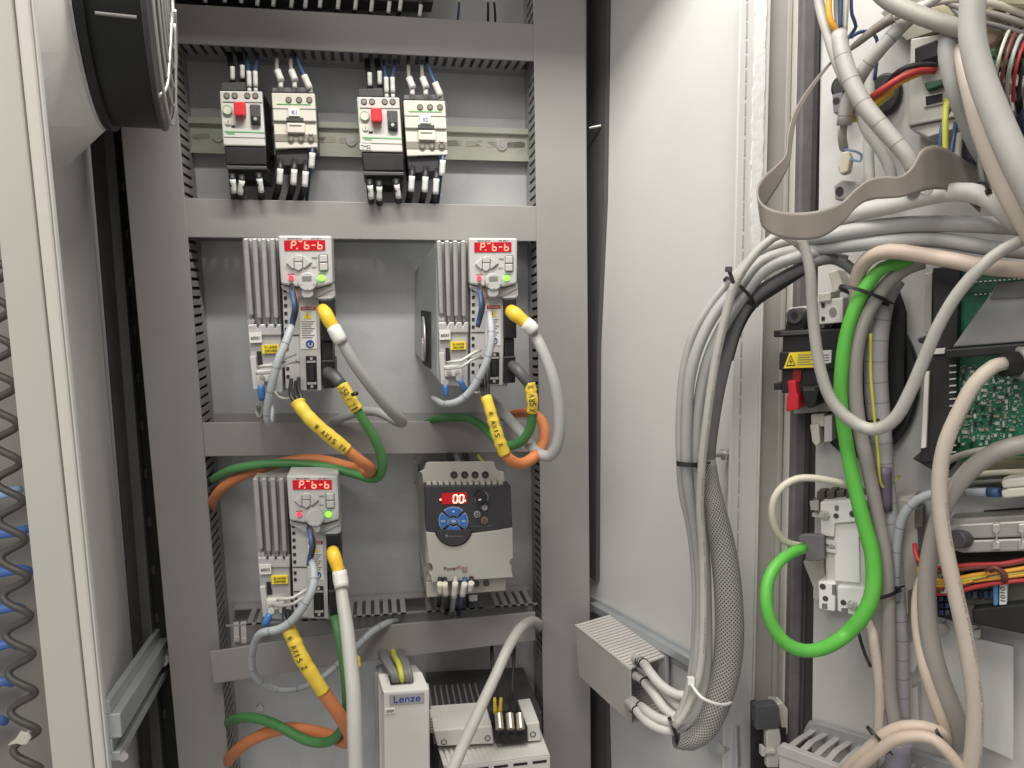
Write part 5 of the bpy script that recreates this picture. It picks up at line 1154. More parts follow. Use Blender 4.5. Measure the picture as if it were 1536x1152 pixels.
M = MB(); dp(M, [(1476, 4), (1498, -12), (1560, -14), (1560, 10), (1502, 6), (1480, 22)], .085, .07); solo('cream_plug', 'yellowish cable end lying across the top right corner', 'cable', mat('yellow_cream', (0, 0, 0)), M, bevel=.006)
M = MB(); dp(M, [(1496, 50), (1560, 44), (1560, 74), (1490, 78)], .060, .045); solo('grey_plug', 'grey flat plug above the green terminals at the right edge', 'plug', mat('plug_taupe', (.26, .23, .22), .5), M, bevel=.003)
M = MB(); dp(M, [(1440, 694), (1560, 686), (1560, 712), (1440, 722)], .048, .01); solo('terminal_rail', 'olive terminal rail under the green circuit board', 'terminals', mat('olive_terminal', (.17, .165, .10), .5), M, bevel=.002)
for i, y in enumerate((722, 737)):
    M = MB(); dp(M, [(1501, y), (1512, y-4), (1600, y-12), (1600, y+2), (1504, y+11)], .066, .05); solo('cream_marker', ('upper', 'lower')[i]+' cream marker tag at the right edge above the white chassis strip', 'marker', cream, M, bevel=.0015)
# round black grommets / vents on the door, upper part
for (x, y, r, off, lab) in ((1326, 140, 30, .010, 'black round vent boss behind the red and yellow wires'), (1258, 130, 16, .020, 'small dark block behind the white wrapped cables at the upper left of the door')):
    M = MB(); M.disc(DOOR, x, y, r, off, .0005, 30, r2=r*1.05, sx=.75); solo('vent_boss', lab, 'vent', black, M, bevel=.002)
hb = dthing('hinge_clip', 'grey plastic clip with a dark hole near the top of the door edge', 'clip', 1258, 170, .02)
dpart([(1248, 142), (1264, 138), (1266, 168), (1250, 170)], .022, .002, 'body', mat('clip_slate', (.16, .155, .17), .5), hb, .001); M = MB(); M.disc(DOOR, 1254, 151, 5, .0226, .02, 16); M.build('hole', blackm, hb)
hb2 = dthing('cable_clip', 'grey clip with a dark hole just above the ribbon cable', 'clip', 1262, 300, .02)
dpart([(1251, 278), (1262, 270), (1300, 274), (1296, 300), (1252, 300)], .020, .002, 'body', mat('clip_grey2', (.24, .235, .23), .5), hb2, .0015); M = MB(); M.disc(DOOR, 1259, 287, 7, .0208, .018, 18, sx=.8); M.build('hole', blackm, hb2)
M = MB(); dp(M, [(1262, 228), (1272, 226), (1276, 236), (1272, 258), (1260, 262), (1256, 250)], .030, .018); solo('wire_plug', 'small cream plug hanging under the white wrapped cable', 'plug', mat('plug_straw', (.50, .47, .36), .5), M, bevel=.0015)
M = MB(); dp(M, [(1466, -80), (1760, -140), (1760, 210), (1500, 190), (1474, 120)], .020, .004); solo('loom_board', 'dark brown board behind the plugs at the upper right edge', 'plate', mat('board_umber', (.05, .042, .034), .55), M)
M = MB(); dp(M, [(1322, 20), (1372, -30), (1520, -60), (1520, 20), (1420, 40), (1360, 60)], .028, .004); solo('loom_board', 'olive grey plate behind the crossing cables at the very top', 'plate', mat('plate_olive', (.20, .19, .15), .5), M)
# ================================================================== cables
def cr_(W, i, t):
    p0, p1, p2, p3 = W[max(i-1, 0)], W[i], W[i+1], W[min(i+2, len(W)-1)]
    return .5*((2*p1)+(p2-p0)*t+(2*p0-5*p1+4*p2-p3)*t*t+(3*p1-p0-3*p2+p3)*t**3)
def cable(label, m, pts, r, name='cable', cat='cable', group=None, n=14, ell=None, parts=()):
    """pts (x, y, depth); r: picture radius, one or per point"""
    W = [P(*p) for p in pts]
    rr = list(r) if hasattr(r, '__len__') else [r]*len(pts)
    off = lambda q: q[0] > 1540 or q[0] < -8 or q[1] < -8 or q[1] > 1158
    if off(pts[-1]): W.append(W[-1] + (W[-1]-W[-2]).normalized()*.10); rr.append(rr[-1])
    if off(pts[0]): W.insert(0, W[0] + (W[0]-W[1]).normalized()*.10); rr.insert(0, rr[0])
    t = None
    if parts:
        t = thing(name, label, cat, W[len(W)//2], group)
    M = MB(); M.tube(W, [px(a, q) for a, q in zip(rr, W)], n)
    if t: M.build('sheath', m, t)
    else: t = solo(name, label, cat, m, M, group)
    for (nm, mm, pp, pr_) in parts:
        Wp = [P(*p) for p in pp]; rp = pr_ if hasattr(pr_, '__len__') else [pr_]*len(pp)
        if nm == 'yellow_sleeve':
            W2, r2 = [], []
            for i in range(len(Wp)-1):
                for j in range(4):
                    W2.append(Wp[i].lerp(Wp[i+1], j/4) if len(Wp) < 3 else cr_(Wp, i, j/4)); r2.append((rp[i]*(1-j/4)+rp[i+1]*j/4)*random.uniform(.93, 1.07))
            Wp, rp = W2+[Wp[-1]], r2+[rp[-1]]
        M = MB(); M.tube(Wp, [px(a, q) for a, q in zip(rp, Wp)], 14, step=.003, ell=.93 if nm == 'yellow_sleeve' else None); M.build(nm, mm, t)
    return t
def sleeve_text(parent, s, pts, r, m=None, f=.9, start=.1, end=.9, up=1):
    """lettering that follows a sleeve (picture/depth points) on the side that faces the room"""
    W = [P(*p) for p in pts]; n = len(s); o0 = parent_world(parent); V, F = [], []
    seg = [(W[i+1]-W[i]).length for i in range(len(W)-1)]; L = sum(seg)
    def at(t):
        d = t*L
        for i, q in enumerate(seg):
            if d <= q or i == len(seg)-1: return W[i]+(W[i+1]-W[i])*(d/q), (W[i+1]-W[i]).normalized()
            d -= q
    for i, ch in enumerate(s):
        if ch == ' ': continue
        if ch not in _tc: text3(parent, ch, W[0], RGT, UPV, .001, .001, ink); bpy.data.objects.remove(bpy.data.objects[-1] if False else [o for o in parent.children if o.name.startswith('lettering')][-1])
        vv, ff, xa, xb, ya, yb = _tc[ch]
        t0 = start+(end-start)*i/n; q, d = at(t0+(end-start)*.5/n)
        nn = -FWD; nn = (nn - d*nn.dot(d)).normalized(); R = px(r, q); uy = nn.cross(d)*up
        w = L*(end-start)/n*.78; h = R*f; w = min(w, (xb-xa)/max(.3, yb)*h*1.25); k = len(V)
        for v in vv:
            x = ((v.x-xa)/(xb-xa)-.5)*w; y = (v.y/(yb if yb > .1 else 1)-.5)*h
            V.append(tuple(q + d*x + uy*y + nn*(R*1.06) - o0))
        F += [tuple(j+k for j in p) for p in ff]
    me = bpy.data.meshes.new('lettering'); me.from_pydata(V, [], F); me.materials.append(m or ink)
    o = bpy.data.objects.new('lettering', me); COL.objects.link(o); o.parent = parent
    md = o.modifiers.new('thick', 'SOLIDIFY'); md.thickness = .0003; md.offset = 0
def tie(label, ctr, m=None, r=12, tilt=0.0, w=3.0, Y=None, head=None, group='zip ties', squash=.75):
    """zip tie: a flat band round a bundle whose axis in the picture has angle tilt (rad, 0 = upright bundle)"""
    c = P(*ctr); R = px(r, c); H = px(w, c)
    ax_ = (UPV*math.cos(tilt) + RGT*math.sin(tilt)); sd = ax_.cross(FWD).normalized(); f = -FWD
    M = MB(); k = 28; ring = []
    for i in range(k):
        a = 2*math.pi*i/k; q = c + sd*(R*math.cos(a)) + f*(R*squash*math.sin(a)); nn = (sd*math.cos(a)+f*math.sin(a))
        ring.append([M.bm.verts.new(v) for v in (q-ax_*H*.5, q+ax_*H*.5, q+ax_*H*.5+nn*.0011, q-ax_*H*.5+nn*.0011)])
    for i in range(k):
        A, B = ring[i], ring[(i+1) % k]
        for j in range(4): M.bm.faces.new((A[j], A[(j+1) % 4], B[(j+1) % 4], B[j]))
    if head is not None:
        hp = c + sd*(R*1.05*math.cos(head)) + f*(R*squash*1.05*max(0, math.sin(head)))
        M.obox(hp, sd*H*.7, ax_*H*.75, f*H*.6)
        M.obox(hp + sd*H*1.3*math.cos(head)+ax_*H*.5, sd*H*.9, ax_*H*.22, f*H*.3)
    return solo('zip_tie', label, 'zip tie', m or black, M, group)

c_boot = cable_mat('boot_rubber', (.07, .07, .072), dirt=0)
# ---- drive cables: white pairs, thin grey cable, small wires, ring terminals
def drive_small(D, who, spec):
    ox, oy, sx, sy, k = D
    q = lambda x, y, Y: (ox+(x-416)*sx+k*(y-353), oy+(y-353)*sy, Y)
    for i, pts in enumerate(([(388, 551, .69), (396, 549, .680), (412, 547, .676), (428, 537, .678), (442, 531, .695)], [(385, 560, .69), (400, 559, .682), (414, 556, .677), (428, 546, .678), (443, 541, .695)])):
        cable(('upper', 'lower')[i]+' white jumper wire looping across the front of the '+who, c_wht, [q(*p) for p in pts], 2.6*sx, 'jumper_wire', 'wire', 'white jumper wires on the drives')
    for i, (m, pts) in enumerate(((c_black, [(437, 427, .692), (440, 440, .682), (443, 460, .679), (441, 478, .682), (437, 494, .68)]), (c_blue, [(436, 433, .690), (439, 447, .676), (441, 462, .673), (438, 480, .680), (436, 494, .68)]), (c_brown, [(439, 430, .692), (445, 445, .684), (446, 462, .682), (442, 480, .683), (437, 494, .681)]))):
        cable(('black', 'blue', 'brown')[i]+' wire curving into the terminal strip of the '+who, m, [q(*p) for p in pts], 3.4*sx if i < 2 else 2.2*sx, 'terminal_wire', 'wire', 'wires into the terminal strips of the drives')
DN = ('upper left drive', 'upper right drive', 'lower drive')
for D, w_ in zip((D1, D2), DN): drive_small(D, w_, None)
# lower drive: its wires sit a little further right
drive_small((D3[0]+14, D3[1]+5, D3[2], D3[3], 0), DN[2], None)
def ring_term(label, a, b, r=5.2):
    A, B = P(*a), P(*b); t = thing('ring_terminal', label, 'terminal', B, 'blue ring terminals on the drives')
    M = MB(); M.tube([A, (A+B)/2, B], [px(r*.8, A), px(r, A), px(r*.85, A)], 12); M.build('blue_sleeve', mat('sleeve_blue', (.05, .16, .42), .4), t)
    d = (A-B).normalized(); M = MB(); c = A + d*px(4, A); n_ = Vector((0, -1, 0)); u_ = d; v_ = n_.cross(d)
    ring = lambda R_, o: [c + u_*(R_*math.cos(i*.5236)) + v_*(R_*math.sin(i*.5236)) + n_*o for i in range(12)]
    M.loft(ring(px(5, A), 0), ring(px(5, A), .0008)); M.build('ring', tin, t)
ring_term('blue ring terminal under the left screw of the upper left drive', (391.5, 578, .688), (393, 600, .69), 5.8)
ring_term('blue ring terminal under the left screw of the upper right drive', (668, 577, .688), (669, 594, .69), 4.6)
ring_term('blue ring terminal under the right screw of the upper right drive', (690, 570, .688), (698, 586, .69), 4.6)
ring_term('blue ring terminal under the left screw of the lower drive', (405, 920, .688), (397, 938, .685), 5.8)
ring_term('blue ring terminal under the right screw of the lower drive', (425, 918, .688), (433, 936, .685), 5.4)
cable('thin blue grey cable hanging before the upper left drive, end doubled back', c_blgrey, [(437, 487, .684), (435, 495, .676), (427, 518, .670), (417, 541, .667), (409, 572, .668), (403, 600, .672), (400, 622, .676), (402, 634, .68), (406, 632, .69), (408, 615, .70), (400, 598, .73), (392, 606, .76), (388, 612, .80), (392, 625, .815)], [4.5, 6, 6.3, 6.3, 6.2, 6, 5.6, 5, 4.4, 3.6, 3.6, 3.6, 3.6, 3.6], parts=[('bare_wire', c_lt, [(392, 598, .69), (394, 612, .70), (390, 625, .73), (384, 618, .78)], 2.0)])
cable('thin blue grey cable curving under the upper right drive', c_blgrey, [(733, 468, .685), (736, 486, .676), (737, 506, .670), (734, 528, .668), (727, 550, .668), (714, 575, .672), (700, 593, .676), (685, 603, .68), (668, 606, .69), (656, 601, .72), (650, 597, .78)], [4, 5.6, 5.8, 5.8, 5.8, 5.8, 5.6, 5.4, 5, 4.4, 4])
cable('thin blue grey cable looping below the lower drive and up into the lowest duct', c_blgrey, [(466, 838, .684), (470, 854, .672), (470, 877, .664), (463, 896, .660), (450, 917, .660), (436, 933, .662), (418, 944, .665), (402, 947, .668), (391, 950, .672), (383, 962, .68), (378, 984, .69), (380, 1007, .70), (394, 1025, .71), (418, 1035, .72), (446, 1033, .73), (479, 1019, .74), (503, 1000, .75), (524, 981, .765), (540, 965, .78), (560, 946, .79), (580, 935, .80), (597, 932, .83)], [4, 6, 6.4, 6.4, 6.4, 6.4, 6.2, 6, 5.8, 5.6, 5.4, 5.2, 5, 4.6, 4.4, 4.6, 5, 5.4, 5.6, 5.4, 5, 4.6])
cable('thin yellow earth wire under the upper left drive', c_gold, [(412, 587, .70), (418, 595, .70), (430, 598, .70), (440, 596, .71)], 1.6, 'earth_wire', 'wire')
cable('thin yellow earth wire under the upper right drive', c_gold, [(706, 586, .70), (714, 589, .70), (720, 588, .71)], 1.6, 'earth_wire', 'wire')
# motor leads: black cores, yellow sleeve, orange cable
for i, (x0, y0) in enumerate(((437, 582), (444, 585), (448, 580))):
    cable(('left', 'middle', 'right')[i]+' black core between the upper left drive and its yellow sleeve', c_black, [(x0, y0-12, .70), (x0-1.5+i*.6, y0+4, .685), (x0+1+i*1.5, y0+16, .678), (449+i*2, 609, .675)], 3, 'cable_core', 'wire', 'black cores into the yellow sleeves')
cable('orange motor cable of the upper left drive, yellow sleeve, looping into the left duct', c_orange,
      [(449, 606, .674), (470, 633, .668), (498, 657, .668), (523, 677, .67), (543, 693, .675), (556, 703, .688), (553, 709, .705), (541, 704, .722), (520, 699, .735), (495, 692, .745), (465, 688, .752), (430, 692, .756), (395, 702, .762), (362, 714, .77), (335, 731, .785), (321, 748, .81), (316, 762, .845)], [7, 8, 8, 8, 8.2, 8.2, 8, 7.6, 7.6, 7.6, 7.6, 7.6, 7.6, 7.6, 7.6, 7.4, 7],
      parts=[('yellow_sleeve', c_yell, [(447, 603, .674), (452, 612, .671), (470, 633, .667), (498, 657, .667), (521, 675, .669)], [11.5, 9.6, 10.2, 10, 9.4])])
t_ = bpy.data.objects[-1] if False else None
def sleeve_label(who, label_s, pts, r, m=None, **kw):
    q = [o for o in bpy.data.objects if o.get('label') == who][0]
    par = [c for c in q.children if c.name.startswith('yellow')][-1]
    sleeve_text(par, label_s, pts, r, **kw)
sleeve_label('orange motor cable of the upper left drive, yellow sleeve, looping into the left duct', 'W AXIS Y1', [(452, 612, .671), (470, 633, .667), (498, 657, .667), (521, 675, .669)], 10, start=.34, end=.96, f=.8)
cable('green encoder cable from the upper left drive, yellow sleeve, hanging loop into the left duct', c_dgreen,
      [(494, 560, .69), (503, 566, .682), (513, 578, .678), (524, 596, .676), (535, 614, .676), (547, 633, .678), (560, 655, .681), (571, 680, .686), (574, 700, .690), (568, 715, .697), (556, 718, .706), (536, 712, .716), (510, 705, .724), (480, 699, .732), (450, 696, .738), (415, 695, .744), (380, 698, .752), (350, 704, .764), (330, 713, .79), (318, 721, .835)], [7.5, 8, 7.6, 7.4, 7.4, 7.2, 7.2, 7.2, 7.2, 7, 6.8, 6.6, 6.6, 6.6, 6.6, 6.6, 6.6, 6.6, 6.6, 6.4],
      parts=[('dark_boot', c_boot, [(491, 558, .694), (502, 565, .683), (512, 577, .678)], [9, 9.4, 8.8]), ('yellow_sleeve', c_yell, [(513, 577, .677), (524, 596, .675), (536, 615, .675)], [9.6, 9.8, 9.2]), ('tie_head', black, [(528, 592, .667), (536, 590, .664)], 3)])
sleeve_label('green encoder cable from the upper left drive, yellow sleeve, hanging loop into the left duct', 'XSRV Y1', [(513, 577, .677), (524, 596, .675), (536, 615, .675)], 9.8, start=.05, end=.95, f=1.15)
cable('thick grey cable with yellow boot from the upper left drive, bending back at the duct', c_grey,
      [(500, 490, .682), (512, 511, .678), (530, 543, .680), (552, 574, .688), (574, 602, .70), (590, 620, .712), (601, 630, .728), (603, 634, .742), (594, 632, .758), (582, 625, .775), (565, 618, .79), (545, 617, .80), (525, 622, .806), (506, 630, .812), (490, 640, .84)], [8, 8.4, 8.6, 8.6, 8.6, 8.4, 8.2, 7.8, 7, 7, 7, 7, 7, 6.8, 6],
      parts=[('yellow_boot', mat('boot_yellow', (.80, .50, .035), .4), [(484, 464, .690), (488, 470, .682), (494, 481, .680), (502, 495, .680)], [9, 10.6, 10.4, 8.6]), ('white_clip', label_w, [(500, 491, .678), (506, 502, .676), (512, 513, .676)], [10.4, 11, 10.4])])
for i, (x0, y0) in enumerate(((722, 556), (727, 560), (731, 554))):
    cable(('left', 'middle', 'right')[i]+' black core between the upper right drive and its yellow sleeve', c_black, [(x0-1, y0-8, .695), (x0, y0+10, .682), (x0+1, y0+28, .676), (728+i*2, 600, .673)], 2.8, 'cable_core', 'wire', 'black cores into the yellow sleeves')
cable('orange motor cable of the upper right drive, yellow sleeve, small tight loop', c_orange,
      [(730, 598, .672), (737, 622, .668), (746, 652, .666), (757, 680, .666), (767, 691, .668), (781, 696, .674), (798, 688, .684), (811, 672, .695), (817, 652, .708), (813, 632, .725), (800, 621, .745), (785, 619, .77), (768, 622, .80), (755, 628, .83)], [6, 7, 7.6, 8, 8.6, 8.8, 8.8, 8.6, 8.2, 7.8, 7.4, 7, 6.6, 6],
      parts=[('yellow_sleeve', c_yell, [(729, 595, .672), (733, 607, .669), (740, 632, .666), (748, 658, .664), (757, 681, .665)], [8.6, 8.4, 8.8, 9.2, 9.2])])
sleeve_label('orange motor cable of the upper right drive, yellow sleeve, small tight loop', 'W AXIS X', [(733, 607, .669), (740, 632, .666), (748, 658, .664), (757, 681, .665)], 9, start=.12, end=.8, f=.8)
cable('green encoder cable from the upper right drive, yellow sleeve, passing behind the orange loop', c_dgreen,
      [(770, 549, .69), (777, 556, .682), (786, 567, .678), (794, 580, .677), (798, 600, .676), (799, 621, .678), (796, 640, .682), (788, 656, .688), (776, 666, .695), (762, 668, .702), (745, 660, .715), (725, 640, .745), (705, 629, .775), (682, 626, .80), (655, 628, .812), (640, 634, .84)], [6.6, 7.2, 7.2, 7.2, 7.2, 7.2, 7.2, 7.2, 7, 6.8, 6.6, 6.4, 6.2, 6, 5.8, 5.4],
      parts=[('dark_boot', c_boot, [(768, 548, .694), (777, 556, .682), (787, 568, .678), (795, 577, .677)], [8.4, 8.6, 8.4, 8]), ('yellow_sleeve', c_yell, [(795, 574, .676), (797, 590, .675), (799, 606, .674), (798, 618, .676)], [8.4, 8.8, 8.4, 8.2])])
sleeve_label('green encoder cable from the upper right drive, yellow sleeve, passing behind the orange loop', 'XSRV X', [(798, 617, .676), (799, 606, .674), (797, 590, .675), (795, 574, .676)], 8.5, start=.05, end=.95, f=1.15)
cable('thick grey cable with yellow boot from the upper right drive, long loop over right duct', c_grey,
      [(796, 494, .684), (806, 510, .678), (819, 538, .672), (831, 573, .668), (838, 610, .668), (839, 645, .670), (834, 672, .674), (824, 684, .680), (810, 681, .688), (796, 668, .698), (780, 647, .712), (762, 627, .73), (745, 608, .755), (730, 596, .785)], [8, 8.6, 8.8, 9, 9, 9, 9, 8.8, 8.6, 8.2, 8, 7.8, 7.4, 7],
      parts=[('yellow_boot', mat('boot_yellow', (0, 0, 0)), [(766, 466, .69), (772, 471, .683), (782, 479, .681), (792, 487, .681)], [9.6, 11.4, 9.6, 8]), ('white_clip', label_w, [(787, 484, .677), (796, 491, .676), (801, 497, .676)], [10.6, 11.2, 10])])
for i, (x0, y0) in enumerate(((418, 925), (424, 929), (430, 930))):
    cable(('left', 'middle', 'right')[i]+' black core between the lower drive and its yellow sleeve', c_black, [(x0+8, y0-14, .69), (x0+8, y0, .682), (432+i*3, 948, .672)], 3, 'cable_core', 'wire', 'black cores into the yellow sleeves')
cable('orange motor cable of the lower drive, long yellow sleeve, looping into the lower left duct', c_orange,
      [(434, 945, .668), (450, 982, .662), (468, 1013, .660), (487, 1041, .660), (506, 1068, .662), (520, 1091, .668), (526, 1106, .678), (518, 1113, .692), (500, 1106, .71), (478, 1099, .725), (446, 1093, .738), (415, 1095, .75), (385, 1106, .764), (360, 1122, .785), (346, 1136, .81), (338, 1148, .845)], [8, 9.4, 9.8, 10, 10.2, 10.2, 10, 9.6, 9.4, 9.2, 9, 9, 9, 8.8, 8.6, 8],
      parts=[('yellow_sleeve', c_yell, [(432, 942, .668), (440, 958, .665), (451, 984, .661), (468, 1012, .659), (485, 1038, .659)], [10, 10.8, 11, 10.6, 10.6])])
sleeve_label('orange motor cable of the lower drive, long yellow sleeve, looping into the lower left duct', 'W AXIS Z', [(436, 950, .667), (440, 958, .665), (451, 984, .661), (463, 1003, .6597)], 10.9, start=.05, end=.92, f=.8)
cable('green encoder cable from the lower drive, in a shallow wave into the left duct', c_dgreen,
      [(502, 925, .69), (508, 950, .68), (515, 990, .675), (520, 1040, .674), (520, 1068, .676), (514, 1092, .682), (502, 1107, .69), (487, 1114, .70), (464, 1112, .71), (440, 1101, .722), (420, 1090, .733), (398, 1081, .745), (375, 1076, .76), (355, 1078, .785), (343, 1083, .82)], 7.2)
cable('thick pale grey cable with yellow boot from the lower drive, hanging straight down', c_lt,
      [(509, 852, .682), (511, 872, .674), (514, 900, .664), (520, 940, .650), (525, 985, .636), (530, 1035, .622), (532, 1092, .610), (534, 1160, .60), (534, 1220, .59)], [8, 8.6, 9.4, 10.4, 10.8, 11.2, 11.4, 11.6, 11.6],
      parts=[('yellow_boot', mat('boot_yellow', (0, 0, 0)), [(499, 826, .688), (501, 834, .681), (505, 846, .679), (509, 860, .677)], [9, 10.4, 9.6, 8.4]), ('white_clip', label_w, [(509, 856, .675), (511, 870, .672), (513, 882, .668)], [10.6, 11.4, 10.8])])
cable('thick pale grey cable crossing diagonally before the white vented unit', c_lt,
      [(811, 942, .83), (806, 934, .81), (797, 932, .79), (785, 938, .765), (773, 953, .745), (760, 976, .728), (745, 1010, .71), (728, 1046, .69), (711, 1083, .668), (695, 1118, .645), (680, 1152, .625), (660, 1195, .60)], [7, 7.4, 7.6, 7.8, 8, 8, 8.2, 8.4, 8.8, 9, 9.2, 9.6])
M = MB(); dq = YP(.66); M.prism(dq, [(536, 985), (540, 988), (541, 999), (537, 1001)], 0, -.003); solo('yellow_scrap', 'tiny yellow tag behind the thick pale cable below the lowest duct', 'tag', label_y, M)

# ---- grey bundle arching from the door to the side wall
def dz(x, off): return dY(x, off)
B1 = 'grey cables arching from the door'
cable('outermost thin grey cable of the arch, furthest left', c_grey, [(1560, 342, dz(1536, .07)), (1443, 336, dz(1443, .07)), (1356, 337, dz(1356, .07)), (1297, 344, dz(1297, .072)), (1238, 354, dz(1238, .075)), (1180, 362, .56), (1136, 380, .565), (1101, 414, .57), (1067, 455, .575), (1040, 500, .58), (1026, 552, .585), (1020, 615, .59), (1020, 690, .595), (1024, 740, .60), (1035, 790, .605), (1042, 850, .61), (1044, 920, .61), (1040, 990, .61), (1030, 1045, .605), (1010, 1090, .60)], [13, 12.5, 12.5, 12.5, 11, 6.5, 6, 6, 6, 6, 6, 6, 6, 6, 6, 6, 6, 6, 6, 6], group=B1)
cable('second grey cable of the arch, thick, from the left', c_grey, [(1560, 380, dz(1536, .068)), (1477, 371, dz(1477, .068)), (1404, 360, dz(1404, .07)), (1338, 362, dz(1338, .07)), (1286, 366, dz(1286, .07)), (1234, 372, dz(1234, .07)), (1185, 378, .558), (1143, 392, .562), (1112, 424, .566), (1074, 468, .572), (1049, 516, .576), (1035, 566, .58), (1030, 632, .585), (1031, 720, .592), (1042, 790, .60), (1050, 860, .605), (1050, 930, .605), (1045, 1000, .60), (1035, 1060, .598), (1015, 1096, .595)], [11.5, 11.5, 11.5, 11.5, 11.5, 10.5, 9.5, 9, 8.8, 8.8, 8.6, 8.6, 8.6, 8.4, 8, 8, 8, 8, 8, 8], group=B1)
cable('third grey cable of the arch, just left of the beige printed one', c_grey, [(1270, 392, dz(1270, .055)), (1235, 382, dz(1235, .062)), (1202, 384, .552), (1147, 406, .56), (1118, 440, .566), (1088, 484, .572), (1062, 540, .578), (1049, 600, .583), (1044, 667, .588), (1046, 730, .594), (1054, 800, .60), (1058, 860, .602), (1059, 910, .602), (1060, 961, .60), (1058, 1012, .598), (1050, 1050, .596), (1034, 1080, .594), (1008, 1096, .592)], [9, 9, 9, 9, 8.8, 8.8, 8.6, 8.6, 8.4, 8.4, 8.4, 8.6, 8.6, 8.6, 8.6, 8.6, 8.4, 8], group=B1)
cable('pale printed cable crossing in front of the grey arch', c_lt_p, [(1213, 386, dz(1213, .09)), (1196, 366, .535), (1172, 352, .538), (1148, 366, .543), (1122, 394, .548), (1101, 430, .552), (1088, 476, .556), (1076, 528, .560), (1067, 580, .564), (1060, 632, .568), (1053, 695, .574), (1050, 760, .582), (1054, 830, .588), (1055, 900, .588), (1054, 960, .586), (1048, 1015, .584), (1032, 1062, .584), (1012, 1090, .585)], [5, 6, 6.5, 6.8, 6.8, 6.8, 6.8, 6.6, 6.6, 6.4, 6.2, 6, 6, 6, 6, 6, 6, 6], group=B1)
cable('dark grey cable at the inner edge of the arch, entering the braided sleeve', c_dkgrey, [(1300, 440, dz(1300, .05)), (1283, 408, dz(1283, .055)), (1255, 390, dz(1255, .058)), (1222, 393, .555), (1167, 420, .565), (1126, 448, .572), (1104, 487, .577), (1091, 530, .581), (1079, 580, .585), (1070, 632, .589), (1064, 690, .593), (1066, 730, .596)], [8, 8, 8, 8.4, 9, 9.4, 9.6, 9.6, 9.6, 9.4, 9, 9], group=B1)
cable('dark cable hugging the inside of the arch behind the black tie', c_black, [(1210, 404, .568), (1170, 430, .575), (1130, 458, .582), (1107, 497, .586), (1094, 540, .59)], 6, group=B1)
cable('braided grey sleeve hanging down beside the frame post', braid, [(1062, 688, .593), (1066, 730, .593), (1076, 780, .592), (1087, 840, .591), (1093, 900, .590), (1094, 955, .590), (1088, 1010, .590), (1075, 1055, .590), (1056, 1092, .591), (1034, 1108, .592), (1014, 1106, .593)], [11, 14, 17, 20, 21, 21.5, 21, 20, 19, 17, 15], 'braided_sleeve', 'cable sleeve', n=22)
for i, pts in enumerate(([(945, 984, .745), (966, 996, .668), (977, 1011, .635), (992, 1028, .622), (1015, 1042, .612), (1036, 1042, .606), (1050, 1030, .602)],
     [(944, 1008, .745), (968, 1025, .655), (984, 1045, .625), (996, 1062, .615), (1014, 1076, .607), (1028, 1072, .603)],
     [(950, 992, .745), (978, 1018, .660), (998, 1042, .630), (1014, 1056, .616), (1030, 1068, .606)],
     [(941, 1046, .74), (962, 1060, .642), (972, 1068, .620), (986, 1077, .610), (1004, 1083, .602), (1018, 1086, .60)],
     [(938, 1050, .74), (956, 1067, .638), (972, 1083, .615), (988, 1092, .606), (1003, 1096, .60), (1012, 1097, .598)])):
    nm = ('uppermost', 'second', 'third', 'fourth', 'lowest')[i]
    gr = []
    a, b = pts[0:2], pts[1]
    for j in range(3):
        f = .70+.13*j; c0 = tuple(pts[0][q]*(1-f)+pts[1][q]*f for q in range(3)); f += .05; c1 = tuple(pts[0][q]*(1-f)+pts[1][q]*f for q in range(3)); gr.append(('ferrule_ring', black, [c0, c1], 8.2))
    cable(nm+' white cable leaving the open end of the short wall duct', c_wht, pts, [6, 7] + [7.2]*(len(pts)-2), group='white cables out of the wall duct', parts=gr)
tie('black tie round the white and braided bundle at its lowest bend', (1010, 1094, .594), r=17, tilt=1.25, w=5, head=2.6)
tie('black tie round the left cables of the arch, beside the braid top', (1033, 696, .588), r=16, tilt=.05, w=7, head=3.0)
tie('black tie high on the grey arch with its head sticking up left', (1108, 436, .566), r=27, tilt=.75, w=4.5, head=math.pi)
M = MB(); a, b = P(1100, 424, .545), P(1093, 404, .54); M.cyl(a, b, .0015); M.obox(b, RGT*.0022, UPV*.0018, FWD*.002); solo('tie_tail', 'dark tie head and tail standing up from the grey arch against the white wall', 'zip tie', dkgrey, M)
M = MB(); M.tube([P(*p) for p in ((1036, 1024, .585), (1042, 1034, .572), (1052, 1046, .565), (1066, 1053, .563), (1082, 1057, .566), (1096, 1054, .58), (1098, 1048, .60))], px(2.4, P(1060, 1050, .57)), 8); M.obox(P(1036, 1021, .582), RGT*.0028, UPV*.0030, FWD*.0025)
solo('zip_tie', 'white zip tie round the braided sleeve near the open wall duct', 'zip tie', white_pl, M)
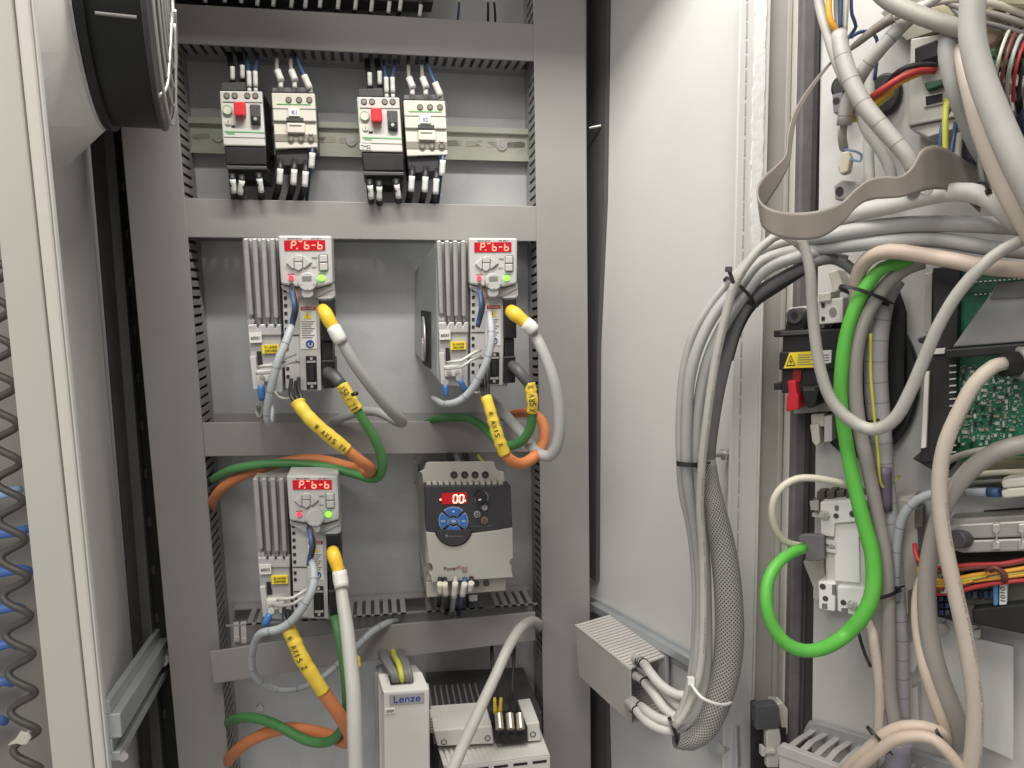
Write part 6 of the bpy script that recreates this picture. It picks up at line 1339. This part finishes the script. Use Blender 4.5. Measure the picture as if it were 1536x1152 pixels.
# ---- door cables
cable('pale printed cable hanging in a long loop across the green cable', c_lt_p, [(1198, 352, .53), (1207, 372, .53), (1215, 405, .53), (1218, 452, .532), (1222, 500, .534), (1231, 556, .534), (1246, 598, .532), (1271, 627, .526), (1300, 643, .518), (1322, 642, .508), (1344, 626, .498), (1366, 586, .488), (1387, 537, .478), (1408, 488, .468), (1436, 441, .458), (1470, 402, .448), (1505, 374, .44), (1545, 356, .435)], [7, 7.6, 8, 8.2, 8.4, 8.6, 9, 9.4, 9.8, 9.8, 9.6, 9.4, 9.2, 9, 9, 9, 9, 9])
cable('bright green cable hanging from the beige arch, looping up to the grey plug hood', c_green, [(1366, 392, dz(1366, .05)), (1345, 396, dz(1345, .056)), (1324, 402, dz(1324, .06)), (1303, 425, dz(1303, .062)), (1283, 460, dz(1283, .065)), (1269, 504, dz(1269, .068)), (1262, 556, dz(1262, .07)), (1261, 600, dz(1261, .07)), (1267, 650, dz(1267, .07)), (1280, 720, dz(1280, .07)), (1296, 785, dz(1296, .07)), (1308, 829, dz(1308, .07)), (1311, 870, dz(1311, .072)), (1306, 900, dz(1306, .075)), (1292, 927, dz(1292, .078)), (1266, 954, dz(1266, .08)), (1233, 973, .53), (1206, 976, .53), (1180, 966, .533), (1161, 943, .537), (1150, 910, .54), (1150, 880, .545), (1158, 857, .55), (1174, 838, .555), (1190, 828, .56), (1206, 822, .565)], [9, 9.5, 9.8, 10, 10, 10, 10, 10, 10.2, 10.8, 11.2, 11.6, 11.8, 11.8, 11.4, 11, 10.4, 10, 10, 9.6, 9.2, 9, 8.8, 8.4, 8.2, 8])
cable('thick grey cable running down just right of the bright green one', c_taupe, [(1385, 394, dz(1385, .045)), (1360, 402, dz(1360, .05)), (1338, 418, dz(1338, .052)), (1311, 452, dz(1311, .056)), (1293, 488, dz(1293, .06)), (1284, 530, dz(1284, .062)), (1282, 580, dz(1282, .062)), (1287, 632, dz(1287, .062)), (1298, 684, dz(1298, .062)), (1307, 725, dz(1307, .06)), (1319, 788, dz(1319, .056)), (1329, 842, dz(1329, .056)), (1332, 900, dz(1332, .056)), (1333, 971, dz(1333, .056)), (1335, 1042, dz(1335, .056)), (1342, 1085, dz(1342, .056)), (1350, 1130, dz(1350, .055)), (1352, 1200, dz(1350, .055))], [10, 11, 11, 11, 11, 11, 11, 11, 10.6, 10.2, 10, 10, 10, 10, 10.4, 11, 11, 11])
cable('glossy beige cable arching over the green one, end towards the right edge', c_beige, [(1286, 520, dz(1286, .045)), (1285, 470, dz(1285, .05)), (1284, 430, dz(1284, .055)), (1291, 402, dz(1291, .062)), (1310, 383, dz(1310, .07)), (1336, 377, dz(1336, .075)), (1373, 381, dz(1373, .078)), (1425, 390, dz(1425, .08)), (1477, 400, dz(1477, .08)), (1560, 407, dz(1536, .08))], [9, 10, 10.5, 11, 11.5, 11.8, 12, 12.2, 12.4, 12.6])
cable('bundle of wires in clear spiral wrap running down right of the grey cable', c_wrapb, [(1345, 420, dz(1345, .03)), (1328, 445, dz(1328, .035)), (1318, 490, dz(1318, .038)), (1314, 540, dz(1314, .04)), (1315, 590, dz(1315, .04)), (1320, 640, dz(1320, .04)), (1325, 690, dz(1325, .04)), (1330, 740, dz(1330, .04)), (1338, 800, dz(1338, .04)), (1344, 870, dz(1344, .04)), (1350, 950, dz(1350, .04)), (1352, 1040, dz(1352, .04)), (1352, 1150, dz(1352, .04))], [13, 15, 16, 16.5, 17, 16, 14, 13, 12, 11, 11, 12, 13])
cable('yellow green wire showing along the clear wrapped bundle', c_yg, [(1306, 500, dz(1306, .056)), (1306, 560, dz(1306, .057)), (1310, 610, dz(1310, .057)), (1317, 680, dz(1317, .055)), (1323, 730, dz(1323, .053)), (1336, 728, dz(1336, .045)), (1348, 714, dz(1348, .03))], 2.2, 'earth_wire', 'wire')
cable('short purple grey sleeve on the wrapped bundle beside the white module', mat('sleeve_purple', (.11, .10, .13), .5), [(1326, 700, dz(1326, .047)), (1327, 735, dz(1327, .047)), (1328, 765, dz(1328, .047))], [11, 10.5, 10], 'cable_sleeve', 'sleeve')
cable('pinkish printed cable hanging below the white module', c_beige_p, [(1300, 930, dz(1300, .05)), (1308, 945, dz(1308, .055)), (1312, 970, dz(1312, .058)), (1317, 1010, dz(1317, .06)), (1319, 1055, dz(1319, .06)), (1318, 1092, dz(1318, .06)), (1312, 1130, dz(1312, .058)), (1305, 1170, dz(1305, .055))], 7.6)
cable('thin straw cable behind the hanging cables below the grey housing', c_gold, [(1345, 890, dz(1345, .03)), (1350, 930, dz(1350, .034)), (1356, 980, dz(1356, .034)), (1362, 1040, dz(1362, .03)), (1360, 1100, dz(1360, .03))], 5.5)
cable('thin black wire hanging below the white module', c_black, [(1282, 920, dz(1282, .025)), (1288, 950, dz(1288, .03)), (1297, 980, dz(1297, .034)), (1306, 1000, dz(1306, .04))], 2.4, 'black_wire', 'wire')
cable('cream cable curving from behind the green cable round to the grey plug hood', c_gold, [(1296, 738, .555), (1280, 732, .55), (1262, 725, .55), (1240, 720, .55), (1218, 717, .552), (1196, 718, .555), (1176, 728, .558), (1162, 746, .56), (1158, 770, .562), (1162, 790, .564), (1172, 807, .566), (1186, 816, .568), (1204, 819, .57)], 5.4)
K = 'beige and grey cables hanging at the right'
cable('beige printed cable hanging from the black round connector, the rightmost long one', c_beige_p, [(1506, 545, dz(1506, .085)), (1491, 549, dz(1491, .09)), (1463, 574, dz(1463, .095)), (1440, 615, dz(1440, .097)), (1420, 660, dz(1420, .098)), (1411, 700, dz(1411, .098)), (1409, 740, dz(1409, .098)), (1413, 788, dz(1413, .098)), (1421, 835, dz(1421, .098)), (1432, 885, dz(1432, .098)), (1444, 938, dz(1444, .098)), (1455, 999, dz(1455, .098)), (1462, 1056, dz(1462, .097)), (1461, 1110, dz(1461, .096)), (1455, 1160, dz(1455, .095)), (1446, 1220, dz(1446, .09))], [10, 10.5, 11, 11, 11, 11, 11, 11, 11.2, 11.4, 11.6, 11.8, 12, 12, 12, 12], group=K)
cable('thick grey cable curving in from the right edge, left of the beige printed one', c_taupe, [(1560, 664, dz(1536, .075)), (1536, 666, dz(1536, .078)), (1498, 676, dz(1498, .08)), (1466, 696, dz(1466, .08)), (1440, 722, dz(1440, .08)), (1420, 752, dz(1420, .08)), (1406, 785, dz(1406, .08)), (1397, 820, dz(1397, .08)), (1391, 860, dz(1391, .08)), (1390, 905, dz(1390, .08)), (1394, 950, dz(1394, .08)), (1404, 1000, dz(1404, .08)), (1420, 1045, dz(1420, .078)), (1435, 1082, dz(1435, .075)), (1440, 1110, dz(1440, .07)), (1430, 1122, dz(1430, .06))], [14, 14, 13.6, 13.2, 13, 12.6, 12.4, 12.4, 12.6, 13, 13.6, 14.2, 14.6, 14.4, 13, 11], group=K)
cable('narrow beige cable at the left side of the thick hanging grey one', c_beige, [(1402, 830, dz(1402, .06)), (1388, 860, dz(1388, .066)), (1378, 890, dz(1378, .07)), (1376, 925, dz(1376, .074)), (1380, 965, dz(1380, .078)), (1388, 1005, dz(1388, .082)), (1400, 1045, dz(1400, .082)), (1414, 1083, dz(1414, .08)), (1426, 1110, dz(1426, .07))], [8, 8.4, 8.6, 8.8, 9, 9, 9, 8.6, 8], group=K)
cable('upper beige cable looping over at the bottom right, tied in black', c_beige, [(1255, 1175, dz(1255, .08)), (1275, 1148, dz(1275, .085)), (1300, 1126, dz(1300, .09)), (1328, 1101, dz(1328, .092)), (1356, 1090, dz(1356, .092)), (1385, 1090, dz(1385, .09)), (1410, 1098, dz(1410, .085)), (1425, 1110, dz(1425, .07))], [8.6, 8.6, 8.8, 9, 9, 9, 8.6, 8])
cable('lower beige cable looping over at the bottom right, running back down to the right', c_beige, [(1268, 1185, dz(1268, .085)), (1288, 1152, dz(1288, .092)), (1316, 1128, dz(1316, .097)), (1344, 1109, dz(1344, .10)), (1372, 1104, dz(1372, .10)), (1398, 1108, dz(1398, .10)), (1418, 1124, dz(1418, .10)), (1436, 1146, dz(1436, .098)), (1452, 1172, dz(1452, .095))], 8.8)
tie('black tie on the left of the two beige loops at the bottom', (1316, 1108, dz(1316, .09)), r=20, tilt=.9, w=4.5, head=2.9)
tie('black tie with square head on the right of the two beige loops at the bottom', (1404, 1104, dz(1404, .088)), r=14, tilt=1.3, w=5, head=1.6)
cable('violet grey cable standing below the black tied beige loops', mat('violet_sheath', (.26, .25, .30), .45), [(1350, 1112, dz(1350, .06)), (1345, 1140, dz(1345, .062)), (1340, 1200, dz(1340, .06))], 16)
tie('black tie across green, grey and wrapped cables beside the load switch', (1295, 442, dz(1295, .06)), r=36, tilt=.35, w=5, head=3.1, squash=.5)
tie('black tie across green and grey cables beside the white module', (1322, 890, dz(1322, .062)), r=24, tilt=-.3, w=5, head=2.8, squash=.6)
tie('thin black tie low on the clear wrapped bundle', (1311, 628, dz(1311, .04)), r=19, tilt=-.25, w=3, squash=.9)
cable('thin pale cable with blue end curving over the grey housing', c_blgrey, [(1500, 739, dz(1500, .062)), (1470, 738, dz(1470, .06)), (1432, 738, dz(1432, .056)), (1400, 741, dz(1400, .054)), (1376, 750, dz(1376, .053)), (1357, 770, dz(1357, .052)), (1348, 800, dz(1348, .05)), (1344, 850, dz(1344, .048)), (1344, 900, dz(1344, .046))], [7, 7, 7, 7, 7, 7, 7, 6.5, 6], parts=[('blue_end', c_blue, [(1482, 738, dz(1482, .0625)), (1500, 739, dz(1500, .0655))], 7.4)])
# wires under the silver connector
random.seed(11)
for i, (m, y0, y1, nm) in enumerate(((c_red, 846, 848, 'red'), (c_brown, 852, 850, 'maroon'), (c_or2, 866, 860, 'amber'), (c_yg, 870, 864, 'yellow'), (c_or2, 874, 868, 'orange'), (c_brown, 880, 862, 'brown'), (c_red, 886, 876, 'lower red'))):
    cable(nm+' wire in the coloured loom under the silver connector block', m, [(1372+i*4, y0-30+i*5, dz(1375, .05)), (1376+i*2, y0-8+i*2, dz(1378, .06)), (1392, y0+4, dz(1392, .064)), (1425, y0+4, dz(1425, .066)), (1460, (y0+y1)/2, dz(1460, .066)), (1500, y1-2, dz(1500, .066)), (1560, y1-14+i, dz(1536, .066))], 3.4, 'loom_wire', 'wire', 'coloured loom wires under the silver connector')
tie('white tie round the coloured loom left of the beige printed cable', (1414, 868, dz(1414, .066)), m=white_pl, r=20, tilt=1.5, w=6, squash=.6)
for i in range(3):
    cable(('left', 'middle', 'right')[i]+' brown wire bent down from the coloured loom to the white 1010 tag', c_brown, [(1478+i*8, 856+i, dz(1480, .07)), (1492+i*5, 851+i*2, dz(1494, .073)), (1502+i*3, 858+i, dz(1502, .073)), (1505+i*2, 874, dz(1505, .066))], 2.8, 'loom_wire', 'wire', 'brown wires bent to the tag')
# ---- ribbon cable
top_e = [(1262, 82, .545), (1247, 91, .54), (1228, 112, .535), (1210, 136, .53), (1195, 160, .527), (1186, 182, .524), (1181, 205, .52), (1178, 232, .516), (1162, 250, .51), (1146, 264, .50), (1136, 283, .488), (1141, 303, .478), (1162, 315, .47), (1195, 319, .465), (1230, 315, .46), (1262, 303, .458), (1282, 285, .456), (1302, 270, .455), (1325, 264, .453), (1350, 264, .45), (1368, 250, .45), (1382, 226, .452), (1400, 218, .463), (1420, 224, .475), (1445, 240, .485), (1470, 262, .49)]
bot_e = [(1264, 84, .545), (1249, 94, .54), (1231, 116, .535), (1214, 141, .53), (1200, 166, .527), (1192, 190, .524), (1188, 215, .52), (1184, 244, .516), (1170, 274, .51), (1155, 297, .50), (1141, 320, .488), (1145, 340, .478), (1164, 354, .47), (1197, 360, .465), (1232, 356, .46), (1262, 336, .458), (1284, 312, .456), (1304, 300, .455), (1326, 298, .453), (1352, 296, .45), (1372, 290, .45), (1388, 286, .452), (1404, 284, .463), (1422, 286, .475), (1446, 298, .485), (1470, 318, .49)]
def spline(pts, k=6):
    W = [P(*p) for p in pts]; out = []
    for i in range(len(W)-1):
        p0, p1, p2, p3 = W[max(i-1, 0)], W[i], W[i+1], W[min(i+2, len(W)-1)]
        for j in range(k):
            t = j/k; out.append(.5*((2*p1)+(p2-p0)*t+(2*p0-5*p1+4*p2-p3)*t*t+(3*p1-p0-3*p2+p3)*t**3))
    out.append(W[-1]); return out
ta, tb = spline(top_e), spline(bot_e); M = MB(); pv = None
NS = 8
for i in range(len(ta)):
    row = [M.bm.verts.new(ta[i]*(1-j/NS)+tb[i]*(j/NS)) for j in range(NS+1)]
    if pv:
        for j in range(NS): f = M.bm.faces.new((pv[j], pv[j+1], row[j+1], row[j])); f.smooth = True
    pv = row
rbn = solo('ribbon_cable', 'flat grey ribbon cable twisting down and curling round below the door wires', 'ribbon cable', ribbon_m, M)
md = rbn.modifiers.new('thick', 'SOLIDIFY'); md.thickness = .0011; md.offset = 0
cable('flat grey ribbon end rising to the right behind the white tube', ribbon_m, [(1262, 84, .545), (1285, 66, .54), (1312, 44, .53), (1340, 26, .52)], [1.5, 5, 7, 8], 'ribbon_end', 'ribbon cable', ell=.2)
# ---- upper right thick cables
cable('very thick pale grey cable sweeping down across the upper right corner', c_lt, [(1462, -60, dz(1462, .13)), (1459, 0, dz(1459, .13)), (1458, 50, dz(1458, .13)), (1470, 108, dz(1470, .13)), (1496, 178, dz(1496, .13)), (1526, 246, dz(1526, .13)), (1560, 310, dz(1550, .13))], [17, 18, 18.5, 19, 20, 21, 22])
cable('thick pinkish printed cable descending just left of the very thick one', c_beige_p, [(1440, 70, dz(1440, .09)), (1450, 110, dz(1450, .10)), (1464, 160, dz(1464, .105)), (1480, 212, dz(1480, .105)), (1503, 268, dz(1503, .105)), (1526, 310, dz(1526, .105)), (1556, 360, dz(1550, .105))], [10, 13, 15, 16, 16.5, 17, 17])
cable('grey cable bent like a hook left of the thick pinkish one', c_grey, [(1436, 36, dz(1436, .085)), (1424, 48, dz(1424, .09)), (1420, 72, dz(1420, .092)), (1424, 104, dz(1424, .092)), (1434, 140, dz(1434, .09)), (1447, 176, dz(1447, .08)), (1462, 215, dz(1462, .07)), (1482, 250, dz(1482, .06))], [9, 11.5, 12.5, 12.5, 12, 12, 11, 10])
cable('dirty grey cable lying across the top towards the thick cables', cable_mat('dirty_grey_cable', (.33, .32, .285), dirt=.5), [(1305, -22, dz(1305, .10)), (1334, 2, dz(1334, .10)), (1372, 20, dz(1372, .10)), (1410, 34, dz(1410, .10)), (1452, 46, dz(1452, .095))], [11, 12.5, 13, 13, 13])
cable('pale cable end showing above the dirty grey one', c_wht, [(1372, 22, dz(1372, .075)), (1392, 6, dz(1392, .085)), (1420, -14, dz(1420, .085))], 7.5)
cable('white tube slanting from the dirty grey cable down to the yellow wires', c_wrap, [(1372, 22, dz(1372, .08)), (1352, 40, dz(1352, .085)), (1325, 68, dz(1325, .088)), (1298, 102, dz(1298, .085)), (1280, 134, dz(1280, .08)), (1270, 160, dz(1270, .078)), (1266, 188, dz(1266, .076))], [9.5, 10, 10.4, 10.4, 10.4, 10.6, 10.6])
cable('short white tube tail under the slanting white tube', c_lt, [(1265, 184, dz(1265, .07)), (1263, 205, dz(1263, .066)), (1266, 222, dz(1266, .05))], 6.5)
cable('spiral wrapped grey cable running diagonally down to the ribbon', c_wrap, [(1258, 48, dz(1258, .088)), (1264, 84, dz(1264, .092)), (1276, 120, dz(1276, .095)), (1292, 152, dz(1292, .097)), (1314, 180, dz(1314, .098)), (1340, 210, dz(1340, .098)), (1362, 236, dz(1362, .098)), (1372, 262, dz(1372, .096)), (1368, 290, dz(1368, .09))], [11, 12.5, 12.8, 13, 12.6, 12.2, 11.6, 11.2, 10.5])
cable('slim pale cable at the left edge of the spiral wrapped one', c_lt, [(1224, -40, dz(1224, .08)), (1230, 10, dz(1230, .085)), (1241, 50, dz(1241, .088)), (1254, 92, dz(1254, .088)), (1268, 126, dz(1268, .088))], [7, 7.4, 7.4, 7, 6.4])
cable('slim pale cable forking off below the spiral wrapped one', c_lt, [(1286, 150, dz(1286, .07)), (1298, 192, dz(1298, .072)), (1320, 224, dz(1320, .072)), (1335, 254, dz(1335, .07)), (1338, 290, dz(1338, .065))], 8)
for i, (m, pts, r, nm) in enumerate(((c_or2, [(1245, -30, .535), (1243, 10, .533), (1246, 32, .532), (1254, 46, .532), (1258, 56, .535)], 4.6, 'amber wire emerging from the spiral wrap at the top'), (c_blue, [(1262, -30, .535), (1261, 20, .533), (1260, 50, .534)], 3.4, 'dark blue wire emerging from the spiral wrap at the top'), (c_gold, [(1270, -30, .535), (1269, 20, .532), (1267, 52, .534)], 3.6, 'cream wire emerging from the spiral wrap at the top'), (c_lt, [(1254, -30, .54), (1255, 20, .536), (1258, 50, .535)], 4, 'pale wire emerging from the spiral wrap at the top'), (c_blue, [(1277, -30, .54), (1278, 22, .538), (1284, 40, .54), (1276, 52, .545), (1270, 60, .545)], 2.6, 'blue wire hooking down right of the spiral wrap at the top'))):
    cable(nm, m, pts, r, 'loose_wire', 'wire')
cable('white plastic tube standing behind the slanting white tube', c_wht, [(1304, 100, .575), (1303, 190, .572), (1304, 262, .568), (1310, 300, .56)], 8, 'tube', 'tube')
cable('thin dark blue loop behind the slanting white tube', c_blue, [(1276, 56, .56), (1290, 48, .56), (1306, 48, .56), (1315, 58, .56), (1316, 80, .565), (1312, 120, .57)], 2.6, 'loose_wire', 'wire')
cable('thin light blue loop under the slanting white tube', c_ltblue, [(1266, 224, .555), (1278, 226, .55), (1292, 232, .55), (1290, 242, .552), (1276, 238, .556)], 1.8, 'loose_wire', 'wire')
for i, (m, pts, r, nm) in enumerate(((c_red, [(1402, 106, dz(1402, .07)), (1380, 106, dz(1380, .078)), (1354, 115, dz(1354, .082)), (1326, 133, dz(1326, .082)), (1302, 150, dz(1302, .075)), (1280, 168, dz(1280, .065))], 5.2, 'red wire from the black terminal block at the upper right'), (c_or2, [(1385, 108, dz(1385, .07)), (1352, 122, dz(1352, .075)), (1330, 140, dz(1330, .076)), (1308, 158, dz(1308, .072)), (1278, 176, dz(1278, .066))], 4.4, 'amber wire under the red one at the upper right'), (c_yg, [(1340, 138, dz(1340, .07)), (1312, 160, dz(1312, .07)), (1290, 176, dz(1290, .066)), (1274, 182, dz(1274, .062))], 4.2, 'yellow wire below the amber one at the upper right'), (c_black, [(1404, 98, dz(1404, .07)), (1380, 97, dz(1380, .078)), (1358, 102, dz(1358, .08)), (1340, 114, dz(1340, .076)), (1326, 132, dz(1326, .07)), (1300, 160, dz(1300, .06))], 4.2, 'black wire above the red one at the upper right'))):
    cable(nm, m, pts, r, 'loose_wire', 'wire')
for i, (m, pts, r, nm) in enumerate(((c_yg, [(1420, 150, dz(1420, .06)), (1418, 180, dz(1418, .07)), (1418, 220, dz(1418, .072)), (1417, 255, dz(1417, .07)), (1412, 285, dz(1412, .06))], 4.4, 'yellow earth wire hanging behind the hooked grey cable'), (c_blue, [(1426, 162, dz(1426, .06)), (1414, 186, dz(1414, .07)), (1410, 220, dz(1410, .072)), (1413, 255, dz(1413, .07))], 3.0, 'blue wire left of the hanging earth wire'), (c_blue, [(1434, 184, dz(1434, .06)), (1428, 220, dz(1428, .07)), (1424, 260, dz(1424, .068)), (1421, 285, dz(1421, .06))], 3.2, 'blue wire right of the hanging earth wire'), (c_lt, [(1440, 200, dz(1440, .05)), (1436, 240, dz(1436, .055)), (1434, 285, dz(1434, .05))], 4.4, 'pale wire right of the hanging blue wires'))):
    cable(nm, m, pts, r, 'loose_wire', 'wire')
cable('white wrapped cable lying across under the ribbon, tied in black at its right', c_wht, [(1250, 330, dz(1250, .06)), (1290, 318, dz(1290, .072)), (1335, 308, dz(1335, .08)), (1385, 296, dz(1385, .084)), (1435, 288, dz(1435, .085)), (1472, 293, dz(1472, .085)), (1500, 312, dz(1500, .085)), (1530, 340, dz(1530, .08))], [12, 13, 13.5, 13.5, 14, 15, 14.5, 14])
tie('black tie on the white wrapped cable below the dark relay', (1472, 292, dz(1472, .085)), r=17, tilt=1.5, w=5, head=1.57, squash=.9)
M = MB(); M.disc(DOOR, 1389, 284, 9, .10, .085, 20, sx=1.2); solo('cable_clip', 'white round clip on top of the white wrapped cable', 'clip', white_pl, M, bevel=.003)
random.seed(21)
for i, (m, nm) in enumerate(((c_gold, 'straw'), (c_brown, 'brown'), (c_lt, 'pale grey'), (c_red, 'red'), (c_black, 'black'), (c_taupe, 'taupe'))):
    x = 1494+i*9; y = 92+i*3
    cable(nm+' thin wire among the plugs of the green terminal board', m, [(x-2, y+60, dz(1510, .045)), (x, y+20, dz(1510, .07)), (x+5, y-6, dz(1515, .078)), (x+14, y-34, dz(1520, .07)), (x+26+i*3, y-52-i*2, dz(1530, .05)), (x+50, y-60, dz(1536, .045))], 2.4+.3*(i % 3), 'loose_wire', 'wire')
for i, (m, nm) in enumerate(((c_gold, 'straw'), (c_taupe, 'taupe'), (c_dkgrey, 'dark grey'))):
    cable(nm+' cable crossing the very top right corner behind the thick grey one', m, [(1330+i*30, 30-i*10, dz(1340, .05)), (1385+i*14, 8-i*10, dz(1385, .06)), (1440, -2+i*12, dz(1440, .065)), (1500, 8+i*16, dz(1500, .065)), (1560, 30+i*14, dz(1536, .06))], 6-i, 'cable', 'cable')
random.seed(33)
for i, (m, nm, x0, x1) in enumerate(((c_gold, 'straw', 1448, 1500), (c_brown, 'maroon', 1456, 1514), (c_blue, 'dark blue', 1470, 1488), (c_lt, 'pale', 1484, 1530), (c_red, 'red', 1494, 1520), (c_dkgrey, 'charcoal', 1440, 1474))):
    cable(nm+' wire slanting down behind the thick cables below the green terminals', m, [(x0+12, 118+i*3, dz(1470, .045)), (x0+4, 150+i*5, dz(1470, .06)), ((x0+x1)/2+random.uniform(-12, 12), 205+i*4, dz(1490, .058)), (x1, 258+i*3, dz(1500, .06)), (x1+22, 310, dz(1520, .05))], 2.6+.6*(i % 3), 'loose_wire', 'wire')
for i, (m, nm, y) in enumerate(((c_taupe, 'taupe', 668), (c_gold, 'straw', 704), (c_dkgrey, 'dark grey', 716))):
    cable(nm+' cable running under the green circuit board to the right edge', m, [(1412, y+30-i*8, dz(1412, .05)), (1438, y+16-i*3, dz(1438, .058)), (1480, y+6, dz(1480, .06)), (1560, y+2, dz(1536, .06))], 5-.8*i)
# ---- left: coiled cord and blue hoses
pts = []; 
for i in range(-10*16, 16*16+1):
    a = i/16*2*math.pi; y = 405 + i/16*57.5
    cx = -2 + (y-500)*.066
    c = P(cx, y, .86); R = px(19, c)
    pts.append(c + RGT*R*math.cos(a) + FWD*R*math.sin(a)*.25)
M = MB(); M.tube(pts, px(5.6, P(20, 800, .86)), 10, step=.03)
solo('coiled_cord', 'dark coiled cord hanging at the far left beside the cream door edge', 'cord', cable_mat('coil_sheath', (.075, .068, .06), dirt=.1), M)
for i, (y, x1) in enumerate(((740, 30), (798, 44), (856, 46), (912, 34), (967, 26), (1023, 18), (1081, 8))):
    nm = ('first', 'second', 'third', 'fourth', 'fifth', 'sixth', 'lowest')[i]
    m = c_ltblue if i == 0 else cable_mat('blue_hose', (.07, .17, .48), dirt=.05)
    cable(nm+' blue hose from the top behind the dark coiled cord', m, [(-60, y+10, .92), (-10, y+4, .92), (x1-12, y-2, .92), (x1, y-(6 if i < 2 else -2), .93)], [8, 8, 7, 6], 'air_hose', 'hose', 'blue hoses behind the coiled cord')
M = MB(); q = YP(.84); M.prism(q, [(10, 1119), (22, 1110), (30, 1098), (38, 1101), (41, 1097), (46, 1108), (40, 1117), (32, 1118), (25, 1116)], 0, -.004); solo('paper_scrap', 'crumpled cream scrap tied to the coiled cord at the bottom left', 'tag', cream, M, bevel=.001)
